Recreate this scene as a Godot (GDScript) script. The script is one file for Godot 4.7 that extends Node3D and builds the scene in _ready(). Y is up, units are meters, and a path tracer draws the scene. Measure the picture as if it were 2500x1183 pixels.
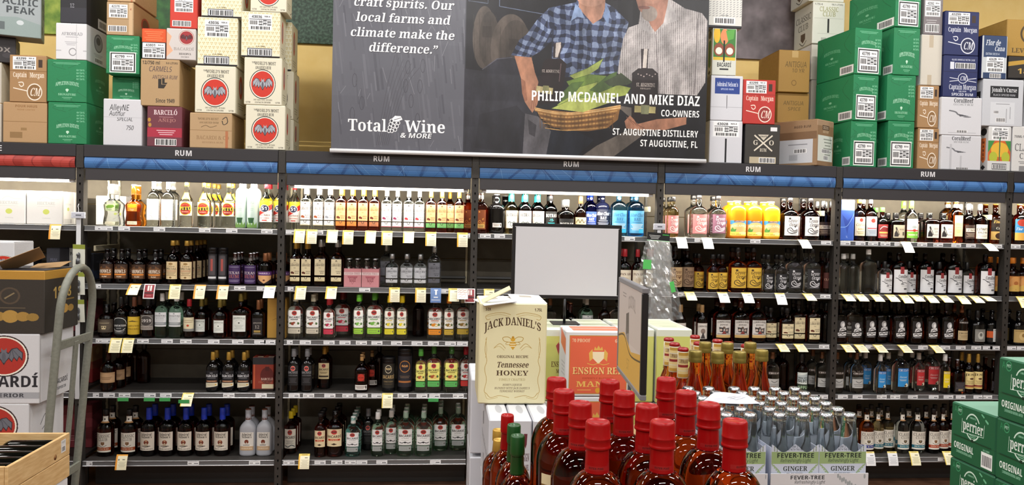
extends Node3D
# A shop aisle of rum shelves with cartons above, seen over a floor display. y up, metres.
# The shelf fronts stand in the plane z = 0; upright i stands at x = i * BAY.

const F := 1881.0
const BAY := 1.22
const DECK := [1.675, 1.315, 0.975, 0.635, 0.205]
const ROWN := ["top", "second", "middle", "fourth", "bottom"]
const TOPY := 2.176

var cam_b: Basis
var cam_o := Vector3(2.259, 1.74, 4.976)
var rng := RandomNumberGenerator.new()
var used := {}
var M := {}
var KD := {}      # bottle kinds
var LAB := {}     # printed cells: name -> Rect2 in uv
var I: Image      # picture being drawn
var ox := 0
var oy := 0
var glyphs := {}
var fonts := []
var packx := 0
var packy := 0
var packh := 0
var pages := {}


# ---------------------------------------------------------------- the pinhole: pixel -> direction -> point on a known plane
func ray(px: float, py: float) -> Vector3:
	return cam_b * Vector3((px - 1250.0) / F, -(py - 591.5) / F, -1.0)
func onz(px: float, py: float, z := 0.0) -> Vector3:
	var d := ray(px, py)
	return cam_o + d * ((z - cam_o.z) / d.z)
func ony(px: float, py: float, h: float) -> Vector3:
	var d := ray(px, py)
	return cam_o + d * ((h - cam_o.y) / d.y)
func far(px: float, py: float, dist: float) -> Vector3:
	return cam_o + ray(px, py) * dist
func prj(p: Vector3) -> Vector2:
	var q := cam_b.inverse() * (p - cam_o)
	return Vector2(1250.0 + F * q.x / -q.z, 591.5 - F * q.y / -q.z)
func x_at(px: float, h: float, z: float) -> float:
	var py := 600.0
	var x := 0.0
	for i in 3:
		x = onz(px, py, z).x
		py = prj(Vector3(x, h, z)).y
	return x


# ---------------------------------------------------------------- nodes
func numbered(called: String) -> String:
	var n: int = used.get(called, 0)
	used[called] = n + 1
	return called if n == 0 else "%s_%03d" % [called, n]
func tag(o: Node, label: String, category: String, group := "") -> void:
	o.set_meta("label", label)
	o.set_meta("category", category)
	if group != "":
		o.set_meta("group", group)
func thing(called: String, label: String, category: String, at := Vector3.ZERO, turn := 0.0, group := "") -> Node3D:
	var o := Node3D.new()
	o.name = numbered(called)
	add_child(o)
	o.position = at
	o.rotation.y = turn
	tag(o, label, category, group)
	return o
func part(called: String, mesh: Mesh, m: Material, parent: Node, at := Vector3.ZERO, rot := Vector3.ZERO) -> MeshInstance3D:
	var o := MeshInstance3D.new()
	o.name = called
	o.mesh = mesh
	o.material_override = null
	for k in mesh.get_surface_count():
		o.set_surface_override_material(k, m)
	o.cast_shadow = GeometryInstance3D.SHADOW_CASTING_SETTING_ON
	parent.add_child(o, true)
	o.position = at
	o.rotation = rot
	return o
func single(called: String, label: String, category: String, mesh: Mesh, m: Material, at := Vector3.ZERO, turn := 0.0, group := "") -> MeshInstance3D:
	var o := part(numbered(called), mesh, m, self, at, Vector3(0, turn, 0))
	tag(o, label, category, group)
	return o
func struct(called: String, mesh: Mesh, m: Material, at := Vector3.ZERO) -> MeshInstance3D:
	var o := part(called, mesh, m, self, at)
	o.set_meta("kind", "structure")
	return o
func copy_of(o: Node3D, called: String) -> Node3D:
	var c: Node3D = o.duplicate()
	c.name = numbered(called)
	add_child(c)
	return c


# ---------------------------------------------------------------- materials
func mat(key: String, c: Color, rough := 0.6, metal := 0.0) -> StandardMaterial3D:
	if M.has(key):
		return M[key]
	var m := StandardMaterial3D.new()
	m.resource_name = key
	m.albedo_color = c
	m.roughness = rough
	m.metallic = metal
	M[key] = m
	return m
func glass(key: String, c: Color, rough := 0.02, ior := 0.04) -> StandardMaterial3D:
	var m := mat(key, c, rough)
	m.albedo_color.a = 0.0
	m.transparency = BaseMaterial3D.TRANSPARENCY_ALPHA
	m.refraction_enabled = true
	m.refraction_scale = ior
	return m
func printed(key: String, im: Image, rough := 0.55, cut := false) -> StandardMaterial3D:
	var m := mat(key, Color.WHITE, rough)
	m.albedo_texture = ImageTexture.create_from_image(im)
	m.texture_repeat = false
	if cut:
		m.transparency = BaseMaterial3D.TRANSPARENCY_ALPHA_SCISSOR
		m.alpha_scissor_threshold = 0.5
	return m
func noisy(key: String, a: Color, b: Color, freq: float, scale: float, rough := 0.7) -> StandardMaterial3D:
	var m := mat(key, Color.WHITE, rough)
	var nz := FastNoiseLite.new()
	nz.seed = hash(key) % 1000
	nz.frequency = freq
	nz.fractal_octaves = 4
	var g := Gradient.new()
	g.set_color(0, a)
	g.set_color(1, b)
	var t := NoiseTexture2D.new()
	t.width = 512
	t.height = 512
	t.seamless = true
	t.noise = nz
	t.color_ramp = g
	m.albedo_texture = t
	m.uv1_triplanar = true
	m.uv1_world_triplanar = true
	m.uv1_scale = Vector3.ONE * scale
	return m


# ---------------------------------------------------------------- meshes
func begin() -> SurfaceTool:
	var st := SurfaceTool.new()
	st.begin(Mesh.PRIMITIVE_TRIANGLES)
	return st
func tri(st: SurfaceTool, a: Vector3, b: Vector3, c: Vector3, out: Vector3, ua := Vector2.ZERO, ub := Vector2.ZERO, uc := Vector2.ZERO) -> void:
	var n := (c - a).cross(b - a)
	if n.length_squared() < 1e-18:
		return
	n = n.normalized()
	var flip := n.dot(out) < 0.0
	if flip:
		n = -n
	for k in ([[a, ua], [c, uc], [b, ub]] if flip else [[a, ua], [b, ub], [c, uc]]):
		st.set_normal(n)
		st.set_uv(k[1])
		st.add_vertex(k[0])
func quad(st: SurfaceTool, a: Vector3, b: Vector3, c: Vector3, d: Vector3, out: Vector3, r := Rect2()) -> void:
	# a, b, c, d run top left, top right, bottom right, bottom left
	var u := [r.position, r.position + Vector2(r.size.x, 0), r.end, r.position + Vector2(0, r.size.y)]
	tri(st, a, b, c, out, u[0], u[1], u[2])
	tri(st, a, c, d, out, u[0], u[2], u[3])
const FACES := [[Vector3(0, 0, 1), Vector3(1, 0, 0), Vector3(0, 1, 0)], [Vector3(0, 0, -1), Vector3(-1, 0, 0), Vector3(0, 1, 0)],
	[Vector3(1, 0, 0), Vector3(0, 0, -1), Vector3(0, 1, 0)], [Vector3(-1, 0, 0), Vector3(0, 0, 1), Vector3(0, 1, 0)],
	[Vector3(0, 1, 0), Vector3(1, 0, 0), Vector3(0, 0, -1)], [Vector3(0, -1, 0), Vector3(1, 0, 0), Vector3(0, 0, 1)]]
func face_uv(k: int, p: Vector3, h: Vector3, r: Rect2) -> Vector2:
	var f: Array = FACES[k]
	var hu := absf(h.dot(f[1].abs()))
	var hv := absf(h.dot(f[2].abs()))
	var u: float = clampf((p.dot(f[1]) / hu + 1.0) * 0.5, 0.0, 1.0)
	var v: float = clampf((1.0 - p.dot(f[2]) / hv) * 0.5, 0.0, 1.0)
	return r.position + r.size * Vector2(u, v)
# A box with chamfered edges; uv: one Rect2 for each face (front, back, right, left, top, bottom)
func add_box(st: SurfaceTool, size: Vector3, at := Vector3.ZERO, c := 0.0, uv := [], basis := Basis()) -> void:
	var h := size * 0.5
	var rr := []
	for k in 6:
		rr.append(uv[k] if uv.size() > k else (uv[0] if uv.size() else Rect2()))
	for k in 6:
		var f: Array = FACES[k]
		var n: Vector3 = f[0] * h.dot(f[0].abs())
		var u: Vector3 = f[1] * (h.dot(f[1].abs()) - c)
		var v: Vector3 = f[2] * (h.dot(f[2].abs()) - c)
		var p := [n - u + v, n + u + v, n + u - v, n - u - v]
		for t in [[0, 1, 2], [0, 2, 3]]:
			tri(st, at + basis * p[t[0]], at + basis * p[t[1]], at + basis * p[t[2]], basis * f[0], face_uv(k, p[t[0]], h, rr[k]), face_uv(k, p[t[1]], h, rr[k]), face_uv(k, p[t[2]], h, rr[k]))
	if c <= 0.0:
		return
	for i in 6:
		for j in range(i + 1, 6):
			var ni: Vector3 = FACES[i][0]
			var nj: Vector3 = FACES[j][0]
			if absf(ni.dot(nj)) > 0.5:
				continue
			var d := ni.cross(nj)
			var hd := h.dot(d.abs()) - c
			var pi := ni * h.dot(ni.abs()) + nj * (h.dot(nj.abs()) - c)
			var pj := nj * h.dot(nj.abs()) + ni * (h.dot(ni.abs()) - c)
			var q := [pi + d * hd, pi - d * hd, pj - d * hd, pj + d * hd]
			for t in [[0, 1, 2], [0, 2, 3]]:
				tri(st, at + basis * q[t[0]], at + basis * q[t[1]], at + basis * q[t[2]], basis * (ni + nj), face_uv(i, q[t[0]], h, rr[i]), face_uv(i, q[t[1]], h, rr[i]), face_uv(i, q[t[2]], h, rr[i]))
	for sx in [-1, 1]:
		for sy in [-1, 1]:
			for sz in [-1, 1]:
				var s := Vector3(sx, sy, sz)
				var a := Vector3(h.x, h.y - c, h.z - c) * s
				var b := Vector3(h.x - c, h.y, h.z - c) * s
				var e := Vector3(h.x - c, h.y - c, h.z) * s
				var w := face_uv(2 if sx > 0 else 3, a, h, rr[2 if sx > 0 else 3])
				tri(st, at + basis * a, at + basis * b, at + basis * e, basis * s, w, w, w)
var box_cache := {}
func box(size: Vector3, c := 0.0, uv := []) -> ArrayMesh:
	var key := [size.snapped(Vector3.ONE * 0.0001), c, uv]
	if not box_cache.has(key):
		var st := begin()
		add_box(st, size, Vector3.ZERO, c, uv)
		box_cache[key] = st.commit()
	return box_cache[key]
# Rings of a rounded outline: each ring is [y, half width, half depth, exponent]
func ring_point(r: Array, t: float) -> Vector3:
	var c := cos(t)
	var s := sin(t)
	var e: float = 2.0 / r[3]
	return Vector3(r[1] * signf(c) * pow(absf(c), e), r[0], r[2] * signf(s) * pow(absf(s), e))
func add_rings(st: SurfaceTool, rings: Array, seg := 20, at := Vector3.ZERO, basis := Basis(), closed := true) -> void:
	st.set_smooth_group(0)
	var grid := []
	for r in rings:
		var row := PackedVector3Array()
		for k in seg:
			row.append(at + basis * ring_point(r, TAU * k / seg))
		grid.append(row)
	for i in rings.size() - 1:
		for k in seg:
			var l := (k + 1) % seg
			var q := [grid[i + 1][l], grid[i + 1][k], grid[i][k], grid[i][l]]
			for t in [0, 1, 2, 0, 2, 3]:
				st.add_vertex(q[t])
	if closed:
		var lo: Vector3 = at + basis * Vector3(0, rings[0][0], 0)
		var hi: Vector3 = at + basis * Vector3(0, rings[-1][0], 0)
		var g0: PackedVector3Array = grid[0]
		var g1: PackedVector3Array = grid[-1]
		for k in seg:
			var l := (k + 1) % seg
			for v in [lo, g0[l], g0[k], hi, g1[k], g1[l]]:
				st.add_vertex(v)
func rings_mesh(rings: Array, seg := 20) -> ArrayMesh:
	var st := begin()
	add_rings(st, rings, seg)
	st.generate_normals()
	return st.commit()
func lathe(p: Array, seg := 20) -> ArrayMesh:      # p: [y, r] from the bottom up
	var rings := []
	for q in p:
		rings.append([q[0], q[1], q[1], 2.0])
	return rings_mesh(rings, seg)
func add_tube(st: SurfaceTool, pts: Array, rad: float, seg := 10) -> void:
	st.set_smooth_group(0)
	var rows := []
	var side := Vector3.ZERO
	for i in pts.size():
		var t: Vector3 = ((pts[mini(i + 1, pts.size() - 1)] - pts[maxi(i - 1, 0)]) as Vector3).normalized()
		if side == Vector3.ZERO:
			side = t.cross(Vector3.UP if absf(t.y) < 0.9 else Vector3.RIGHT).normalized()
		side = (side - t * side.dot(t)).normalized()
		var up := side.cross(t)
		var row := []
		for k in seg:
			row.append(pts[i] + (side * cos(TAU * k / seg) + up * sin(TAU * k / seg)) * rad)
		rows.append(row)
	for i in pts.size() - 1:
		for k in seg:
			var l := (k + 1) % seg
			for v in [rows[i][k], rows[i][l], rows[i + 1][l], rows[i][k], rows[i + 1][l], rows[i + 1][k]]:
				st.add_vertex(v)
	for k in seg:
		var l := (k + 1) % seg
		for v in [pts[0], rows[0][l], rows[0][k], pts[-1], rows[-1][k], rows[-1][l]]:
			st.add_vertex(v)
func tube(pts: Array, rad: float, seg := 10) -> ArrayMesh:
	var st := begin()
	add_tube(st, pts, rad, seg)
	st.generate_normals()
	return st.commit()
# A sheet bent along a grid of points (rows from the top), with a little thickness
func sheet(rows: Array, r := Rect2(0, 0, 1, 1), thick := 0.0008) -> ArrayMesh:
	var st := begin()
	st.set_smooth_group(0)
	var nr := rows.size()
	var nc: int = rows[0].size()
	for i in nr - 1:
		for j in nc - 1:
			var p := [rows[i][j], rows[i][j + 1], rows[i + 1][j + 1], rows[i + 1][j]]
			var n: Vector3 = ((p[2] - p[0]) as Vector3).cross(p[1] - p[0]).normalized()
			var q := Rect2(r.position + r.size * Vector2(float(j) / (nc - 1), float(i) / (nr - 1)), r.size / Vector2(nc - 1, nr - 1))
			quad(st, p[0], p[1], p[2], p[3], n, q)
			quad(st, p[0] - n * thick, p[1] - n * thick, p[2] - n * thick, p[3] - n * thick, -n, Rect2(r.position + r.size * 0.02, r.size * 0.01))
	return st.commit()


# ---------------------------------------------------------------- printing: lettering and flat print drawn into pictures
func page(key: String, w: int, h: int, bg := Color(0.8, 0.8, 0.8)) -> void:
	I = Image.create(w, h, false, Image.FORMAT_RGBA8)
	I.fill(bg)
	pages[key] = I
	packx = 0
	packy = 0
	packh = 0
	ox = 0
	oy = 0
func col(s) -> Color:
	return s if s is Color else Color.html(s)
func rc(x: float, y: float, w: float, h: float, c) -> void:
	I.fill_rect(Rect2i(ox + roundi(x), oy + roundi(y), maxi(1, roundi(w)), maxi(1, roundi(h))), col(c))
func el(cx: float, cy: float, rx: float, ry: float, c) -> void:
	var k := col(c)
	for yy in range(floori(cy - ry), ceili(cy + ry)):
		var d := (yy + 0.5 - cy) / ry
		if absf(d) < 1.0:
			var w := rx * sqrt(1.0 - d * d)
			I.fill_rect(Rect2i(ox + roundi(cx - w), oy + yy, maxi(1, roundi(2 * w)), 1), k)
func pg(p: Array, c) -> void:
	var k := col(c)
	var n := p.size() / 2
	var lo := 1e9
	var hi := -1e9
	for i in n:
		lo = minf(lo, p[2 * i + 1])
		hi = maxf(hi, p[2 * i + 1])
	for yy in range(floori(lo), ceili(hi)):
		var y := yy + 0.5
		var xs := []
		for i in n:
			var j := (i + 1) % n
			var y0: float = p[2 * i + 1]
			var y1: float = p[2 * j + 1]
			if (y0 <= y) != (y1 <= y):
				xs.append(p[2 * i] + (p[2 * j] - p[2 * i]) * (y - y0) / (y1 - y0))
		xs.sort()
		for i in range(0, xs.size() - 1, 2):
			I.fill_rect(Rect2i(ox + roundi(xs[i]), oy + yy, maxi(1, roundi(xs[i + 1] - xs[i])), 1), k)
func ln(p: Array, w: float, c) -> void:
	for i in range(0, p.size() - 2, 2):
		var a := Vector2(p[i], p[i + 1])
		var b := Vector2(p[i + 2], p[i + 3])
		if a.is_equal_approx(b):
			continue
		var s := (b - a).normalized().orthogonal() * maxf(w, 1.0) * 0.5
		var e := (b - a).normalized() * w * 0.25
		a -= e
		b += e
		pg([a.x + s.x, a.y + s.y, b.x + s.x, b.y + s.y, b.x - s.x, b.y - s.y, a.x - s.x, a.y - s.y], c)
func curve(p: Array, w: float, c, steps := 10) -> void:   # a smooth line through points
	var q := []
	var n := p.size() / 2
	for i in n - 1:
		var v := []
		for d in [-1, 0, 1, 2]:
			var m := clampi(i + d, 0, n - 1)
			v.append(Vector2(p[2 * m], p[2 * m + 1]))
		for s in steps:
			var t: Vector2 = v[1].cubic_interpolate(v[2], v[0], v[3], float(s) / steps)
			q.append_array([t.x, t.y])
	q.append_array([p[-2], p[-1]])
	ln(q, w, c)
func glyph(f: int, size: int, ch: String) -> Array:
	var key := "%d|%d|%s" % [f, size, ch]
	if not glyphs.has(key):
		var ts = TextServerManager.get_primary_interface()
		var rid: RID = fonts[f].get_rids()[0]
		var sz := Vector2i(size, 0)
		var gi: int = ts.font_get_glyph_index(rid, size, ch.unicode_at(0), 0)
		ts.font_render_glyph(rid, sz, gi)
		var r: Rect2 = ts.font_get_glyph_uv_rect(rid, sz, gi)
		var ti: int = ts.font_get_glyph_texture_idx(rid, sz, gi)
		var im: Image = null
		if ti >= 0 and r.size.x >= 1.0:
			im = ts.font_get_texture_image(rid, sz, ti).get_region(Rect2i(r))
		glyphs[key] = [im, ts.font_get_glyph_offset(rid, sz, gi), ts.font_get_glyph_advance(rid, size, gi).x]
	return glyphs[key]
# Lettering: al -1 starts at x, 0 is centred on x, 1 ends at x; w fits the width; sh slants; arc lifts the middle
func tx(s: String, x: float, y: float, caph: float, c, f := 1, w := 0.0, al := 0, sh := 0.0, arc := 0.0) -> void:
	var k := col(c)
	var size := clampi(roundi(caph / 0.714), 8, 180)
	var tot := 0.0
	for ch in s:
		tot += glyph(f, size, ch)[2]
	if tot <= 0.0:
		return
	var sy := caph / (0.714 * size)
	var sx := w / tot if w > 0.0 else sy
	var x0 := x - tot * sx * (al + 1) * 0.5
	var mid := x0 + tot * sx * 0.5
	var pen := 0.0
	for ch in s:
		var g := glyph(f, size, ch)
		if g[0] != null:
			var im: Image = g[0]
			var gw := im.get_width()
			var gh := im.get_height()
			var gx: float = x0 + (pen + g[1].x) * sx
			var t := (gx + gw * sx * 0.5 - mid) / maxf(tot * sx * 0.5, 1.0)
			var yo := -arc * (1.0 - t * t)
			var gy: float = y + g[1].y * sy + yo
			var slope := 2.0 * arc * t / maxf(tot * sx * 0.5, 1.0)
			var ext := absf(sh) * gh * sy
			for yy in range(floori(gy - 3 - absf(slope) * gw * sx), ceili(gy + gh * sy + 3 + absf(slope) * gw * sx)):
				for xx in range(floori(gx - ext), ceili(gx + gw * sx + ext)):
					var ly := yy + 0.5 - gy - slope * (xx + 0.5 - gx - gw * sx * 0.5)
					var u := int(floor((xx + 0.5 - gx - sh * (gy + gh * sy - yy - 0.5)) / sx))
					var v := int(floor(ly / sy))
					if u < 0 or v < 0 or u >= gw or v >= gh:
						continue
					var a := im.get_pixel(u, v).a
					if a > 0.05:
						var px := ox + xx
						var py := oy + yy
						if px >= 0 and py >= 0 and px < I.get_width() and py < I.get_height():
							I.set_pixel(px, py, I.get_pixel(px, py).lerp(k, a))
		pen += g[2]
func bars(x: float, y: float, w: float, h: float, ink := "15151a") -> void:
	rc(x, y, w, h, "f2f2f2")
	var at := x + w * 0.05
	var k := 0
	while at < x + w * 0.95:
		var b := maxf(1.0, w * 0.012 * (1 + (k * 7) % 4))
		rc(at, y + h * 0.08, b, h * 0.84, ink)
		at += b + maxf(1.0, w * 0.011 * (1 + (k * 5) % 3))
		k += 1
func sticker(x: float, y: float, w: float, h: float, num: String, ink := "17181c", paper := "eef0f2") -> void:   # shipping label
	rc(x, y, w, h, paper)
	tx(num, x + w * 0.36, y + h * 0.24, h * 0.17, ink, 1, w * 0.44)
	tx("NH-4", x + w * 0.8, y + h * 0.18, h * 0.09, ink, 1, w * 0.24)
	for k in 5:
		rc(x + w * 0.04, y + h * (0.3 + 0.0 * k), w * 0.92, h * 0.03, ink)
	bars(x + w * 0.04, y + h * 0.38, w * 0.36, h * 0.3, ink)
	for r in 4:
		for c2 in 3:
			if (r * 3 + c2) % 2:
				rc(x + w * (0.44 + c2 * 0.18), y + h * (0.36 + r * 0.085), w * 0.16, h * 0.06, ink)
			else:
				tx("B7-41", x + w * (0.52 + c2 * 0.18), y + h * (0.42 + r * 0.085), h * 0.055, ink, 1, w * 0.15)
	bars(x + w * 0.06, y + h * 0.74, w * 0.88, h * 0.22, ink)
func bat(cx: float, cy: float, r: float, disc = "c8301f", ring = "1b1a1c", b = "a4a7b1") -> void:
	if ring != "":
		el(cx, cy, r * 1.14, r * 1.14, ring)
		el(cx, cy, r * 1.08, r * 1.08, "f3eee0")
	el(cx, cy, r, r, disc)
	for s in [-1, 1]:
		var p := []
		for q in [[0.0, -0.2], [0.1, -0.26], [0.2, -0.14], [0.36, -0.4], [0.6, -0.46], [0.86, -0.18], [0.84, 0.22], [0.7, 0.0], [0.6, 0.26], [0.46, 0.06], [0.36, 0.3], [0.22, 0.1], [0.12, 0.24], [0.0, 0.46]]:
			p.append_array([cx + s * q[0] * r, cy + q[1] * r])
		pg(p, b)
		p.append_array([p[0], p[1]])
		ln(p, maxf(1.0, r * 0.035), "2a2a30")
		for q in [[0.36, -0.38, 0.46, 0.06], [0.4, -0.38, 0.68, 0.0], [0.32, -0.3, 0.24, 0.08]]:
			ln([cx + s * q[0] * r, cy + q[1] * r, cx + s * q[2] * r, cy + q[3] * r], maxf(1.0, r * 0.03), "4a4c55")
		pg([cx + s * 0.02 * r, cy - 0.3 * r, cx + s * 0.12 * r, cy - 0.46 * r, cx + s * 0.13 * r, cy - 0.24 * r], b)
	el(cx, cy - 0.24 * r, r * 0.11, r * 0.1, b)
	el(cx, cy + 0.08 * r, r * 0.09, r * 0.28, "5c5e68")
func swirl(cx: float, cy: float, w: float, h: float, c) -> void:   # hand-drawn flourish: a bird, a letter swirl and a wave
	el(cx - w * 0.18, cy - h * 0.42, w * 0.08, h * 0.05, c)
	curve([cx - w * 0.3, cy + h * 0.16, cx - w * 0.1, cy + h * 0.1, cx + w * 0.1, cy + h * 0.26, cx + w * 0.36, cy + h * 0.2, cx + w * 0.3, cy + h * 0.34, cx - w * 0.05, cy + h * 0.4, cx - w * 0.3, cy + h * 0.3, cx - w * 0.3, cy + h * 0.16], w * 0.05, c)
	curve([cx - w * 0.2, cy + h * 0.2, cx + w * 0.1, cy + h * 0.33, cx + w * 0.3, cy + h * 0.27], w * 0.04, c)
	pg([cx + w * 0.1, cy + h * 0.0, cx + w * 0.32, cy - h * 0.06, cx + w * 0.2, cy + h * 0.1], c)
func op(o: Array) -> void:
	match o[0]:
		"r": rc(o[1], o[2], o[3], o[4], o[5])
		"e": el(o[1], o[2], o[3], o[4], o[5])
		"p": pg(o[1], o[2])
		"l": ln(o[1], o[2], o[3])
		"c": curve(o[1], o[2], o[3])
		"b": bars(o[1], o[2], o[3], o[4])
		"s": sticker(o[1], o[2], o[3], o[4], o[5])
		"bat": bat(o[1], o[2], o[3], o[4] if o.size() > 4 else "c8301f", o[5] if o.size() > 5 else "1b1a1c", o[6] if o.size() > 6 else "a4a7b1")
		"w": swirl(o[1], o[2], o[3], o[4], o[5])
		"t":
			var n := o.size()
			tx(o[1], o[2], o[3], o[4], o[5], o[6] if n > 6 else 1, o[7] if n > 7 else 0.0, o[8] if n > 8 else 0, o[9] if n > 9 else 0.0, o[10] if n > 10 else 0.0)
		"x":      # grey lines of print too small to read
			for k in o[5]:
				rc(o[1] - o[3] * (0.5 - 0.08 * (k % 3)), o[2] + k * o[4], o[3] * (1.0 - 0.16 * (k % 3)), maxf(1.0, o[4] * 0.38), o[6])
func cell(key: String, w: int, h: int, bg, ops: Array) -> void:
	if packx + w + 2 > I.get_width():
		packx = 0
		packy += packh + 2
		packh = 0
	ox = packx
	oy = packy
	packh = maxi(packh, h)
	packx += w + 2
	var full := Image.create(w, h, false, Image.FORMAT_RGBA8)    # drawn apart, so that nothing runs into the next cell
	full.fill(col(bg))
	var keep := I
	var kx := ox
	var ky := oy
	I = full
	ox = 0
	oy = 0
	for o in ops:
		op(o)
	I = keep
	ox = 0
	oy = 0
	I.blit_rect(full, Rect2i(0, 0, w, h), Vector2i(kx, ky))
	if ky + h > I.get_height():
		print("page is full at ", key)
	var s := Vector2(I.get_width(), I.get_height())
	LAB[key] = Rect2(Vector2(kx + 0.5, ky + 0.5) / s, Vector2(w - 1, h - 1) / s)


# ---------------------------------------------------------------- bottle labels
func bay_label(key: String, bg: String, ink: String, line2: String, fruit: String) -> void:
	cell(key, 100, 150, bg, [["p", [38, 20, 50, 8, 62, 20], ink], ["t", "LARGO BAY", 50, 66, 22, ink, 3, 88], ["l", [20, 40, 50, 32, 80, 40], 2, ink], ["t", "EST.", 50, 86, 8, ink, 0],
		["e", 26, 124, 15, 10, fruit], ["e", 38, 128, 9, 8, fruit], ["t", line2, 70, 118, 9, ink, 3, 44], ["t", "RUM", 70, 134, 9, ink, 3]])
func bay_foot(key: String, bg: String, line: String) -> void:
	cell(key, 100, 44, bg, [["r", 0, 0, 100, 4, "26221f"], ["e", 50, 10, 12, 12, "3a3430"], ["e", 50, 10, 8, 8, bg], ["t", "RUM", 50, 34, 6, "6a5c50", 0, 50], ["r", 0, 39, 100, 5, line]])
func bat_label(key: String, bg: String, bar: String, a: String, b: String, ink := "1d1b1c") -> void:   # white label, round emblem, fruit picture
	cell(key, 110, 150, bg, [["bat", 55, 26, 19, "b5312a", "b5312a", "7a1c18"], ["t", "BACARDÍ", 55, 72, 18, ink, 1, 98], ["r", 24, 78, 62, 6, bar], ["t", "FLAVORED RUM", 55, 96, 5, "6b6663", 0, 50],
		["p", [10, 112, 30, 104, 36, 122, 18, 124], "4d6b3a"], ["p", [100, 112, 84, 102, 74, 124, 94, 126], "4d6b3a"], ["e", 42, 118, 16, 13, a], ["e", 66, 120, 15, 12, b], ["e", 66, 120, 9, 7, bg], ["e", 54, 110, 9, 8, a], ["r", 0, 140, 110, 2, "cfcac4"]])
func bat_foot(key: String, bg: String, ink := "5c5650") -> void:
	cell(key, 110, 40, bg, [["t", "IMPORTED RUM", 46, 18, 6, ink, 0, 62], ["t", "35% ALC BY VOL", 46, 31, 6, ink, 0, 62], ["p", [94, 12, 102, 20, 94, 28, 86, 20], ink]])
func club_label(key: String, band: String, word: String) -> void:
	cell(key, 110, 150, "e9e4d8", [["t", "CLASSIC", 55, 36, 22, "4b4640", 2, 92], ["t", "CLUB", 55, 62, 21, "4b4640", 2, 62], ["p", [44, 72, 66, 72, 66, 88, 55, 98, 44, 88], "3c3530" if word != "SPICED" else "7a4322"], ["p", [50, 76, 60, 76, 60, 86, 55, 92, 50, 86], "8b7a52"],
		["c", [30, 96, 55, 108, 80, 96], 3, "4b4640"], ["r", 0, 112, 110, 24, band], ["t", word, 55, 130, 12, "d9d2c0", 3, 80]])
func ocean_label(key: String, bg: String, ink: String) -> void:
	cell(key, 110, 140, bg, [["t", "Grove", 58, 46, 24, ink, 3, 68, 0, 0.25], ["t", "Ocean", 66, 74, 24, ink, 3, 70, 0, 0.25], ["w", 56, 72, 104, 130, ink], ["x", 55, 128, 70, 6, 1, ink]])
func reef_label(key: String, word: String) -> void:
	cell(key, 120, 140, "dfe0e4", [["t", "CoralReef", 74, 52, 19, "26262a", 3, 82], ["t", word, 80, 66, 7, "77777a", 2, 60], ["c", [14, 52, 28, 54, 44, 66, 56, 68, 66, 80], 4, "55565c"], ["p", [30, 56, 52, 64, 50, 72], "55565c"], ["c", [56, 84, 78, 78, 104, 84], 4, "6a6b70"], ["e", 64, 88, 14, 3, "6a6b70"], ["x", 84, 96, 60, 4, 2, "b4b4b8"], ["r", 76, 112, 28, 10, "34343a"], ["t", "RUM", 90, 120, 6, "dddddd", 0]])
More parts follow.
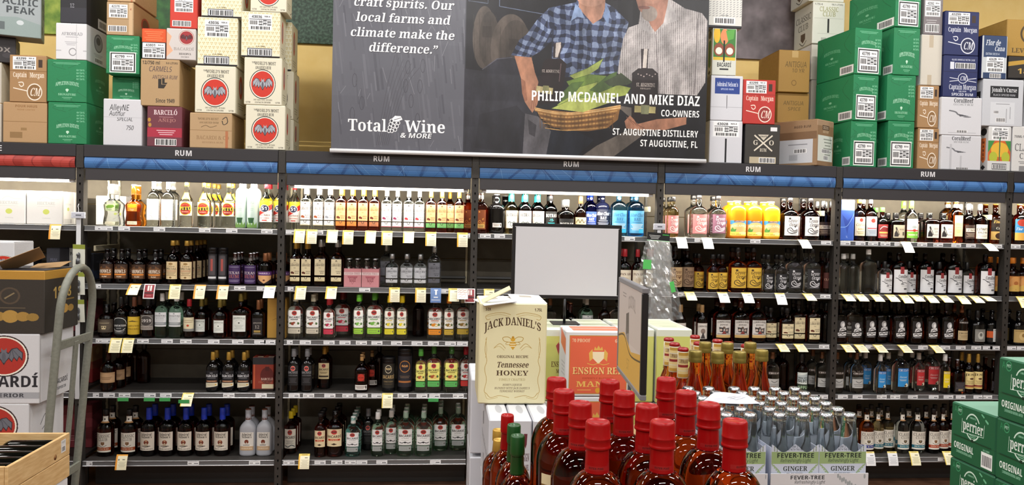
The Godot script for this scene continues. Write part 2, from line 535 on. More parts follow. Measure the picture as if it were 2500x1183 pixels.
func draw_labels() -> void:
	page("labels", 2048, 1536, Color(0.6, 0.6, 0.6))
	for a in [["lb_pine", "efeae6", "4c4540", "PINEAPPLE", "a4552f"], ["lb_coco", "f0ecea", "4c4540", "COCONUT", "8a8f99"], ["lb_wild", "f1eef0", "4c4540", "WILD", "8b2f55"], ["lb_stra", "f3eded", "4c4540", "STRAWB", "c02f3a"], ["lb_amber", "f0bd86", "5e3a1e", "SPICED", "6e2f1a"], ["lb_cream", "dccfaa", "4a4034", "SPICED", "5a2c18"], ["lb_gold", "dcd0ad", "4a4034", "GOLD", "dcd0ad"], ["lb_grey", "b9bcc2", "3b3c42", "SILVER", "b9bcc2"], ["lb_dim", "6d6f78", "26272c", "SILVER", "6d6f78"]]:
		bay_label(a[0], a[1], a[2], a[3], a[4])
	for a in [["lf_white", "ece8e4", "c9b98a"], ["lf_red", "eae4e4", "b3334a"], ["lf_orange", "d98238", "b5652a"], ["lf_brown", "b4714c", "8e4d32"], ["lf_green", "6fae64", "4d8a48"], ["lf_cream", "d6caa2", "b09c66"], ["lf_grey", "c5c7ca", "8e9094"], ["lf_dim", "55565e", "3b3c42"]]:
		bay_foot(a[0], a[1], a[2])
	for a in [["bl_coco", "efefec", "33352f", "8c3b24", "e9e4da"], ["bl_rasp", "eeecea", "8d1f3e", "b01f48", "d85a7c"], ["bl_drag", "efeeec", "b5203c", "d0304c", "e05a70"], ["bl_lime", "eef0e9", "4c8a35", "74b14a", "9ccb6a"], ["bl_lemon", "f0efe2", "c9b41e", "e6d22c", "efe05a"], ["bl_mango", "efede8", "b5551f", "e08c2a", "d8b428"], ["bl_gold", "eeebe2", "96741c", "8c6a2c", "b08a3a"], ["bl_trop", "e6e07a", "6a5a22", "a4502e", "d88a5a"], ["bl_straw", "efedea", "a3202a", "c02a2e", "c8383c"]]:
		bat_label(a[0], a[1], a[2], a[3], a[4])
	for a in [["bf_cream", "cbc5b2"], ["bf_pink", "c8344e"], ["bf_red", "d03a4e"], ["bf_lime", "95c941"], ["bf_yellow", "dcd02e"], ["bf_orange", "e08b24"], ["bf_gold", "c4a436"], ["bf_green", "58b25a"], ["bf_scar", "cf3530"], ["bf_grey", "9ea3a2"]]:
		bat_foot(a[0], a[1])
	cell("bs_white", 110, 150, "e6e6e6", [["bat", 55, 26, 19, "b5312a", "b5312a", "7a1c18"], ["t", "BACARDÍ", 55, 72, 19, "1d1b1c", 1, 98], ["t", "SUPERIOR", 55, 88, 7, "55524f", 0, 54], ["x", 55, 100, 60, 6, 2, "b5b3b0"], ["c", [14, 124, 34, 130, 55, 120, 76, 130, 96, 124], 6, "24242a"], ["p", [46, 124, 55, 114, 64, 124, 55, 134], "24242a"], ["r", 0, 144, 110, 3, "a9a7a4"]])
	cell("bs_gold", 110, 150, "dccba6", [["bat", 55, 26, 19, "b5312a", "b5312a", "7a1c18"], ["t", "BACARDÍ", 55, 74, 20, "2a1c14", 1, 98], ["r", 14, 84, 82, 16, "b0381f"], ["t", "SPICED", 55, 97, 9, "e8d8b4", 1, 50], ["p", [34, 130, 46, 126, 55, 120, 64, 126, 76, 130, 55, 138], "3a2a1c"]])
	cell("bs_anejo", 110, 150, "d3cdc0", [["bat", 55, 26, 19, "a5342c", "a5342c", "6d1a18"], ["t", "BACARDÍ", 55, 74, 19, "26211e", 1, 98], ["x", 55, 88, 66, 7, 4, "8f8a84"], ["c", [10, 128, 40, 138, 70, 124, 100, 136], 6, "37424a"]])
	cell("bs_black", 90, 140, "121214", [["bat", 45, 20, 16, "c04038", "c04038", "5a1412"], ["t", "BACARDÍ", 45, 56, 16, "8f8f92", 1, 82], ["t", "CARTA NEGRA", 45, 72, 8, "7c7c80", 1, 76], ["x", 45, 90, 60, 9, 4, "4c4c50"]])
	cell("bs_reserva", 110, 150, "c9b78c", [["bat", 55, 26, 18, "9c3a30", "9c3a30", "5f1a16"], ["t", "BACARDÍ", 55, 70, 18, "2b2116", 1, 96], ["x", 55, 82, 80, 7, 3, "4f3d22"], ["r", 8, 118, 94, 14, "2a2018"], ["x", 55, 138, 60, 5, 1, "57462c"]])
	for a in [["cc_amber", "a4481c", "SPICED"], ["cc_teal", "1f6f86", "RUM"], ["cc_blue", "2e3a8c", "GIN"], ["cc_red", "b03c1e", "SPICED"]]:
		club_label(a[0], a[1], a[2])
	cell("cc_neck", 60, 60, "e6e1d6", [["p", [24, 20, 36, 20, 36, 32, 30, 38, 24, 32], "3c3530"], ["r", 0, 48, 60, 12, "b98a5a"]])
	cell("an_label", 110, 150, "e2d9cb", [["t", "Admiral", 55, 30, 20, "2a2622", 3, 74], ["t", "Nelson's", 55, 50, 18, "2a2622", 3, 74], ["e", 55, 84, 16, 18, "7d3a26"], ["p", [40, 112, 55, 84, 70, 112], "c9b79c"], ["e", 55, 72, 7, 8, "c99a78"], ["r", 28, 112, 54, 5, "2a2622"], ["l", [40, 126, 70, 118], 3, "2a2622"], ["t", "PREMIUM SPICED RUM", 55, 142, 8, "4b4038", 3, 84]])
	cell("an_coco", 110, 150, "e6e2da", [["t", "Admiral", 55, 28, 20, "2a2622", 3, 74], ["t", "Nelson's", 55, 48, 18, "2a2622", 3, 74], ["e", 55, 78, 15, 17, "7d3a26"], ["p", [42, 106, 55, 80, 68, 106], "d8d0c2"], ["r", 30, 104, 50, 4, "2a2622"], ["e", 86, 112, 12, 9, "f2ece2"], ["r", 0, 116, 110, 34, "c2a380"], ["t", "COCONUT RUM", 55, 138, 10, "efe4d0", 3, 84]])
	cell("leaf_g", 90, 60, "c8d6a8", [["p", [6, 26, 30, 8, 70, 6, 86, 20, 60, 34, 20, 36], "6f9a34"], ["t", "fogo", 40, 52, 16, "6a7660", 0]])
	cell("leaf_a", 90, 60, "d08a28", [["p", [6, 22, 30, 6, 70, 6, 84, 22, 60, 32, 20, 32], "f0b818"], ["t", "fogo", 44, 52, 14, "f2e6d0", 0]])
	cell("leaf_foot", 90, 24, "ddd8bc", [["t", "CACHACA", 45, 17, 9, "7a745c", 0, 70]])
	cell("leblon", 100, 150, "ededeb", [["t", "avua", 50, 40, 20, "c4c4c6", 0], ["r", 20, 52, 60, 2, "c9c9c9"], ["x", 50, 84, 80, 9, 3, "c6c4c2"], ["c", [14, 126, 40, 118, 56, 132, 84, 120], 2, "9a9a9c"], ["t", "CACHACA", 50, 144, 7, "9c9a98", 0, 50]])
	cell("pitu", 110, 120, "f2ecd8", [["e", 55, 60, 52, 56, "f0b414"], ["e", 55, 60, 46, 50, "2a1512"], ["e", 55, 60, 43, 47, "8c1a12"], ["r", 10, 42, 90, 32, "2a1512"], ["t", "PITÚ", 55, 72, 28, "f4c41a", 3, 96], ["c", [40, 28, 56, 20, 70, 28], 5, "e8562a"], ["t", "CACHACA", 55, 92, 8, "efe4d0", 1, 52], ["p", [78, 84, 100, 96, 84, 108], "d8331f"]])
	cell("pitu_neck", 60, 60, "efc11e", [["p", [8, 56, 30, 30, 52, 56], "d8331f"]])
	cell("frost", 90, 200, "b9cdc6", [["t", "51", 30, 60, 10, "90a8a2", 0], ["t", "soul", 46, 56, 24, "93aaa6", 0, 60], ["x", 40, 84, 44, 9, 2, "9db2ac"], ["p", [0, 200, 0, 168, 12, 186, 20, 160, 30, 184, 40, 164, 50, 186, 62, 158, 72, 184, 84, 166, 90, 184, 90, 200], "6f9a4e"], ["p", [22, 140, 68, 140, 60, 172, 30, 172], "2e5a34"]])
	cell("fifty", 110, 180, "ece6e4", [["r", 0, 0, 110, 62, "f0d22a"], ["p", [110, 24, 110, 70, 0, 130, 0, 96], "c8281f"], ["e", 52, 66, 34, 32, "f2efe9"], ["e", 52, 66, 30, 28, "1c2040"], ["t", "51", 52, 80, 30, "f5f5f5", 1], ["t", "Cachaca", 52, 128, 16, "7d4a44", 3, 80, 0, 0.2], ["t", "PIRASSUNUNGA", 52, 150, 6, "b03a34", 1, 70], ["r", 34, 162, 36, 8, "c8281f"]])
	cell("amber_em", 80, 130, "7a3a12", [["w", 40, 60, 76, 110, "c88a3a"], ["r", 10, 96, 60, 24, "c8a45a"], ["x", 40, 104, 44, 7, 2, "5a3a18"]])
	cell("botran", 110, 110, "e4e0d8", [["t", "BOTRAN", 55, 36, 20, "2c2a2c", 3, 96], ["t", "No 8", 55, 56, 8, "7a7672", 2], ["c", [24, 78, 40, 70, 55, 84, 70, 70, 86, 78], 5, "5c6664"], ["e", 55, 86, 14, 14, "6f7a78"], ["e", 55, 86, 9, 9, "e4e0d8"]])
	cell("botran15", 110, 110, "1b1c1e", [["t", "BOTRAN", 55, 36, 20, "e9e6e0", 3, 96], ["t", "-15-", 55, 62, 16, "4fc0c4", 1], ["p", [26, 70, 84, 70, 76, 90, 34, 90], "1f8f98"], ["x", 55, 96, 60, 6, 2, "9b9a98"]])
	cell("botran18", 110, 90, "17181a", [["t", "BOTRAN", 55, 50, 20, "e9e6e0", 3, 96], ["t", "10", 55, 76, 18, "b8b4ac", 2]])
	cell("cream_map", 110, 100, "d8c69a", [["c", [12, 40, 30, 18, 44, 40, 62, 18, 78, 40, 98, 22], 6, "4a3a24"], ["c", [10, 70, 36, 58, 60, 76, 100, 60], 5, "7a5c34"], ["x", 55, 84, 80, 6, 2, "6a5432"]])
	cell("chair_c", 110, 150, "27418f", [["t", "Blue Chair", 55, 40, 22, "f0f2f6", 3, 100, 0, 0.2], ["t", "BAY", 55, 68, 20, "f0f2f6", 3, 46], ["r", 22, 76, 66, 3, "f0f2f6"], ["x", 55, 90, 84, 9, 5, "b9c4e2"]])
	cell("chair_n", 110, 150, "1a1d2e", [["t", "Blue Chair", 55, 40, 22, "f0f2f6", 3, 100, 0, 0.2], ["t", "BAY", 55, 68, 20, "f0f2f6", 3, 46], ["r", 22, 76, 66, 3, "f0f2f6"], ["x", 55, 90, 84, 9, 6, "c9cede"]])
	cell("chair_l", 110, 150, "4f97c2", [["t", "Blue Chair", 55, 40, 22, "2a5a86", 3, 100, 0, 0.2], ["t", "BAY", 55, 68, 20, "2a5a86", 3, 46], ["r", 22, 76, 66, 3, "2a5a86"], ["x", 55, 90, 84, 9, 5, "e4f0f6"], ["r", 66, 124, 34, 24, "35b4e0"]])
	for a in [["go_pink", "c98384", "f0e4de"], ["go_purple", "8f6478", "f0e4ea"], ["go_white", "e6e2e2", "3a3a3e"], ["go_yellow", "d8b040", "4a3618"], ["go_tan", "b79a72", "5a3a26"], ["go_brown", "8a7058", "4a3424"], ["go_black", "232326", "d8d8dc"]]:
		ocean_label(a[0], a[1], a[2])
	cell("juice", 120, 130, "e0a05a", [["r", 0, 0, 120, 34, "3f8ac4"], ["e", 60, 60, 56, 44, "e8b070"], ["t", "PINEAPPLE", 60, 62, 18, "f2e6c8", 3, 104, 0, 0, 8], ["r", 28, 0, 64, 14, "5a3026"], ["t", "LANGERS", 60, 11, 8, "f2efe6", 1, 56], ["p", [4, 84, 20, 58, 28, 76, 44, 70, 38, 96, 10, 100], "4f8a3a"], ["r", 0, 98, 120, 32, "ecd25a"], ["e", 84, 108, 26, 12, "f0dc9a"], ["t", "100% JUICE", 40, 122, 8, "7a5a24", 1, 60]])
	cell("zafra_c", 100, 140, "d9c9a4", [["e", 50, 22, 14, 14, "c8281f"], ["t", "Coruba", 50, 66, 20, "2f2a26", 2, 84, 0, 0.3], ["t", "GOLD", 50, 96, 12, "7a2a1e", 3], ["x", 50, 108, 70, 8, 3, "6a5a44"]])
	cell("zafra_g", 100, 140, "8d97a4", [["e", 50, 30, 16, 15, "c8281f"], ["t", "Coruba", 50, 74, 22, "f2f0ee", 3, 88, 0, 0.3], ["r", 12, 82, 76, 6, "b03030"], ["x", 50, 98, 74, 9, 3, "5a6470"]])
	cell("red_lab", 100, 100, "8a2a2a", [["r", 8, 8, 84, 40, "6a1c1e"], ["c", [16, 36, 40, 16, 80, 20], 4, "d8d0c8"], ["r", 10, 54, 80, 12, "c8a45a"], ["x", 50, 76, 70, 8, 2, "d8c8a8"]])
	cell("pelican", 120, 110, "dcd8d0", [["p", [22, 22, 34, 18, 40, 26, 36, 52, 58, 84, 52, 100, 10, 100, 14, 70, 30, 46, 26, 34], "2a2628"], ["l", [38, 30, 62, 84], 5, "2a2628"], ["t", "RHUM", 88, 44, 12, "5a524a", 2, 44], ["t", "J.M", 92, 66, 12, "5a524a", 2], ["r", 60, 84, 52, 3, "7a6a5a"]])
	cell("pel_dark", 120, 110, "a89f8c", [["p", [22, 22, 34, 18, 40, 26, 36, 52, 58, 84, 52, 100, 10, 100, 14, 70, 30, 46, 26, 34], "2a2628"], ["l", [38, 30, 62, 84], 5, "2a2628"], ["t", "RHUM", 84, 44, 12, "3f3830", 2, 44], ["r", 92, 60, 20, 30, "4a3f34"]])
	cell("clem", 110, 150, "e6e8e2", [["t", "Clement", 55, 34, 20, "8d9a94", 2, 92, 0, 0.25], ["e", 55, 64, 24, 12, "9aa4a4"], ["r", 0, 86, 110, 10, "c03a30"], ["e", 55, 90, 14, 10, "c8302a"], ["r", 0, 100, 110, 50, "6fae3c"], ["t", "PREMIERE CANNE", 55, 130, 10, "e9f0dc", 1, 90]])
	cell("copalli", 90, 160, "e4cf9a", [["t", "COPALLI", 45, 76, 18, "7a6230", 2, 76], ["t", "CACAO RUM", 45, 94, 8, "a08a52", 0, 54], ["x", 45, 110, 50, 9, 3, "b09a62"]])
	cell("cut_d", 110, 120, "3a2a24", [["r", 8, 30, 94, 30, "d8cec0"], ["t", "CUTWATER", 55, 54, 18, "2a201c", 1, 90], ["x", 55, 72, 86, 9, 4, "a89a88"]])
	cell("cut_w", 110, 120, "e2dcce", [["t", "CUTWATER", 55, 50, 20, "2c2826", 1, 100], ["t", "BALI HAI", 55, 76, 17, "2c2826", 1, 80], ["x", 55, 88, 80, 8, 3, "7a726a"]])
	cell("flor", 110, 150, "2c2018", [["r", 0, 0, 110, 50, "221610"], ["t", "Flor de", 55, 30, 18, "d8b05a", 3, 80, 0, 0.25], ["p", [0, 60, 110, 50, 110, 76, 0, 84], "1a1a1c"], ["t", "Cana", 60, 74, 16, "e6e0d0", 3, 60, 0, 0.2], ["r", 0, 90, 110, 60, "c8a860"], ["e", 55, 122, 26, 22, "3a2418"]])
	cell("flor_b", 110, 150, "3f8ec8", [["e", 50, 24, 36, 26, "b03a2a"], ["p", [0, 60, 110, 44, 110, 76, 0, 90], "2f7ab8"], ["t", "Flor Cana", 55, 78, 18, "f0f0ea", 3, 96, 0, 0.2], ["r", 0, 96, 110, 54, "d8a44a"]])
	cell("howl", 120, 110, "3a2416", [["p", [60, 4, 116, 40, 104, 104, 16, 104, 4, 40], "694527"], ["r", 46, 8, 26, 22, "3a2418"], ["t", "3", 20, 64, 18, "f2e8d8", 3], ["t", "HOWLS", 66, 66, 26, "f2e8d8", 3, 78], ["r", 14, 72, 92, 10, "e08a3a"], ["t", "RUM", 60, 98, 11, "e8dcc8", 1]])
	cell("special", 100, 150, "dcc59a", [["e", 50, 20, 16, 10, "9a7a4a"], ["t", "Extra", 50, 48, 14, "4a3422", 2, 54, 0, 0.3], ["t", "SPECIAL", 50, 70, 16, "2c1f16", 3, 84], ["r", 10, 78, 80, 4, "8a3a2a"], ["x", 50, 90, 76, 9, 4, "6a4e32"], ["e", 50, 136, 9, 8, "7a5a32"]])
	cell("tin_lab", 60, 130, "2a2a2e", [["r", 12, 8, 36, 96, "4a4448"], ["r", 24, 24, 12, 60, "a04a44"], ["r", 6, 112, 48, 10, "d8d8da"]])
	cell("texas", 110, 150, "3a2352", [["x", 55, 14, 84, 10, 1, "8f8aa0"], ["t", "TEXAS", 55, 72, 19, "d2c6c0", 3, 92], ["t", "RUM", 55, 104, 26, "a8605a", 3, 86], ["x", 55, 120, 96, 10, 2, "9a8fb0"]])
	cell("barrell", 120, 120, "20161a", [["r", 0, 8, 120, 34, "5b2d72"], ["t", "BARRELL", 60, 32, 14, "e2d8e4", 1, 90], ["p", [4, 44, 116, 44, 112, 76, 60, 118, 8, 76], "dba873"], ["e", 60, 88, 8, 8, "6a3a2a"]])
	cell("skull", 110, 110, "4a4036", [["e", 55, 52, 46, 44, "5c5144"], ["x", 55, 30, 60, 10, 1, "b8a88a"], ["p", [40, 56, 70, 56, 66, 84, 44, 84], "d8c8a0"], ["e", 48, 66, 4, 5, "2a2018"], ["e", 62, 66, 4, 5, "2a2018"]])
	cell("arch_b", 110, 150, "1d2022", [["e", 55, 62, 54, 60, "e0e0de"], ["e", 55, 62, 50, 56, "1b1e20"], ["r", 0, 60, 110, 36, "23262a"], ["t", "PLANTATION", 55, 80, 15, "e8e8e6", 1, 104], ["t", "DARK", 55, 100, 9, "cfcfcd", 1], ["x", 55, 112, 80, 10, 3, "9a9a98"]])
	cell("arch_y", 110, 150, "c9a62c", [["e", 55, 50, 53, 48, "d8b436"], ["p", [10, 44, 55, 32, 100, 44, 55, 42], "4a3a1a"], ["t", "PLANTATION", 55, 84, 13, "7a5c18", 1, 92], ["t", "SPECIAL", 55, 108, 11, "7a5c18", 1, 96]])
	cell("year", 110, 130, "6c6864", [["e", 55, 50, 50, 48, "8b8680"], ["e", 55, 50, 43, 41, "3f3a38"], ["t", "1919", 55, 62, 26, "e4e0da", 3, 76], ["r", 4, 96, 102, 30, "a59c94"], ["t", "ANGOSTURA", 55, 116, 11, "4a4440", 1, 86]])
	cell("ango", 110, 150, "dcdee0", [["p", [46, 18, 55, 6, 64, 18], "6a6e72"], ["t", "ANGOSTURA", 55, 44, 14, "3a3e44", 3, 96], ["r", 12, 52, 86, 3, "7a8086"], ["t", "RESERVA", 55, 74, 10, "6a7076", 0, 66], ["x", 55, 84, 70, 8, 2, "a9adb2"], ["r", 0, 104, 110, 30, "8f9498"], ["x", 55, 112, 80, 8, 2, "cfd2d4"]])
	cell("oval", 100, 120, "cfc4a4", [["e", 50, 56, 48, 54, "e0d6b4"], ["r", 8, 24, 84, 4, "9a8a62"], ["x", 50, 40, 76, 9, 1, "6a3a2a"], ["e", 50, 70, 10, 9, "c04a2a"], ["r", 0, 98, 100, 22, "8a8a86"]])
	cell("apple_w", 100, 130, "dde0da", [["t", "APPLETON ESTATE", 50, 34, 14, "5c625c", 3, 88, 0, 0, 6], ["c", [24, 46, 50, 34, 76, 46], 2, "9aa09a"], ["e", 50, 60, 6, 6, "4a504a"], ["x", 50, 78, 66, 9, 4, "a2a8a2"]])
	cell("twelve", 90, 140, "242022", [["t", "APPLETON", 45, 46, 12, "b8b0a4", 3, 70], ["t", "12", 45, 84, 24, "cfc8bc", 2], ["r", 18, 100, 54, 18, "a58a4a"], ["x", 45, 126, 60, 7, 1, "cfc8bc"]])
	cell("commander", 110, 150, "cfcbc6", [["t", "COMMANDER", 55, 28, 14, "3a3632", 3, 96, 0, 0, 6], ["t", "JONAS", 55, 46, 12, "3a3632", 3, 54], ["e", 55, 66, 9, 11, "6a5a50"], ["p", [20, 60, 52, 66, 50, 104, 26, 100], "2c2a2c"], ["p", [60, 72, 92, 64, 88, 112, 60, 110], "4a4648"], ["e", 34, 84, 9, 10, "c8b4a4"], ["e", 74, 86, 8, 9, "b8a494"], ["p", [40, 116, 56, 88, 72, 116], "8a3a34"], ["l", [10, 118, 100, 118], 4, "3a3632"], ["r", 0, 126, 110, 24, "c7a66a"]])
	cell("sailor", 100, 130, "d8d2ca", [["t", "COMMANDER", 50, 36, 13, "3a3632", 3, 86, 0, 0, 5], ["e", 50, 66, 20, 22, "8a7a70"], ["p", [30, 126, 50, 70, 70, 126], "3c383a"]])
	cell("duck", 100, 130, "1d1a1c", [["e", 52, 30, 22, 24, "b9b9bc"], ["e", 58, 34, 12, 14, "efefef"], ["p", [28, 56, 82, 48, 94, 72, 20, 84], "d8d8da"], ["c", [30, 80, 50, 64, 80, 74], 5, "4a4a4e"], ["p", [6, 92, 96, 86, 92, 112, 10, 116], "e2e2e4"], ["c", [16, 104, 36, 96, 52, 104, 68, 96, 86, 100], 5, "232326"], ["r", 20, 120, 60, 5, "9a9a9e"]])
	cell("cru_lab", 100, 100, "c9b389", [["t", "CRUZAN", 50, 34, 14, "3a2a1c", 3, 80], ["x", 50, 46, 76, 10, 4, "8a7450"]])
	cell("dip_g", 100, 100, "8a8a84", [["e", 52, 50, 26, 30, "bcbcb4"], ["x", 50, 10, 88, 8, 1, "4a4a48"], ["x", 50, 84, 80, 8, 1, "5a5a58"], ["e", 52, 44, 12, 14, "6a6a66"]])
	cell("dip_w", 140, 110, "e0e0de", [["r", 0, 20, 48, 56, "d8602a"], ["p", [0, 76, 48, 76, 48, 110, 0, 110], "15110f"], ["p", [0, 0, 48, 0, 48, 20, 0, 20], "15110f"], ["e", 96, 54, 26, 32, "c2c2c2"], ["e", 98, 46, 12, 14, "77777a"], ["x", 96, 10, 80, 7, 1, "4a4a4c"], ["x", 96, 92, 74, 7, 1, "6a6a6c"]])
	cell("dip_t", 120, 100, "b59a62", [["e", 64, 50, 28, 32, "cdb27a"], ["e", 66, 44, 12, 14, "8a6c3c"], ["x", 60, 10, 100, 7, 1, "6a5228"]])
	cell("tan_wave", 120, 100, "a98762", [["p", [0, 30, 60, 10, 120, 26, 120, 80, 70, 96, 0, 84], "b79470"], ["x", 60, 44, 80, 10, 3, "7a5c40"]])
	cell("barcelo", 120, 150, "121218", [["t", "RON", 60, 24, 7, "d6d6da", 1], ["t", "BARCELÓ", 60, 54, 20, "e6e6ea", 3, 108], ["r", 24, 62, 72, 3, "8a8a90"], ["r", 14, 84, 92, 14, "8a5a3c"], ["t", "GRAN ANEJO", 60, 95, 8, "c8a88a", 1, 64], ["p", [4, 104, 116, 104, 116, 132, 4, 148], "d8d2bc"], ["x", 60, 114, 70, 8, 2, "9a8a5a"], ["p", [90, 112, 108, 118, 92, 128], "c89a3a"]])
	cell("short_w", 110, 60, "ddd8d2", [["x", 50, 14, 84, 12, 3, "5a4a44"], ["r", 92, 10, 12, 34, "3a3432"]])
	cell("short_r", 60, 60, "6a1c18", [["e", 30, 30, 28, 28, "b8301f"], ["t", "BACARDÍ", 30, 36, 10, "5a100c", 3, 44]])
	cell("tin_bat", 110, 150, "26241f", [["bat", 55, 34, 22, "2a2620", "b9a06a", "cbb27a"], ["t", "BACARDÍ", 55, 92, 20, "b89a68", 1, 96], ["t", "LIMITADA", 55, 114, 9, "8a7650", 1, 78], ["x", 55, 124, 70, 6, 1, "6a5a3c"]])
	cell("tin_gold", 110, 200, "232128", [["e", 55, 66, 36, 38, "b97a3a"], ["e", 55, 66, 31, 33, "26222a"], ["bat", 55, 66, 24, "26222a", "", "c88a44"], ["x", 55, 128, 70, 9, 2, "7a6450"], ["r", 10, 160, 90, 12, "a86a3a"]])
	cell("apple_slice", 90, 160, "d4dcd8", [["p", [0, 30, 90, 10, 90, 70, 0, 84], "aeb8ba"], ["t", "SLICE", 46, 84, 24, "2f3a38", 1, 82], ["t", "FIRM APPLE", 46, 52, 11, "2c3432", 1, 76], ["p", [0, 96, 90, 104, 90, 160, 0, 160], "2c3a2e"], ["t", "APPLE", 46, 140, 26, "a8cba0", 1, 82]])
	cell("cru_top", 110, 40, "2c211e", [["t", "CRUZAN", 55, 30, 20, "e8e4de", 3, 100]])
	cell("cru_grey", 110, 60, "b9bab8", [["c", [30, 14, 55, 24, 82, 14], 4, "5a5a5c"], ["x", 55, 34, 84, 10, 2, "7c7c7c"]])
	for a in [["cru_blue", "2f8fd4", "1f6ab8"], ["cru_red", "d0383c", "a82a34"], ["cru_yel", "e2c81e", "c0a416"]]:
		cell(a[0], 110, 160, a[1], [["r", 0, 0, 110, 30, a[2]], ["t", "CRUZAN", 55, 26, 18, "e9e6e0", 3, 100], ["t", "Flavored", 50, 84, 16, "f2eee8", 2, 72, 0, 0.25], ["x", 50, 96, 70, 9, 2, "e9e2da"], ["p", [60, 150, 84, 126, 108, 146, 96, 160, 66, 160], "efe6cc"], ["e", 72, 150, 10, 8, "4a3a2a"]])
	cell("jens", 90, 170, "dcc98a", [["t", "JENS", 45, 40, 20, "3a2a18", 3, 84], ["e", 48, 70, 16, 9, "5a3a24"], ["x", 45, 90, 66, 10, 4, "8a7444"], ["r", 0, 134, 90, 14, "7a1f24"], ["r", 0, 150, 90, 10, "b88a3a"]])
	cell("dark_sq", 90, 80, "2e2c30", [["x", 45, 14, 70, 12, 4, "55525a"], ["r", 30, 60, 36, 16, "a08c62"]])
	cell("orange_cup", 100, 130, "d08844", [["e", 50, 50, 44, 46, "d89a58"], ["e", 50, 60, 16, 16, "b06a34"], ["e", 50, 110, 50, 36, "d8b05a"], ["t", "1", 50, 120, 10, "6a4a2a", 2]])
	cell("panama", 110, 140, "dcd2be", [["t", "PAN AM", 55, 44, 18, "4a2a20", 3, 90], ["e", 55, 84, 26, 22, "c8b494"], ["x", 55, 114, 80, 8, 2, "8a7a64"]])
	cell("round_tan", 90, 90, "a88a5a", [["e", 45, 45, 40, 40, "c8a878"], ["e", 45, 45, 30, 30, "7a4a34"], ["t", "RUM", 45, 54, 18, "e0c898", 3]])
	cell("clasic_r", 90, 120, "4a1c16", [["t", "CLASICO", 45, 60, 16, "c8a48a", 3, 80]])
	reef_label("reef_word", "SPICED RUM")
	cell("seal", 40, 40, "8c2a2e", [["e", 20, 20, 14, 14, "a03a3c"], ["t", "R", 20, 27, 14, "6a1a1e", 3]])
	cell("ticket", 96, 32, "e9ebee", [["x", 40, 6, 70, 6, 1, "8a8f98"], ["r", 50, 18, 34, 7, "4a4e56"], ["x", 24, 16, 36, 5, 2, "a4a8b0"]])
	cell("ticket_b", 96, 32, "eceef0", [["x", 44, 5, 74, 5, 1, "7c828c"], ["r", 54, 18, 34, 6, "4a4e56"], ["b", 6, 14, 30, 12]])
	cell("tag", 90, 120, "efe9cc", [["r", 0, 0, 12, 120, "e8b43a"], ["r", 0, 0, 90, 18, "e8cf62"], ["r", 24, 7, 48, 5, "8a7434"], ["r", 50, 30, 24, 6, "6a6658"], ["x", 52, 48, 62, 7, 8, "b9b49c"], ["r", 18, 108, 66, 3, "a39e86"]])
	cell("tag_o", 90, 120, "ece6c6", [["r", 0, 0, 14, 120, "e69a34"], ["r", 0, 0, 90, 12, "e8a23e"], ["e", 24, 42, 6, 6, "6a665a"], ["r", 52, 38, 20, 7, "6a6658"], ["x", 52, 58, 62, 7, 6, "b9b49c"]])
	cell("tag_w", 90, 120, "e6e8ea", [["r", 0, 0, 90, 16, "e6d68a"], ["r", 24, 6, 48, 4, "8a7434"], ["r", 46, 32, 30, 6, "6a6e74"], ["x", 46, 50, 70, 7, 8, "b0b4ba"]])
	cell("tag_y", 90, 120, "ece7c6", [["r", 0, 0, 8, 120, "e2c95a"], ["r", 0, 0, 90, 14, "e8d676"], ["r", 24, 6, 48, 4, "8a7434"], ["r", 48, 30, 28, 6, "6a6658"], ["x", 50, 48, 66, 7, 8, "b6b088"]])
	cell("tag_red", 90, 120, "e8e4e4", [["r", 8, 8, 74, 104, "8a1f2a"], ["r", 30, 14, 14, 44, "e4dcd8"], ["r", 50, 14, 14, 44, "e4dcd8"], ["r", 8, 70, 74, 10, "3a0e14"], ["r", 26, 92, 40, 8, "b05a60"]])
	cell("tag_blue", 90, 120, "6d8cc0", [["r", 40, 14, 14, 44, "f0f2f6"], ["r", 32, 14, 30, 8, "f0f2f6"], ["r", 28, 72, 36, 10, "dfe6f2"], ["r", 10, 96, 70, 5, "dfe6f2"]])
	cell("tag_hand", 90, 120, "e6d8d0", [["c", [8, 24, 20, 14, 30, 26, 44, 14, 60, 26, 80, 16], 3, "8a4a3a"], ["c", [8, 50, 22, 40, 34, 52, 50, 40, 66, 52, 82, 42], 3, "8a4a3a"], ["c", [10, 76, 26, 66, 40, 78, 56, 66, 74, 78], 3, "8a4a3a"], ["c", [14, 102, 30, 92, 48, 104, 70, 92], 3, "8a4a3a"]])
	cell("ft_pink", 120, 130, "c4848a", [["r", 0, 26, 120, 20, "ddc8c8"], ["t", "FEVER-TREE", 60, 42, 13, "8a4a54", 2, 104], ["p", [24, 54, 96, 54, 90, 66, 30, 66], "a85a66"], ["t", "CLUB", 60, 78, 12, "7a3440", 1, 44], ["t", "SODA", 60, 94, 12, "7a3440", 1, 44], ["l", [30, 60, 60, 110, 90, 60], 2, "8a4a54"]])


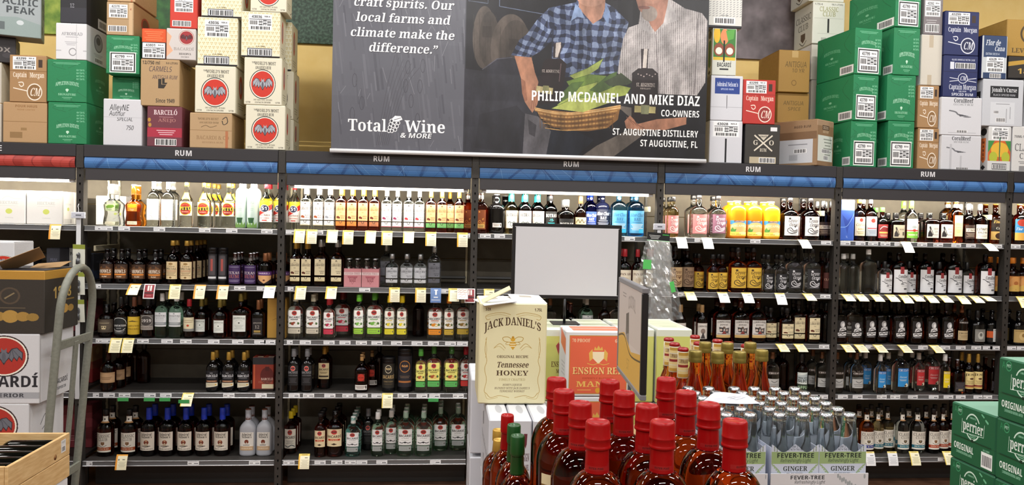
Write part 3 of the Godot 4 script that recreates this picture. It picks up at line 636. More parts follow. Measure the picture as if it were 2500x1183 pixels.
# ---------------------------------------------------------------- bottles
func glasses() -> void:
	glass("glass_clear", Color(0.95, 0.965, 0.955))
	glass("glass_green_tint", Color(0.84, 0.97, 0.89))
	glass("glass_teal", Color(0.72, 0.96, 0.93))
	glass("glass_rum", Color(0.40, 0.15, 0.07))
	glass("glass_red_rum", Color(0.46, 0.14, 0.07))
	glass("glass_amber", Color(0.78, 0.40, 0.13))
	glass("glass_honey", Color(0.90, 0.55, 0.14))
	glass("glass_pale", Color(0.93, 0.88, 0.70))
	glass("glass_cobalt", Color(0.10, 0.20, 0.75))
	glass("glass_sky", Color(0.35, 0.66, 0.86), 0.12)
	mat("glass_black", Color(0.03, 0.028, 0.03), 0.08)
	mat("glass_navy", Color(0.05, 0.06, 0.13), 0.1)
	mat("glass_frost", Color(0.72, 0.80, 0.78), 0.45)
	mat("plastic_white", Color(0.68, 0.69, 0.72), 0.4)
	mat("juice_yellow", Color(0.87, 0.50, 0.07), 0.25)
	mat("juice_lemon", Color(0.90, 0.64, 0.10), 0.25)
	mat("tin_black", Color(0.07, 0.065, 0.075), 0.4, 0.2)
	for a in [["white", "e4e4e2"], ["silver", "b9bbbf"], ["gold", "b8913f"], ["black", "161517"], ["red", "a8222c"], ["green", "4f9a3e"], ["lime", "6cc23a"], ["yellow", "dcc21c"], ["orange", "d07a22"], ["blue", "1d38b4"], ["teal", "2aa8ac"], ["brown", "6a3c28"], ["tan", "a88658"], ["ivory", "d6cfba"], ["wood", "b08a58"], ["olive", "8a7a3a"], ["dgreen", "1f6a3a"], ["grey", "77787c"], ["pink", "b03a4c"], ["copper", "8a5a3a"]]:
		var m := mat("cap_" + a[0], Color.html(a[1]), 0.35, 0.9 if a[0] in ["silver"] else (0.5 if a[0] in ["gold", "olive", "copper"] else 0.0))
		m.metallic_specular = 0.5
func profile(k: Dictionary) -> Array:
	var H: float = k.H
	var R: float = k.R
	var rn: float = k.rn * R
	var out := []
	for q in [[0.0, 0.8], [0.004, 0.94], [0.014, 1.0]]:
		out.append([q[0], R * q[1]])
	if k.style >= 2.0:      # a waisted bottle
		for t in range(1, 9):
			var y: float = k.hb * t / 8.0
			out.append([y * H, R * (1.0 - 0.15 * exp(-pow((y - 0.30) / 0.13, 2.0)))])
	else:
		out.append([k.hb * H * 0.5, R])
		out.append([k.hb * H, R])
	for t in range(1, 8):
		var s := t / 7.0
		var round_y := sin(s * PI / 2)
		var round_r := cos(s * PI / 2)
		var w := clampf(k.style, 0.0, 1.0)
		out.append([(k.hb + (k.hs - k.hb) * lerpf(round_y, s, w)) * H, rn + (R - rn) * lerpf(round_r, 0.5 + 0.5 * cos(PI * s), w)])
	out.append([(k.hs * 0.4 + 0.6) * H - 0.012, rn])
	out.append([H - 0.006, rn])
	return out
func outline(k: Dictionary) -> Array:
	var out := []
	var rn: float = k.rn * k.R
	for q in profile(k):
		var t := clampf((q[1] - rn) / (k.R - rn), 0.0, 1.0)
		out.append([q[0], q[1], q[1] * lerpf(1.0, k.dr, t), lerpf(2.0, k.n, t)])
	return out
func ring_at(rings: Array, y: float) -> Array:
	for i in rings.size() - 1:
		if y <= rings[i + 1][0]:
			var t: float = (y - rings[i][0]) / maxf(rings[i + 1][0] - rings[i][0], 1e-6)
			return [y, lerpf(rings[i][1], rings[i + 1][1], t), lerpf(rings[i][2], rings[i + 1][2], t), lerpf(rings[i][3], rings[i + 1][3], t)]
	return rings[-1]
# A label laid round the front of an outline between two heights, half as wide as wl of the outline
func wrap_label(rings: Array, y0: float, y1: float, wl: float, r: Rect2, lift := 0.0009) -> ArrayMesh:
	var st := begin()
	st.set_smooth_group(0)
	var nx := 10
	var ys := [y1]
	for q in range(rings.size() - 1, -1, -1):
		if rings[q][0] < y1 - 0.004 and rings[q][0] > y0 + 0.004:
			ys.append(rings[q][0])
	ys.append(y0)
	var rows := []
	for y in ys:
		var g := ring_at(rings, y)
		var row := []
		for i in nx + 1:
			var a := asin(wl) * (2.0 * i / nx - 1.0)
			var x := sin(a)
			var z: float = pow(maxf(0.0, 1.0 - pow(absf(x), g[3])), 1.0 / g[3])
			var p := Vector3(x * g[1], y, z * g[2])
			var n := Vector3(signf(x) * pow(absf(x), g[3] - 1.0) / g[1], 0, pow(z, g[3] - 1.0) / g[2]).normalized()
			row.append(p + n * lift)
		rows.append(row)
	for i in rows.size() - 1:
		for j in nx:
			var v0: float = (y1 - ys[i]) / (y1 - y0)
			var v1: float = (y1 - ys[i + 1]) / (y1 - y0)
			var q := [rows[i][j], rows[i][j + 1], rows[i + 1][j + 1], rows[i + 1][j]]
			var uv := [Vector2(float(j) / nx, v0), Vector2(float(j + 1) / nx, v0), Vector2(float(j + 1) / nx, v1), Vector2(float(j) / nx, v1)]
			for t in [0, 1, 2, 0, 2, 3]:
				st.set_uv(r.position + r.size * uv[t])
				st.add_vertex(q[t])
	st.generate_normals()
	return st.commit()
func cap_mesh(y0: float, y1: float, r0: float, r1: float) -> ArrayMesh:
	var b := minf(0.002, r1 * 0.2)
	return lathe([[y0, r0 * 0.96], [y0 + 0.0015, r0], [y1 - b * 1.4, r1], [y1 - b * 0.4, r1 - b * 0.5], [y1, r1 - b * 1.6]], 18)
# id, words that describe it, height, half width, body top, shoulder end, neck, squareness, depth, shoulder style, body, cap, cap height, cap radius, labels [y0, y1, width, print, part name]
func K(id: String, words: String, H: float, R: float, hb: float, hs: float, rn: float, n: float, dr: float, style: float, body: String, cap: String, ch: float, rc2: float, labels := []) -> void:
	var k := {"id": id, "words": words, "H": H, "R": R, "hb": hb, "hs": hs, "rn": rn, "n": n, "dr": dr, "style": style}
	var o := Node3D.new()
	var rings := outline(k)
	var nm := "glass_body" if body.begins_with("glass") else "bottle_body"
	part(nm, rings_mesh(rings, 24), M[body], o)
	for l in labels:
		part(l[4] if l.size() > 4 else "label", wrap_label(rings, l[0] * H, l[1] * H, l[2], LAB[l[3]]), M["print_labels"], o)
	if cap != "":
		part("cap", cap_mesh(H - ch, H + 0.001, rc2, rc2 * (0.94 if ch > 0.03 else 1.0)), M["cap_" + cap], o)
	k.node = o
	k.name = {"glass_clear": "clear_rum_bottle", "glass_rum": "dark_rum_bottle", "glass_red_rum": "red_rum_bottle", "glass_amber": "amber_rum_bottle", "glass_honey": "amber_rum_bottle", "juice_yellow": "juice_bottle", "juice_lemon": "juice_bottle", "glass_green_tint": "green_rum_bottle", "glass_teal": "green_rum_bottle", "glass_black": "black_rum_bottle"}.get(body, "liquor_bottle")
	KD[id] = k
var taken := [[], [], [], [], []]      # what stands on each shelf: [x, z, half width, half depth, squareness]
func clear_of(row: int, x: float, z: float, hx: float, hz: float, n: float) -> bool:
	for q in taken[row]:
		var p := maxf(n, q[4])
		if pow(absf(x - q[0]) / (hx + q[2] + 0.0008), p) + pow(absf(z - q[1]) / (hz + q[3] + 0.0008), p) < 1.0:
			return false
	return true
func fill(row: int, list: Array) -> void:
	var yd: float = DECK[row]
	for e in list:
		var k: Dictionary = KD[e[0]]
		var n: int = e[2] if e.size() > 2 else 2
		var off: float = e[3] if e.size() > 3 else 0.0
		var turn: float = e[4] if e.size() > 4 else 0.0
		var dz: float = k.R * k.dr
		var z: float = -(0.062 if row == 0 else 0.03) - dz - off
		var x := 0.0
		var slim := 1.0
		for j in n:
			var fits := false
			for step in (22 if j == 0 else 1):      # a bottle that finds its place taken stands a little farther back
				if j == 0:
					x = x_at(e[1], yd + k.H * 0.45, z)
				for s in ([1.0, 0.96, 0.92] if j == 0 else [1.0, 0.94]):
					slim = s
					fits = clear_of(row, x, z, k.R * s, dz * s, k.n)
					if fits:
						break
				var near := roundf(x / BAY) * BAY
				if absf(x - near) < k.R + 0.0225 and z + dz > -0.06:
					fits = false
				if row == 0 and absf(x - near + 0.034) < k.R + 0.006 and near > 3.0:
					fits = false
				if fits:
					break
				if j == 0:
					z -= 0.011
			if z < -0.485 + dz or not fits:
				if j == 0:
					print("no room for ", e)
				break
			taken[row].append([x, z, k.R * slim, dz * slim, k.n])
			var o: Node3D = k.node.duplicate()
			var called: String = k.name
			o.name = numbered(called)
			add_child(o)
			o.position = Vector3(x, yd + 0.0006, z)
			var square: bool = k.n > 2.9 or k.dr < 0.93
			o.rotation.y = turn + rng.randf_range(-0.03, 0.03) * (0.3 if square else 2.5)
			o.scale = Vector3(slim, 1, slim)
			var back := j > 0 or off > 0.06
			var words: String = k.words + " on the %s shelf" % ROWN[row]
			if back:
				words += ", behind" if words.get_slice_count(" ") > 14 else ", back row"
			tag(o, words, k.get("cat", "bottle"), words)
			z -= dz * 2.0 + 0.006
func kinds() -> void:
	# top shelf
	K("leaf", "waisted clear bottle with a green leaf print", 0.262, 0.050, 0.5, 0.66, 0.34, 3.0, 0.62, 2.0, "glass_clear", "white", 0.062, 0.017, [[0.36, 0.52, 0.62, "leaf_g"], [0.03, 0.10, 0.6, "leaf_foot", "foot_label"]])
	K("leafa", "waisted amber bottle with a yellow leaf print", 0.262, 0.050, 0.5, 0.66, 0.34, 3.0, 0.62, 2.0, "glass_honey", "white", 0.062, 0.017, [[0.36, 0.54, 0.62, "leaf_a"], [0.04, 0.12, 0.6, "leaf_foot", "foot_label"]])
	K("avua", "round clear bottle with a tall plain white label", 0.29, 0.041, 0.62, 0.78, 0.36, 2.2, 1.0, 0.3, "glass_clear", "white", 0.05, 0.015, [[0.15, 0.60, 0.86, "leblon"]])
	K("pitu", "round clear bottle with a red and yellow medallion", 0.29, 0.042, 0.52, 0.78, 0.35, 2.0, 1.0, 0.9, "glass_clear", "gold", 0.03, 0.015, [[0.26, 0.56, 0.86, "pitu"], [0.62, 0.76, 0.75, "pitu_neck", "neck_label"]])
	K("frost", "frosted pale green bottle printed with grass", 0.31, 0.037, 0.72, 0.84, 0.4, 2.2, 1.0, 0.2, "glass_frost", "silver", 0.06, 0.016, [[0.02, 0.70, 0.9, "frost"]])
	K("fifty", "clear bottle with a yellow, red and white label", 0.30, 0.043, 0.56, 0.80, 0.34, 2.0, 1.0, 0.9, "glass_clear", "red", 0.04, 0.016, [[0.15, 0.60, 0.9, "fifty"]])
	for a in [["lsilv", "lb_pine", "lf_white", "white label and pineapple print"], ["lcoco", "lb_coco", "lf_white", "white label and coconut print"], ["lwild", "lb_wild", "lf_red", "white label and berry print"], ["lstra", "lb_stra", "lf_red", "white label and red strawberry print"]]:
		K(a[0], "square clear bottle with " + a[3], 0.275, 0.034, 0.66, 0.82, 0.36, 5.0, 1.0, 0.9, "glass_clear", "silver", 0.048, 0.014, [[0.24, 0.655, 0.86, a[1]], [0.11, 0.225, 0.86, a[2], "foot_label"]])
	for a in [["lorg", "lf_orange", "orange"], ["lbrn", "lf_brown", "brown"], ["lgrn", "lf_green", "green"]]:
		K(a[0], "square amber bottle with peach label and %s band" % a[2], 0.275, 0.034, 0.66, 0.82, 0.36, 5.0, 1.0, 0.9, "glass_amber", "gold", 0.048, 0.014, [[0.24, 0.655, 0.86, "lb_amber"], [0.11, 0.225, 0.86, a[1], "foot_label"]])
	K("ambsq", "embossed amber square bottle with small tan label", 0.265, 0.043, 0.66, 0.78, 0.4, 5.0, 0.8, 0.3, "glass_amber", "silver", 0.04, 0.018, [[0.1, 0.58, 0.7, "amber_em"]])
	K("jug", "matte black jug shaped bottle", 0.26, 0.058, 0.62, 0.76, 0.42, 2.4, 0.95, 0.2, "glass_black", "silver", 0.04, 0.022, [[0.16, 0.27, 0.5, "short_w"]])
	for a in [["botc", "glass_pale", "botran", "pale bottle with white label and teal cap"], ["botd", "glass_rum", "botran", "dark bottle with white label and teal cap"]]:
		K(a[0], a[3], 0.275, 0.045, 0.60, 0.78, 0.36, 2.2, 1.0, 0.6, a[1], "teal", 0.06, 0.017, [[0.14, 0.56, 0.88, a[2]]])
	K("bot15", "black bottle with a black and teal label", 0.275, 0.045, 0.60, 0.76, 0.36, 2.2, 1.0, 0.5, "glass_rum", "black", 0.05, 0.017, [[0.14, 0.56, 0.88, "botran15"]])
	K("bot18", "stout dark bottle with a black label", 0.235, 0.056, 0.56, 0.72, 0.3, 2.4, 0.8, 0.3, "glass_rum", "silver", 0.05, 0.022, [[0.12, 0.46, 0.85, "botran18"]])
	K("map", "dark bottle with a cream map label", 0.26, 0.044, 0.56, 0.74, 0.34, 2.2, 0.9, 0.6, "glass_rum", "copper", 0.05, 0.017, [[0.12, 0.46, 0.88, "cream_map"]])
	K("chairc", "cobalt blue bottle with white script", 0.285, 0.040, 0.66, 0.80, 0.4, 2.2, 1.0, 0.4, "glass_cobalt", "silver", 0.05, 0.016, [[0.1, 0.56, 0.85, "chair_c"]])
	K("chairn", "large navy bottle with white script", 0.285, 0.055, 0.66, 0.80, 0.34, 2.4, 0.9, 0.3, "glass_navy", "silver", 0.05, 0.017, [[0.1, 0.62, 0.85, "chair_n"]])
	K("chairl", "large sky blue frosted bottle with navy script", 0.285, 0.056, 0.66, 0.82, 0.32, 2.4, 0.9, 0.2, "glass_sky", "silver", 0.05, 0.017, [[0.08, 0.60, 0.85, "chair_l"]])
	K("gopk", "slim clear bottle with a pink scroll label", 0.27, 0.039, 0.62, 0.76, 0.42, 2.3, 0.9, 0.3, "glass_pale", "black", 0.03, 0.018, [[0.10, 0.54, 0.88, "go_pink"]])
	K("goPK", "large clear jug with a pink scroll label", 0.29, 0.060, 0.60, 0.74, 0.34, 2.6, 0.8, 0.4, "glass_clear", "black", 0.03, 0.021, [[0.10, 0.54, 0.80, "go_pink"]])
	K("goPU", "large clear jug with a purple scroll label", 0.285, 0.056, 0.58, 0.72, 0.34, 2.6, 0.8, 0.4, "glass_clear", "black", 0.03, 0.021, [[0.12, 0.56, 0.80, "go_purple"]])
	K("goW", "large black jug with a white scroll label", 0.285, 0.062, 0.58, 0.74, 0.32, 2.6, 0.8, 0.5, "glass_rum", "black", 0.03, 0.021, [[0.10, 0.56, 0.78, "go_white"]])
	K("juice", "plastic bottle of orange pineapple juice with white cap", 0.255, 0.060, 0.74, 0.90, 0.42, 3.0, 0.9, 0.2, "juice_yellow", "white", 0.018, 0.025, [[0.08, 0.48, 0.92, "juice"]])
	K("juicel", "plastic bottle of lemon yellow juice with white cap", 0.255, 0.060, 0.74, 0.90, 0.42, 3.0, 0.9, 0.2, "juice_lemon", "white", 0.018, 0.025, [[0.08, 0.48, 0.92, "juice"]])
	K("corc", "dark bottle with cream label and gold cap", 0.30, 0.039, 0.60, 0.76, 0.36, 2.0, 1.0, 0.4, "glass_rum", "gold", 0.04, 0.016, [[0.12, 0.55, 0.88, "zafra_c"]])
	K("corg", "dark bottle with grey label and red dot", 0.30, 0.044, 0.60, 0.76, 0.36, 2.0, 1.0, 0.4, "glass_rum", "silver", 0.04, 0.017, [[0.12, 0.57, 0.88, "zafra_g"]])
	K("redl", "short dark bottle with red label and green cap", 0.235, 0.038, 0.54, 0.72, 0.4, 2.2, 1.0, 0.3, "glass_red_rum", "green", 0.03, 0.016, [[0.1, 0.5, 0.88, "red_lab"]])
	K("pel", "square dark bottle with tan bird label", 0.20, 0.052, 0.66, 0.78, 0.36, 5.0, 0.9, 0.1, "glass_rum", "black", 0.035, 0.020, [[0.14, 0.58, 0.78, "pel_dark"]])
	K("pelw", "square amber bottle with white bird label", 0.205, 0.053, 0.68, 0.80, 0.36, 5.0, 0.9, 0.1, "glass_red_rum", "black", 0.035, 0.020, [[0.16, 0.62, 0.80, "pelican"]])
	K("clem", "clear bottle with white and green label", 0.285, 0.043, 0.60, 0.80, 0.34, 2.0, 1.0, 0.7, "glass_clear", "lime", 0.05, 0.016, [[0.10, 0.56, 0.9, "clem"]])
	K("copal", "tall amber bottle with narrow cream label", 0.29, 0.046, 0.68, 0.84, 0.44, 4.0, 0.9, 0.5, "glass_honey", "silver", 0.045, 0.021, [[0.16, 0.66, 0.66, "copalli"]])
	K("cutd", "dark bottle with a dark brown label", 0.275, 0.040, 0.60, 0.74, 0.36, 2.4, 1.0, 0.4, "glass_rum", "silver", 0.045, 0.017, [[0.12, 0.46, 0.88, "cut_d"]])
	K("cutw", "dark bottle with a big white lettered label", 0.275, 0.046, 0.58, 0.72, 0.34, 2.4, 1.0, 0.4, "glass_rum", "silver", 0.045, 0.017, [[0.12, 0.48, 0.88, "cut_w"]])
	K("flor", "dark bottle with brown and gold label", 0.28, 0.048, 0.62, 0.76, 0.36, 2.2, 1.0, 0.4, "glass_rum", "gold", 0.03, 0.017, [[0.1, 0.62, 0.9, "flor"]])
	K("florb", "dark bottle with blue and gold label", 0.28, 0.048, 0.62, 0.76, 0.36, 2.2, 1.0, 0.4, "glass_rum", "gold", 0.03, 0.017, [[0.1, 0.62, 0.9, "flor_b"]])
	# second shelf
	K("howl", "squat dark bottle with orange and brown label", 0.215, 0.043, 0.56, 0.70, 0.36, 2.0, 1.0, 0.2, "glass_rum", "black", 0.05, 0.016, [[0.14, 0.56, 0.94, "howl"]])
	K("spec", "round dark bottle with cream label and gold cap", 0.275, 0.037, 0.56, 0.72, 0.36, 2.0, 1.0, 0.4, "glass_rum", "gold", 0.032, 0.015, [[0.12, 0.52, 0.9, "special"]])
	K("texas", "dark bottle with a purple label", 0.205, 0.038, 0.60, 0.72, 0.36, 2.0, 1.0, 0.2, "glass_rum", "silver", 0.05, 0.014, [[0.05, 0.62, 0.94, "texas"]])
	K("barr", "round dark bottle with purple and tan label", 0.205, 0.045, 0.60, 0.74, 0.34, 2.0, 1.0, 0.1, "glass_rum", "copper", 0.05, 0.017, [[0.06, 0.46, 0.94, "barrell"]])
	K("lcre", "square dark bottle with cream label and gold cap", 0.285, 0.034, 0.60, 0.76, 0.36, 5.0, 1.0, 0.9, "glass_rum", "gold", 0.048, 0.014, [[0.24, 0.61, 0.86, "lb_cream"], [0.11, 0.21, 0.86, "lf_cream", "foot_label"]])
	K("lgld", "larger square dark bottle with cream label", 0.30, 0.042, 0.58, 0.74, 0.34, 5.0, 1.0, 0.9, "glass_rum", "silver", 0.048, 0.017, [[0.24, 0.585, 0.76, "lb_gold"], [0.11, 0.205, 0.76, "lf_cream", "foot_label"]])
	K("lslv", "stout clear bottle with grey label", 0.215, 0.043, 0.58, 0.74, 0.36, 3.0, 0.8, 0.2, "glass_clear", "silver", 0.03, 0.016, [[0.28, 0.60, 0.84, "lb_grey"], [0.14, 0.25, 0.84, "lf_grey", "foot_label"]])
	K("lslt", "tall clear bottle with dim grey label", 0.27, 0.047, 0.62, 0.78, 0.36, 4.0, 0.9, 0.6, "glass_clear", "silver", 0.04, 0.016, [[0.26, 0.60, 0.8, "lb_dim"], [0.12, 0.23, 0.8, "lf_dim", "foot_label"]])
	K("pana", "dark bottle with cream label and red cap", 0.275, 0.044, 0.54, 0.70, 0.34, 2.2, 0.9, 0.4, "glass_rum", "red", 0.05, 0.016, [[0.1, 0.5, 0.88, "panama"]])
	K("gotn", "dark bottle with a tan scroll label", 0.30, 0.047, 0.58, 0.72, 0.34, 2.4, 0.9, 0.3, "glass_rum", "black", 0.03, 0.018, [[0.10, 0.54, 0.88, "go_tan"]])
	K("gobr", "dark bottle with a brown scroll label", 0.30, 0.047, 0.58, 0.72, 0.34, 2.4, 0.9, 0.3, "glass_rum", "black", 0.03, 0.018, [[0.10, 0.54, 0.88, "go_brown"]])
	K("goye", "slim amber bottle with a yellow scroll label", 0.25, 0.036, 0.56, 0.70, 0.38, 2.4, 0.9, 0.3, "glass_amber", "black", 0.03, 0.017, [[0.08, 0.52, 0.9, "go_yellow"]])
	K("goYE", "large amber jug with a yellow scroll label", 0.30, 0.059, 0.58, 0.70, 0.30, 2.6, 0.8, 0.3, "glass_amber", "black", 0.03, 0.02, [[0.10, 0.55, 0.86, "go_yellow"]])
	K("gobl", "slim clear bottle with a black scroll label", 0.255, 0.038, 0.56, 0.72, 0.38, 2.4, 0.9, 0.3, "glass_clear", "black", 0.03, 0.017, [[0.08, 0.5, 0.9, "go_black"]])
	K("goBL", "large clear jug with a black scroll label", 0.30, 0.056, 0.58, 0.72, 0.30, 2.6, 0.8, 0.3, "glass_clear", "black", 0.03, 0.02, [[0.10, 0.55, 0.80, "go_black"]])
	K("clas", "dark red bottle with faded lettering", 0.28, 0.044, 0.6, 0.76, 0.36, 2.2, 0.9, 0.3, "glass_red_rum", "black", 0.04, 0.018, [[0.12, 0.5, 0.85, "clasic_r"]])
	K("plain", "plain clear bottle without a label", 0.27, 0.044, 0.60, 0.76, 0.32, 2.4, 0.9, 0.2, "glass_clear", "white", 0.035, 0.016, [])
	K("plainl", "large plain clear bottle without a label", 0.305, 0.056, 0.62, 0.78, 0.28, 2.4, 0.8, 0.2, "glass_clear", "white", 0.035, 0.018, [])
	for a in [["reefs", 0.225, 0.048, "glass_clear", "small round clear bottle with white label, red seal"], ["reefd", 0.225, 0.046, "glass_rum", "small round dark bottle with white label, red seal"], ["reefb", 0.285, 0.062, "glass_rum", "large round dark bottle with white label, red seal"], ["reefc", 0.285, 0.062, "glass_clear", "large round clear bottle with white label, red seal"]]:
		K(a[0], a[4], a[1], a[2], 0.62, 0.80, 0.26, 2.3, 0.85, 0.05, a[3], "black", 0.05, 0.015, [[0.05, 0.60, 0.84, "reef_word"], [0.50, 0.67, 0.24, "seal", "wax_seal"]])
	K("cup", "amber bottle with orange label and cork top", 0.265, 0.046, 0.58, 0.68, 0.34, 2.4, 0.9, 0.3, "glass_red_rum", "orange", 0.04, 0.017, [[0.12, 0.52, 0.9, "orange_cup"]])
	# middle shelf
	K("skull", "round dark bottle with brown emblem", 0.205, 0.050, 0.56, 0.72, 0.32, 2.0, 1.0, 0.1, "glass_rum", "black", 0.05, 0.015, [[0.16, 0.56, 0.9, "skull"]])
	K("archb", "dark bottle with black arched label", 0.255, 0.040, 0.56, 0.74, 0.34, 2.0, 1.0, 0.5, "glass_rum", "black", 0.05, 0.015, [[0.08, 0.50, 0.94, "arch_b"]])
	K("archy", "dark bottle with yellow arched label", 0.255, 0.041, 0.58, 0.74, 0.34, 2.0, 1.0, 0.3, "glass_rum", "brown", 0.06, 0.015, [[0.08, 0.52, 0.94, "arch_y"]])
	K("year", "amber bottle with round grey badge", 0.25, 0.042, 0.58, 0.74, 0.34, 2.4, 1.0, 0.3, "glass_red_rum", "black", 0.05, 0.016, [[0.2, 0.58, 0.9, "year"]])
	K("ango", "pale green tinted bottle with white and grey label", 0.28, 0.043, 0.58, 0.74, 0.32, 2.4, 1.0, 0.3, "glass_green_tint", "white", 0.05, 0.015, [[0.26, 0.58, 0.84, "ango"]])
	K("oval", "red capped bottle with cream oval label", 0.245, 0.034, 0.56, 0.76, 0.38, 2.0, 1.0, 0.5, "glass_rum", "red", 0.045, 0.015, [[0.18, 0.54, 0.9, "oval"]])
	K("appl", "dark bottle with small white square label", 0.245, 0.044, 0.56, 0.72, 0.32, 2.2, 0.9, 0.3, "glass_red_rum", "olive", 0.05, 0.015, [[0.15, 0.47, 0.68, "apple_w"]])
	K("appL", "large dark bottle with white square label", 0.285, 0.061, 0.58, 0.70, 0.24, 2.4, 0.8, 0.3, "glass_red_rum", "olive", 0.05, 0.016, [[0.16, 0.52, 0.64, "apple_w"]])
	K("twel", "dark bottle with black label and gold patch", 0.245, 0.038, 0.60, 0.72, 0.34, 4.0, 0.9, 0.2, "glass_rum", "copper", 0.06, 0.014, [[0.1, 0.54, 0.8, "twelve"]])
	for a in [["bcoco", "bl_coco", "bf_cream", "ivory", 0.285, 0.048, "coconut picture"], ["brasp", "bl_rasp", "bf_pink", "red", 0.265, 0.037, "raspberry picture"], ["bdrag", "bl_drag", "bf_red", "red", 0.29, 0.052, "pink fruit picture"], ["blime", "bl_lime", "bf_lime", "lime", 0.29, 0.036, "lime picture"], ["bLIME", "bl_lime", "bf_lime", "lime", 0.30, 0.052, "lime picture, larger size"], ["blem", "bl_lemon", "bf_yellow", "yellow", 0.285, 0.036, "lemon picture"], ["bmang", "bl_mango", "bf_orange", "orange", 0.285, 0.050, "mango picture"], ["bgold", "bl_gold", "bf_gold", "orange", 0.285, 0.036, "banana leaf picture"], ["bgolD", "bl_gold", "bf_gold", "ivory", 0.285, 0.046, "banana leaf picture, larger size"], ["btrop", "bl_trop", "bf_green", "green", 0.28, 0.036, "yellow tropical label"], ["bTROP", "bl_trop", "bf_green", "green", 0.295, 0.050, "yellow tropical label, larger size"], ["bstra", "bl_straw", "bf_scar", "red", 0.285, 0.040, "strawberry picture"]]:
		K(a[0], "clear bottle with red roundel and " + a[6], a[4], a[5], 0.60, 0.74, 0.34, 3.2, 0.75, 0.15, "glass_clear", a[3], 0.045, 0.0165, [[0.27, 0.655, 0.78, a[1]], [0.13, 0.25, 0.78, a[2], "foot_label"]])
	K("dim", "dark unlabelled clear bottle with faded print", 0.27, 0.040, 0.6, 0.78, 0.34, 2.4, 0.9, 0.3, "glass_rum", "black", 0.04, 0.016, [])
	K("sail", "dark bottle with white portrait label", 0.25, 0.036, 0.58, 0.74, 0.36, 2.2, 0.9, 0.3, "glass_rum", "tan", 0.05, 0.015, [[0.1, 0.52, 0.9, "sailor"]])
	K("comm", "large dark bottle with crew portrait label", 0.295, 0.060, 0.56, 0.72, 0.30, 2.6, 0.8, 0.3, "glass_red_rum", "tan", 0.06, 0.018, [[0.12, 0.52, 0.80, "commander"]])
	K("lbro", "stout dark bottle with cream label", 0.235, 0.044, 0.60, 0.72, 0.36, 3.4, 0.8, 0.2, "glass_rum", "black", 0.03, 0.018, [[0.26, 0.56, 0.88, "lb_cream"], [0.14, 0.245, 0.88, "lf_cream", "foot_label"]])
	K("ltal", "tall dark bottle with cream label", 0.29, 0.045, 0.60, 0.72, 0.34, 4.0, 0.8, 0.4, "glass_rum", "black", 0.03, 0.018, [[0.24, 0.60, 0.80, "lb_cream"], [0.10, 0.22, 0.80, "lf_cream", "foot_label"]])
	K("duck", "dark bottle with white printed emblem", 0.295, 0.048, 0.60, 0.70, 0.30, 2.6, 0.85, 0.3, "glass_rum", "black", 0.04, 0.017, [[0.14, 0.54, 0.72, "duck"]])
	K("duckc", "large clear bottle with white printed emblem", 0.295, 0.062, 0.60, 0.72, 0.30, 2.6, 0.85, 0.3, "glass_clear", "black", 0.04, 0.017, [[0.14, 0.50, 0.6, "duck"]])
	K("crul", "amber bottle with cream label on dark neck band", 0.27, 0.038, 0.58, 0.76, 0.36, 2.2, 1.0, 0.4, "glass_amber", "copper", 0.05, 0.014, [[0.12, 0.36, 0.88, "cru_lab"], [0.54, 0.6, 0.8, "cru_top", "neck_label"]])
	K("dipg", "black bottle with grey portrait label", 0.235, 0.052, 0.56, 0.70, 0.28, 2.4, 0.8, 0.2, "glass_black", "black", 0.05, 0.016, [[0.1, 0.46, 0.7, "dip_g"]])
	K("dipw", "black bottle with white and orange portrait label", 0.235, 0.056, 0.56, 0.70, 0.28, 2.4, 0.8, 0.2, "glass_black", "black", 0.05, 0.016, [[0.08, 0.46, 0.92, "dip_w"]])
	K("dipt", "black bottle with tan portrait label", 0.235, 0.056, 0.56, 0.70, 0.28, 2.4, 0.8, 0.2, "glass_black", "black", 0.05, 0.016, [[0.08, 0.46, 0.9, "dip_t"]])
	# fourth shelf
	K("tanw", "round dark bottle with tan wavy label", 0.25, 0.046, 0.56, 0.72, 0.32, 2.0, 1.0, 0.3, "glass_rum", "copper", 0.06, 0.014, [[0.22, 0.48, 0.94, "tan_wave"]])
	K("barc", "tall black bottle with cream slanted label", 0.25, 0.040, 0.58, 0.78, 0.34, 2.6, 0.9, 0.6, "glass_black", "gold", 0.05, 0.015, [[0.10, 0.54, 0.92, "barcelo"]])
	K("bblk", "black bottle with red roundel and grey lettering", 0.275, 0.038, 0.60, 0.76, 0.34, 3.0, 0.8, 0.3, "glass_black", "grey", 0.05, 0.016, [[0.16, 0.62, 0.82, "bs_black"]])
	K("bres", "dark bottle with cream label and gold cap, red roundel", 0.275, 0.042, 0.62, 0.78, 0.36, 3.0, 0.8, 0.4, "glass_red_rum", "gold", 0.05, 0.016, [[0.24, 0.62, 0.80, "bs_reserva"]])
	K("shrt", "stubby dark bottle with red emblem and white strip", 0.24, 0.044, 0.56, 0.70, 0.26, 3.0, 0.85, 0.3, "glass_rum", "wood", 0.04, 0.012, [[0.30, 0.50, 0.5, "short_r", "emblem"], [0.07, 0.20, 0.84, "short_w"]])
	K("slic", "dark green bottle with apple label", 0.265, 0.038, 0.58, 0.76, 0.34, 2.2, 1.0, 0.4, "glass_rum", "black", 0.05, 0.015, [[0.06, 0.54, 0.9, "apple_slice"]])
	K("cruz", "clear bottle with black name band and grey label", 0.275, 0.044, 0.58, 0.74, 0.34, 2.4, 0.9, 0.3, "glass_clear", "copper", 0.045, 0.015, [[0.46, 0.54, 0.84, "cru_top", "name_band"], [0.14, 0.36, 0.86, "cru_grey"]])
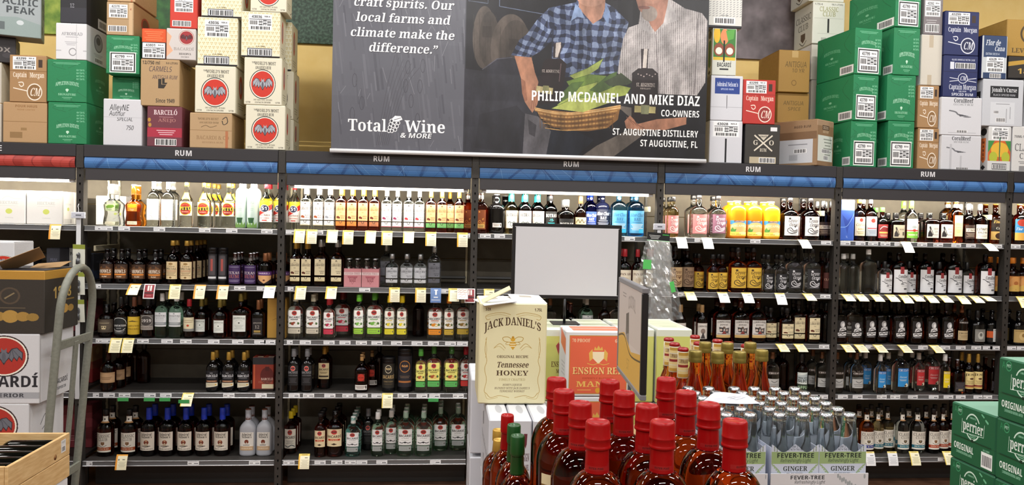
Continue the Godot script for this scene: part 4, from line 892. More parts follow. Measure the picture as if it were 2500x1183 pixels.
	for a in [["cblu", "cru_blue", 0.265, 0.042, "blue label"], ["cBLU", "cru_blue", 0.30, 0.062, "blue label, larger size"], ["cred", "cru_red", 0.265, 0.042, "red label"], ["cRED", "cru_red", 0.30, 0.062, "red label, larger size"], ["cyel", "cru_yel", 0.27, 0.036, "yellow label"]]:
		K(a[0], "clear flavoured rum bottle with " + a[4], a[2], a[3], 0.58, 0.78, 0.30, 2.3, 0.85, 0.4, "glass_clear", "white", 0.045, 0.015, [[0.16, 0.58, 0.64, a[1]]])
	K("dsq", "dark square bottle with black label", 0.235, 0.044, 0.58, 0.72, 0.34, 5.0, 0.9, 0.5, "glass_rum", "silver", 0.05, 0.013, [[0.08, 0.36, 0.8, "dark_sq"]])
	K("jens", "dark round bottle with long yellow label", 0.275, 0.034, 0.58, 0.76, 0.36, 2.0, 1.0, 0.4, "glass_rum", "gold", 0.06, 0.014, [[0.13, 0.56, 0.92, "jens"]])
	# bottom shelf
	K("club", "amber plastic bottle with white club label", 0.295, 0.049, 0.60, 0.76, 0.36, 2.2, 0.95, 0.5, "glass_rum", "black", 0.03, 0.018, [[0.10, 0.52, 0.86, "cc_amber"], [0.72, 0.86, 0.9, "cc_neck", "neck_label"]])
	K("admi", "dark bottle with ivory portrait label and blue cap", 0.305, 0.050, 0.60, 0.74, 0.34, 2.3, 0.95, 0.3, "glass_rum", "blue", 0.075, 0.019, [[0.13, 0.52, 0.86, "an_label"]])
	K("adco", "white plastic bottle with coconut portrait label", 0.30, 0.052, 0.56, 0.74, 0.36, 3.0, 0.8, 0.4, "plastic_white", "brown", 0.07, 0.019, [[0.13, 0.52, 0.80, "an_coco"]])
	K("bane", "dark rum bottle with white label and yellow cap", 0.275, 0.040, 0.62, 0.72, 0.32, 2.2, 0.9, 0.2, "glass_red_rum", "yellow", 0.045, 0.016, [[0.14, 0.60, 0.86, "bs_anejo"]])
	for a in [["bspi", 0.28, 0.038, "slim dark rum bottle with peach label"], ["bSPI", 0.295, 0.053, "large dark rum bottle with peach label"]]:
		K(a[0], a[3], a[1], a[2], 0.62, 0.76, 0.34, 2.3, 0.9, 0.3, "glass_red_rum", "black", 0.02, 0.018, [[0.24, 0.62, 0.86, "bs_gold"]])
	for a in [["btea", 0.255, 0.050, "glass_teal", "flat teal tinted rum bottle with white label"], ["bgre", 0.285, 0.042, "glass_green_tint", "slim green tinted rum bottle with white label"], ["bGRE", 0.29, 0.056, "glass_green_tint", "large green tinted rum bottle with white label"]]:
		K(a[0], a[4], a[1], a[2], 0.60, 0.76, 0.32, 2.6, 0.85, 0.3, a[3], "white", 0.045, 0.0165, [[0.26, 0.62, 0.78, "bs_white"], [0.13, 0.24, 0.7, "bf_grey", "foot_label"]])
	for a in [["clte", "cc_teal", 0.042, "glass_pale", "slim pale bottle with teal banded club label"], ["clTE", "cc_teal", 0.052, "glass_clear", "large clear bottle with teal banded club label"], ["clbl", "cc_blue", 0.050, "glass_amber", "amber bottle with blue banded club label"], ["clre", "cc_red", 0.042, "glass_rum", "amber bottle with red banded club label"]]:
		K(a[0], a[4], 0.31, a[2], 0.58, 0.74, 0.34, 2.3, 0.95, 0.4, a[3], "black", 0.03, 0.017, [[0.10, 0.50, 0.9, a[1]], [0.72, 0.86, 0.9, "cc_neck", "neck_label"]])
func stock() -> void:
	fill(0, [["leaf", 273.5], ["leafa", 327], ["avua", 376], ["avua", 411], ["pitu", 456, 1], ["pitu", 499, 2, 0.03], ["pitu", 524], ["pitu", 559], ["frost", 589], ["frost", 617], ["fifty", 651], ["fifty", 683, 3]])
	fill(0, [["fifty", 719, 3, 0.12], ["lsilv", 747], ["lsilv", 778], ["lcoco", 805], ["lorg", 833], ["lorg", 860], ["lbrn", 887], ["lbrn", 914], ["lwild", 944], ["lwild", 970], ["lstra", 998], ["lstra", 1024], ["lgrn", 1052], ["lgrn", 1079], ["lgrn", 1098, 1, 0.04], ["lgrn", 1121], ["ambsq", 1142, 2, 0.02]])
	fill(0, [["ambsq", 1174], ["jug", 1212], ["jug", 1233, 1, 0.12], ["botc", 1249], ["botd", 1282], ["botd", 1313], ["bot15", 1344], ["bot18", 1382], ["map", 1417], ["chairc", 1442], ["chairn", 1470], ["chairl", 1510, 2], ["chairl", 1552, 2]])
	fill(0, [["gopk", 1642], ["gopk", 1618, 1], ["goPK", 1692, 1, 0.11], ["goPK", 1705, 1], ["goPU", 1752], ["juice", 1798], ["juice", 1839], ["juicel", 1880], ["goW", 1927], ["goW", 1977], ["cutd", 2008, 2, 0.05], ["cutd", 2028, 2, 0.05]])
	fill(0, [["corc", 2097, 1, 0.05], ["corg", 2124], ["redl", 2153], ["pel", 2186], ["clem", 2224], ["pelw", 2268], ["pelw", 2302, 1], ["copal", 2332, 2, 0.02], ["cutd", 2363], ["cutw", 2391], ["flor", 2429], ["florb", 2488], ["florb", 2518]])
	fill(1, [["howl", 262], ["howl", 298], ["howl", 340], ["howl", 380], ["spec", 422], ["spec", 456], ["spec", 481, 3, 0.06], ["texas", 574, 3], ["texas", 612, 3], ["barr", 648], ["barr", 680, 1]])
	fill(1, [["barr", 694, 1, 0.03], ["lcre", 722], ["lcre", 749], ["lgld", 783], ["lgld", 823], ["lslt", 943, 2, 0.07], ["lslv", 957], ["lslv", 993], ["lslv", 1026], ["lslt", 1060]])
	fill(1, [["pana", 1525, 3], ["pana", 1556, 3], ["pana", 1590, 2]])
	fill(1, [["gotn", 1648], ["gobr", 1677], ["goye", 1705, 2, 0.08], ["goye", 1739], ["goye", 1762], ["goYE", 1800], ["goYE", 1838], ["gobl", 1874], ["gobl", 1906], ["goBL", 1937], ["goBL", 1982], ["clas", 2020]])
	fill(1, [["plain", 2058, 2, 0.03], ["plain", 2081], ["plainl", 2119], ["reefs", 2159], ["reefb", 2193], ["reefd", 2218, 1, 0.08], ["reefb", 2257], ["reefd", 2292], ["reefb", 2325], ["reefs", 2360], ["reefb", 2404], ["cup", 2438], ["cup", 2471], ["cup", 2496]])
	fill(2, [["skull", 261, 2], ["archb", 296, 2], ["archy", 328, 2], ["year", 362, 2], ["ango", 396], ["ango", 431], ["oval", 462, 1], ["appl", 492], ["appl", 537], ["appL", 588], ["twel", 631]])
	fill(2, [["bcoco", 721], ["bcoco", 765], ["brasp", 803], ["bdrag", 836], ["blime", 876], ["bLIME", 914], ["blem", 951], ["blem", 981], ["dim", 1022, 1, 0.16], ["bmang", 1062], ["bgold", 1096], ["bgolD", 1130]])
	fill(2, [["dim", 1260, 1, 0.05], ["cruz", 1308, 2, 0.05], ["cruz", 1342, 1, 0.05], ["tanw", 1392, 2, 0.02], ["ango", 1432, 2, 0.1], ["dim", 1475, 1], ["duckc", 1508, 1]])
	fill(2, [["sail", 1661, 1], ["sail", 1713, 2], ["comm", 1762], ["comm", 1807], ["comm", 1849], ["lbro", 1880], ["lbro", 1920], ["ltal", 1948], ["ltal", 1984], ["dim", 2016]])
	fill(2, [["duck", 2050, 1], ["duckc", 2083], ["duck", 2121], ["duck", 2150], ["duck", 2192], ["duck", 2233], ["duck", 2271], ["duck", 2309], ["crul", 2347], ["dipg", 2385], ["dipw", 2421], ["dipt", 2486], ["dipw", 2458, 1]])
	fill(3, [["tanw", 265, 1], ["tanw", 289, 2, 0.08], ["dim", 327, 1, 0.22], ["dim", 352, 1, 0.25], ["barc", 520], ["barc", 558.5], ["barc", 596]])
	fill(3, [["bblk", 717], ["bblk", 750], ["bres", 792, 2, 0.1], ["shrt", 883], ["shrt", 908, 1, 0.14], ["dim", 926, 1, 0.16], ["btrop", 1027], ["bTROP", 1059], ["bTROP", 1102], ["bstra", 1137]])
	fill(3, [["cruz", 1885, 1], ["dim", 1912, 2, 0.1], ["slic", 1956, 1], ["cruz", 1983, 1, 0.12], ["cruz", 2006]])
	fill(3, [["cruz", 2042, 1], ["cruz", 2090], ["cblu", 2112, 2, 0.12], ["cblu", 2148], ["cblu", 2168, 2, 0.1], ["cBLU", 2197], ["cred", 2242, 2, 0.08], ["cRED", 2271], ["cyel", 2306], ["dsq", 2336], ["jens", 2364], ["jens", 2386], ["dsq", 2425]])
	fill(4, [["club", 259, 2, 0.06], ["club", 316, 2, 0.06], ["admi", 364, 2, 0.06], ["admi", 409, 2, 0.06], ["admi", 454, 2, 0.06], ["admi", 498, 2, 0.06], ["admi", 543, 2, 0.06], ["adco", 606, 2, 0.06], ["adco", 646, 2, 0.06]])
	fill(4, [["bane", 710, 3, 0.1], ["bspi", 782, 3, 0.03], ["bSPI", 818, 3, 0.03], ["btea", 862, 4, 0.04], ["bblk", 899, 1, 0.18], ["bGRE", 990, 3, 0.04], ["bGRE", 1034, 3, 0.04], ["bgre", 922, 4, 0.04], ["bgre", 955, 3, 0.09], ["bGRE", 1075, 3, 0.15], ["bGRE", 1118, 3, 0.16]])
	fill(4, [["clbl", 2114, 2, 0.05], ["clte", 2142, 2, 0.07], ["clte", 2165, 2, 0.1], ["clTE", 2201, 2, 0.05], ["clTE", 2238, 2, 0.05], ["clre", 2277, 2, 0.05], ["clre", 2300, 2, 0.07], ["clre", 2323, 2, 0.07]])


# ---------------------------------------------------------------- camera, light, room
func outlook() -> void:
	var c := Camera3D.new()
	c.name = "camera"
	c.fov = rad_to_deg(2.0 * atan(591.5 / F))
	c.near = 0.05
	c.far = 60.0
	c.basis = cam_b
	c.position = cam_o
	add_child(c)
	c.current = true
	var w := WorldEnvironment.new()
	w.name = "world"
	var e := Environment.new()
	e.background_mode = Environment.BG_COLOR
	e.background_color = Color(0.02, 0.02, 0.02)
	e.tonemap_mode = Environment.TONE_MAPPER_LINEAR
	e.tonemap_exposure = 1.16
	e.sdfgi_enabled = true
	e.ssao_enabled = true
	e.ssil_enabled = true
	w.environment = e
	add_child(w)
	# ceiling fittings: rows of square panels over the aisles
	var white := mat("fitting_white", Color(0.85, 0.85, 0.85), 0.5)
	var glow := mat("lamp_glow", Color(0.9, 0.9, 0.9), 0.5)
	glow.emission_enabled = true
	glow.emission = Color(1.0, 0.97, 0.93)
	glow.emission_energy_multiplier = 3.0
	for ix in 5:
		for iz in 4:
			var at := Vector3(-2.2 + ix * 2.3, 4.3, 0.95 + iz * 2.2)
			var t := thing("ceiling_light", "long white strip light hung below the ceiling over the aisle", "ceiling light", at, 0.0, "ceiling lights over the aisle")
			part("housing", box(Vector3(1.26, 0.07, 0.2), 0.01), white, t, Vector3(0, 0.035, 0))
			part("light_diffuser", box(Vector3(1.2, 0.012, 0.14), 0.003), glow, t, Vector3(0, -0.006, 0))
			for s in [-0.5, 0.5]:
				part("hanging_rod", lathe([[0.07, 0.005], [0.7, 0.005]], 8), white, t, Vector3(s, 0, 0))
			var a := AreaLight3D.new()
			a.name = "panel_glow"
			a.area_size = Vector2(1.2, 0.14)
			a.light_color = Color(1.0, 0.985, 0.97)
			a.light_energy = 3.6
			a.area_range = 30.0
			a.area_attenuation = 2.0
			a.shadow_enabled = true
			a.position = Vector3(0, -0.02, 0)
			a.rotation.x = -PI / 2
			t.add_child(a)
func room() -> void:
	var yellow := noisy("wall_yellow", Color("ebcb7e"), Color("f1d48c"), 0.02, 0.6, 0.8)
	var pale := mat("wall_pale", Color("cfc8b6"), 0.85)
	struct("floor", box(Vector3(20, 0.2, 12)), noisy("floor_brown", Color("5a3c2c"), Color("86604a"), 0.012, 0.9, 0.35), Vector3(3, -0.1, 4.9))
	struct("ceiling", box(Vector3(20, 0.2, 12)), mat("ceiling_grey", Color("6c6d70"), 0.9), Vector3(3, 5.1, 4.9))
	struct("wall_back", box(Vector3(20, 5.0, 0.2)), yellow, Vector3(3, 2.5, -1.0))
	struct("wall_front", box(Vector3(20, 5.0, 0.2)), pale, Vector3(3, 2.5, 10.8))
	struct("wall_left", box(Vector3(0.2, 5.0, 11.6)), pale, Vector3(-6.9, 2.5, 4.9))
	struct("wall_right", box(Vector3(0.2, 5.0, 11.6)), pale, Vector3(12.9, 2.5, 4.9))
	# printed picture panels high on the back wall
	var zz := -0.89
	for a in [[40, 345, "wall_mural", "bright green and yellow leaf picture panel on back wall", Color("4f7a1c"), Color("c2cf5a"), 0.008, 1.6], [352, 474, "wall_mural", "deep green leaf picture panel on back wall", Color("1f4a24"), Color("3f7a38"), 0.01, 2.0], [690, 819, "wall_mural", "dark green scaly leaf picture panel beside the hanging banner", Color("16281e"), Color("5a7a66"), 0.03, 2.4], [1740, 1936, "wall_mural", "grey barrel cellar picture panel beside white cartons", Color("4a4346"), Color("8a8085"), 0.006, 1.2]]:
		var x0 := x_at(a[0], 2.95, zz)
		var x1 := x_at(a[1], 2.95, zz)
		var yb := onz(a[1], 84.0 + (a[1] - 110) * 0.0355, zz).y
		single(a[2], a[3], "picture panel", box(Vector3(x1 - x0, 4.2 - yb, 0.02), 0.002), noisy("mural_%d" % a[0], a[4], a[5], a[6], a[7], 0.5), Vector3((x0 + x1) / 2, (4.2 + yb) / 2, zz))


# ---------------------------------------------------------------- the shelving
func upright_mesh() -> ArrayMesh:
	var st := begin()
	var w := 0.042
	var s := 0.008
	var y0 := 0.0
	var y1 := 2.16
	for k in [-1, 1]:
		add_box(st, Vector3((w - s) / 2, y1, 0.003), Vector3(k * (w + s) / 4, y1 / 2, -0.0015))
		add_box(st, Vector3(0.003, y1, 0.05), Vector3(k * (w / 2 - 0.0015), y1 / 2, -0.028))
	var y := 0.06
	while y < y1 - 0.04:      # the front between its slots
		add_box(st, Vector3(s, 0.0508 - 0.019, 0.003), Vector3(0, y + 0.0159, -0.0015))
		add_box(st, Vector3(s * 0.35, 0.006, 0.003), Vector3(-s * 0.33, y + 0.0348, -0.0015))
		add_box(st, Vector3(s * 0.35, 0.006, 0.003), Vector3(s * 0.33, y + 0.0348, -0.0015))
		y += 0.0508
	add_box(st, Vector3(w, y1, 0.003), Vector3(0, y1 / 2, -0.055))
	return st.commit()
func shelving() -> void:
	var black := mat("shelf_black", Color("2b2a2a"), 0.42)
	var post := noisy("post_charcoal", Color("2a2826"), Color("383532"), 0.05, 3.0, 0.45)
	var deckm := noisy("deck_charcoal", Color("2e2c2a"), Color("3c3936"), 0.04, 2.5, 0.5)
	var panel := noisy("panel_tan", Color("635d52"), Color("6d675b"), 0.02, 1.0, 0.75)
	var rail := mat("rail_grey", Color("6e7073"), 0.35, 0.3)
	var edge := mat("rail_edge", Color("b6b8bb"), 0.3, 0.6)
	var head := mat("header_charcoal", Color("2b292d"), 0.55)
	var val := mat("valance_grey", Color("373538"), 0.5)
	var ivory := mat("divider_ivory", Color("cfc7ab"), 0.5)
	var letter := mat("letter_white", Color("d6d6da"), 0.5)
	var tube := mat("tube_glow", Color(1, 1, 1), 0.4)
	tube.emission_enabled = true
	tube.emission = Color(1.0, 0.96, 0.9)
	tube.emission_energy_multiplier = 6.0
	var um := upright_mesh()
	var inner := BAY - 0.048
	var deck_mesh := box(Vector3(inner, 0.02, 0.47), 0.002)
	var chan := box(Vector3(inner, 0.026, 0.008), 0.001)
	var lip := box(Vector3(inner, 0.006, 0.013), 0.0015)
	var lip2 := box(Vector3(inner, 0.003, 0.011), 0.0008)
	var words := ["BOXED WINE", "RUM", "RUM", "RUM", "RUM", "RUM", "RUM"]
	var which := ["boxed wine bay with red picture strip", "rum bay between the first two uprights, half empty fourth shelf", "rum bay left of the white blank sign, lit by bare tube", "rum bay behind the blank white sign board", "rum bay with pineapple juice on its top shelf", "rum bay with the blue carton on its top shelf", "rum bay at the far end past the blue topped bottles"]
	var beside := ["at the end of the boxed wine", "between boxed wine and the first rum bay", "beside the gold gift carton", "left of the blank white sign", "hung with clear bottle bags", "beside the blue gift carton", "past the orange labelled bottles"]
	for n in 7:
		var i := n - 1
		var b := thing("shelving_bay", "black metal " + which[n], "shelving", Vector3(i * BAY, 0, 0), 0.0, "shelving bays of the wall run")
		var cx := BAY / 2
		var up := thing("shelf_upright", "charcoal slotted steel upright " + beside[n], "upright", Vector3(i * BAY, 0, 0), 0.0, "slotted uprights of the wall run")
		part("slotted_post", um, post, up)
		part("post_cover", box(Vector3(0.044, 0.14, 0.006), 0.002), post, up, Vector3(0, 2.1, 0.0045))
		part("top_cap", box(Vector3(0.044, 0.012, 0.50), 0.002), post, up, Vector3(0, TOPY - 0.009, -0.262))
		part("rear_post", box(Vector3(0.044, 2.15, 0.02), 0.002), panel, up, Vector3(0, 1.075, -0.505))
		part("top_board", box(Vector3(inner, 0.02, 0.52), 0.002), black, b, Vector3(cx, TOPY - 0.011, -0.262))
		var hb := part("header_board", box(Vector3(inner, 0.074, 0.016), 0.002), head, b, Vector3(cx, 2.137, 0.0))
		var tm := TextMesh.new()
		tm.text = words[n]
		tm.font = fonts[1]
		tm.font_size = 64
		tm.pixel_size = 0.034 / (0.714 * 64)
		tm.depth = 0.003
		tm.curve_step = 2.0
		part("lettering", tm, letter, hb, Vector3(0.01, 0.0, 0.0085))
		# a curved picture strip
		var rows := []
		for k in 6:
			var t := k / 5.0
			var row := []
			for q in 2:
				row.append(Vector3((q - 0.5) * (inner - 0.008), 0.033 - 0.067 * t, 0.006 + 0.008 * sin(PI * t)))
			rows.append(row)
		part("picture_strip", sheet(rows, LAB["strip_red" if n == 0 else "strip_blue"], 0.002), M["print_strips"], b, Vector3(cx, 2.066, -0.004))
		part("strip_backing", box(Vector3(inner, 0.072, 0.006)), head, b, Vector3(cx, 2.066, -0.008))
		part("valance", box(Vector3(inner - 0.012, 0.075, 0.012), 0.002), val, b, Vector3(cx, 1.995, -0.008))
		for j in 5:
			var sh := part("shelf", deck_mesh, deckm, b, Vector3(cx, DECK[j] - 0.01, -0.252))
			part("price_channel", chan, rail, sh, Vector3(0, -0.006, 0.24))
			part("channel_edge", lip, edge, sh, Vector3(0, -0.021, 0.242))
			part("channel_rim", lip2, edge, sh, Vector3(0, 0.0085, 0.241))
			if j == 1:
				part("rear_rail", box(Vector3(inner - 0.03, 0.016, 0.01), 0.002), rail, sh, Vector3(0, 0.052, -0.225))
				part("rear_rail", box(Vector3(inner - 0.03, 0.02, 0.006), 0.002), panel, sh, Vector3(0, 0.028, -0.228))
		for j in 6:
			part("back_panel", box(Vector3(inner, 0.325, 0.015), 0.002), panel, b, Vector3(cx, 0.34 + j * 0.328, -0.503))
		part("kick_plate", box(Vector3(inner, 0.17, 0.02), 0.002), black, b, Vector3(cx, 0.085, -0.2))
		for s in ([[1.183, 1.86]] if i in [2, 3, 4] else ([[0.037, 1.53]] if i == 0 else [])):
			part("side_rail", box(Vector3(0.012, 0.036, 0.36), 0.002), ivory, b, Vector3(s[0], s[1], -0.30))
		for s in [0.034, BAY - 0.034]:
			var rear := begin()
			for k in 37:
				add_box(rear, Vector3(0.014, 0.02, 0.008), Vector3(0, 0.2 + k * 0.0508, 0))
			add_box(rear, Vector3(0.014, 1.93, 0.003), Vector3(0, 1.15, -0.004))
			part("rear_bracket_strip", rear.commit(), ivory if i < 2 else black, b, Vector3(s, 0, -0.488))
		# lamp under the header
		var low: float = 0.016 if i in [-1, 1, 2] else -0.02
		var tb := part("light_tube", tube_mesh(BAY - 0.14), tube, b, Vector3(cx, 1.968 - low, -0.035))
		part("tube_holder", box(Vector3(0.03, 0.03, 0.03), 0.003), letter, b, Vector3(0.06, 1.972 - low, -0.035))
		part("tube_holder", box(Vector3(0.03, 0.03, 0.03), 0.003), letter, b, Vector3(BAY - 0.06, 1.972 - low, -0.035))
		var a := AreaLight3D.new()
		a.name = "tube_glow"
		a.area_size = Vector2(BAY - 0.16, 0.024)
		a.light_color = Color(1.0, 0.955, 0.88)
		a.light_energy = 1.4
		a.area_range = 30.0
		a.area_attenuation = 2.0
		a.shadow_enabled = true
		a.position = Vector3(0, -0.0085, -0.0125)
		a.rotation.x = deg_to_rad(-52)
		tb.add_child(a)
func tube_mesh(l: float) -> ArrayMesh:
	return tube([Vector3(-l / 2, 0, 0), Vector3(l / 2, 0, 0)], 0.0115, 12)
func draw_strips() -> void:
	page("strips", 1024, 128, Color("39373b"))
	var w := 1020
	var h := 56
	var ops := []
	var r := RandomNumberGenerator.new()
	r.seed = 5
	for k in 9:      # ears of grain
		var x := 60.0 + k * 115.0 + r.randf_range(-20, 20)
		var lean := r.randf_range(-1.0, 1.0)
		for s in 9:
			var px := x + lean * s * 9.0
			var py := 58.0 - s * 7.0
			for d in [-1, 1]:
				ops.append(["p", [px, py, px + d * 12 + lean * 6, py - 8, px + lean * 10, py - 13], "274f86"])
				ops.append(["l", [px, py, px + d * 30 + lean * 20, py - 34], 1.4, "2d5890"])
	for k in 14:
		var x := r.randf_range(0, 1020)
		ops.append(["l", [x, 56, x + r.randf_range(-90, 90), 0], 1.6, "6f9bc8" if k % 2 else "2a5188"])
	cell("strip_blue", w, h, "3f70aa", ops)
	ops = []
	for k in 22:
		var x := 20.0 + k * 48.0
		var y := r.randf_range(10, 50)
		ops.append(["e", x, y, 40, 36, "8c2a26" if k % 2 else "a4372f"])
		ops.append(["e", x + 3, y + 3, 36, 32, "b04038" if k % 3 else "9c332c"])
	cell("strip_red", w, h, "a4372f", ops)
	printed("print_strips", pages["strips"], 0.5)


# ---------------------------------------------------------------- cartons
func green_ops(words: bool, stick: bool) -> Array:
	var r := RandomNumberGenerator.new()
	r.seed = 11 + int(stick) * 3 + int(words)
	var o := []
	for k in 26:      # leaf veins printed on the carton
		var x := r.randf_range(0, 220)
		var y := r.randf_range(0, 240)
		o.append(["c", [x, y, x + r.randf_range(-40, 40), y + 20, x + r.randf_range(-60, 60), y + r.randf_range(30, 60)], 2, "1f7548" if k % 2 else "14603a"])
	o.append(["x", 110, 14, 150, 7, 2, "6fb890"])
	for k in 4:
		o.append(["t", "6x12x1L", 186, 60 + k * 17, 10, "8fcba8", 1, 46])
	if stick:
		o.append(["t", "APPLETON ESTATE", 110, 86, 17, "a8d8b8", 3, 120, 0, 0, 8])
		o.append_array([["r", 24, 102, 174, 130, "e6eae6"], ["r", 30, 108, 162, 118, "121614"], ["s", 38, 114, 146, 106, "43799"]])
	else:
		o.append_array([["t", "APPLETON ESTATE", 112, 150, 20, "bfe2cb", 3, 130, 0, 0, 9], ["e", 112, 170, 9, 7, "bfe2cb"], ["r", 109, 172, 6, 10, "bfe2cb"], ["t", "SIGNATURE", 112, 202, 12, "a8d8b8", 3, 100], ["r", 84, 212, 56, 3, "7fc09a"], ["r", 92, 220, 40, 2, "7fc09a"]])
	return o
func capt_ops(ink: String, seam: String) -> Array:
	return [["s", 20, 6, 138, 66, "43299"], ["r", 172, 20, 24, 40, "3a2a20"], ["r", 0, 78, 220, 3, seam], ["r", 108, 80, 3, 40, seam], ["t", "Captain", 62, 112, 24, ink, 3, 82], ["t", "Morgan", 164, 112, 24, ink, 3, 88],
		["l", [24, 168, 190, 196], 5, ink], ["c", [54, 140, 78, 138, 84, 152, 70, 160, 58, 150], 5, ink], ["e", 150, 186, 46, 44, ink], ["e", 150, 186, 40, 38, Color(ink).lerp(Color(seam), 0.92)], ["t", "CM", 150, 206, 40, ink, 3, 62, 0, 0.25]]
func dot_ops(num: bool) -> Array:
	var o := []
	for r in 11:
		for c in 10:
			var x := 12.0 + c * 22 + (11 if r % 2 else 0)
			var y := 10.0 + r * 20
			o.append(["e", x - 4, y - 4, 3, 2, "c2ab5e"])
			o.append(["e", x + 4, y - 4, 3, 2, "b79f50"])
			o.append(["e", x, y + 3, 3, 2, "c2ab5e"])
	if num:
		o.append(["s", 40, 12, 132, 84, "43036"])
	o.append_array([["t", "41.0L 750ML", 110, 186, 8, "6a5a2c", 1, 54], ["r", 36, 192, 138, 42, "2a2e4a"], ["b", 40, 196, 130, 34], ["r", 0, 232, 220, 8, "232226"]])
	return o
func batbox_ops() -> Array:
	return [["t", "THE", 54, 28, 7, "4a463e", 3], ["t", "WORLD'S MOST", 122, 36, 17, "3c3932", 3, 124], ["t", "AWARDED RUM", 110, 58, 15, "3c3932", 3, 92], ["bat", 108, 134, 66], ["t", "ONE FAMILY SINCE 150 YEARS", 110, 218, 8, "5a5548", 3, 108], ["t", "RUM MAKING EXPERTISE", 110, 231, 7, "5a5548", 3, 92], ["t", "12/750", 24, 231, 8, "5a5548", 1, 28], ["t", "12/750", 196, 231, 8, "5a5548", 1, 28]]
func draw_boxes() -> void:
	page("boxes", 2048, 2048, Color("b09064"))
	var W := 220
	var H := 240
	cell("apple", W, H, "1b7d4e", green_ops(true, false))
	cell("apple_n", W, H, "1b7d4e", green_ops(true, true))
	cell("apple_s", W, H, "1b7d4e", [["t", "APPLETON ESTATE", 90, 104, 15, "7fbf98", 3, 96, 0, 0, 8], ["e", 90, 124, 8, 6, "7fbf98"], ["t", "SIGNATURE", 90, 152, 10, "7fbf98", 3, 76], ["r", 70, 160, 40, 2, "5fa880"], ["r", 138, 186, 76, 44, "dfe3df"], ["b", 144, 190, 64, 36], ["c", [20, 20, 40, 60, 16, 110], 2, "14603a"], ["c", [190, 20, 160, 70, 200, 130], 2, "14603a"]])
	cell("green", 32, 32, "1b7d4e", [])
	cell("apple_r", W, H, "1b7d4e", [["t", "APPLETON ESTATE", 130, 104, 15, "7fbf98", 3, 96, 0, 0, 8], ["e", 130, 124, 8, 6, "7fbf98"], ["t", "SIGNATURE", 130, 152, 10, "7fbf98", 3, 76], ["r", 110, 160, 40, 2, "5fa880"], ["c", [20, 20, 40, 60, 16, 110], 2, "14603a"]])
	cell("capt_brown", W, H, "a37f56", capt_ops("eadfd0", "7f5a30"))
	cell("capt_red", W, H, "b4302a", capt_ops("ecd9cc", "8c221f"))
	cell("capt_navy", W, H, "202a5c", capt_ops("dcdfe8", "131a40"))
	cell("capt_navy_b", W, H, "202a5c", [["t", "GLASS HANDLE WITH CASE", 124, 28, 10, "d0d4e0", 1, 150], ["r", 40, 36, 26, 42, "d8dce6"], ["b", 72, 40, 130, 34], ["r", 0, 92, 220, 3, "131a40"], ["l", [40, 128, 210, 150], 4, "dcdfe8"], ["l", [210, 128, 40, 150], 4, "dcdfe8"], ["e", 124, 130, 32, 30, "dcdfe8"], ["e", 124, 130, 28, 26, "202a5c"], ["t", "CM", 124, 143, 26, "dcdfe8", 3, 40, 0, 0.25], ["t", "Captain Morgan", 124, 196, 30, "dcdfe8", 3, 176], ["t", "SILVER", 124, 210, 8, "dcdfe8", 1, 50], ["t", "SPICED RUM", 124, 232, 16, "dcdfe8", 1, 140]])
	cell("brown", 32, 32, "a37f56", [])
	cell("navy", 32, 32, "1c2552", [])
	cell("red", 32, 32, "b02c28", [])
	cell("white", 32, 32, "d4d5d8", [])
	cell("cream", 32, 32, "dcd8c2", [])
	cell("kraft", 32, 32, "ae9068", [])
	cell("black", 32, 32, "24222a", [])
	cell("maroon", 32, 32, "6a2f3a", [])
	cell("gold", 32, 32, "a5813f", [])
	cell("grey", 32, 32, "7c7a7c", [])
	cell("peach", 32, 32, "d8714f", [])
	cell("pour", W, H, "b29068", [["t", "POUR HAUS", 116, 28, 14, "8a6238", 1, 112], ["t", "WINE CRATES", 116, 46, 8, "9a7246", 1, 90], ["r", 0, 112, 220, 3, "8a683e"], ["r", 36, 176, 62, 36, "8f7048"], ["r", 90, 150, 30, 16, "96764c"]])
	cell("afro", W, H, "d6d7da", [["t", "AFROHEAD", 116, 78, 20, "5c5c62", 2, 150], ["x", 116, 88, 90, 7, 1, "8a8a90"], ["x", 110, 120, 90, 10, 3, "a6a6ac"], ["e", 122, 188, 28, 26, "8a8a8e"], ["e", 122, 188, 22, 20, "d6d7da"], ["r", 0, 176, 40, 8, "b4b4b8"], ["r", 196, 176, 24, 8, "b4b4b8"], ["r", 146, 0, 4, 240, "b4b5ba"]])
	cell("afro_s", W, H, "d2d3d6", [["e", 120, 90, 44, 62, "6a6a70"], ["e", 120, 90, 36, 52, "9a9aa0"], ["e", 120, 76, 22, 26, "55555a"], ["x", 120, 166, 90, 8, 3, "9a9aa0"], ["b", 84, 196, 80, 30]])
	cell("twelve_b", W, H, "2a2a32", [["r", 0, 90, 220, 60, "1c1c22"], ["x", 110, 60, 120, 10, 2, "55555e"], ["t", "12", 100, 150, 24, "8a8a92", 3]])
	cell("twelve_s", W, H, "26242a", [["r", 110, 170, 90, 60, "d2d4d8"], ["b", 120, 178, 70, 44]])
	cell("tan423", W, H, "a98d68", [["s", 20, 16, 150, 96, "42370"], ["r", 0, 120, 220, 3, "84683f"], ["b", 14, 170, 150, 44], ["r", 182, 0, 30, 240, "c4a680"], ["t", "4", 196, 56, 16, "9a4a3a", 1]])
	cell("tan423_s", W, H, "a88a60", [["e", 100, 120, 36, 60, "9a3028"], ["e", 100, 120, 26, 48, "5a2620"]])
	cell("handw", W, H, "cfd0d6", [["t", "AlleyNE", 90, 58, 30, "2c2c30", 0, 110, 0, 0.15], ["t", "Authur", 78, 86, 24, "2c2c30", 0, 90, 0, 0.15], ["t", "SPECIAL", 122, 112, 20, "2c2c30", 0, 90, 0, 0.15], ["t", "750", 150, 158, 22, "2c2c30", 0, 44, 0, 0.2], ["r", 0, 92, 220, 2, "b4b5bc"]])
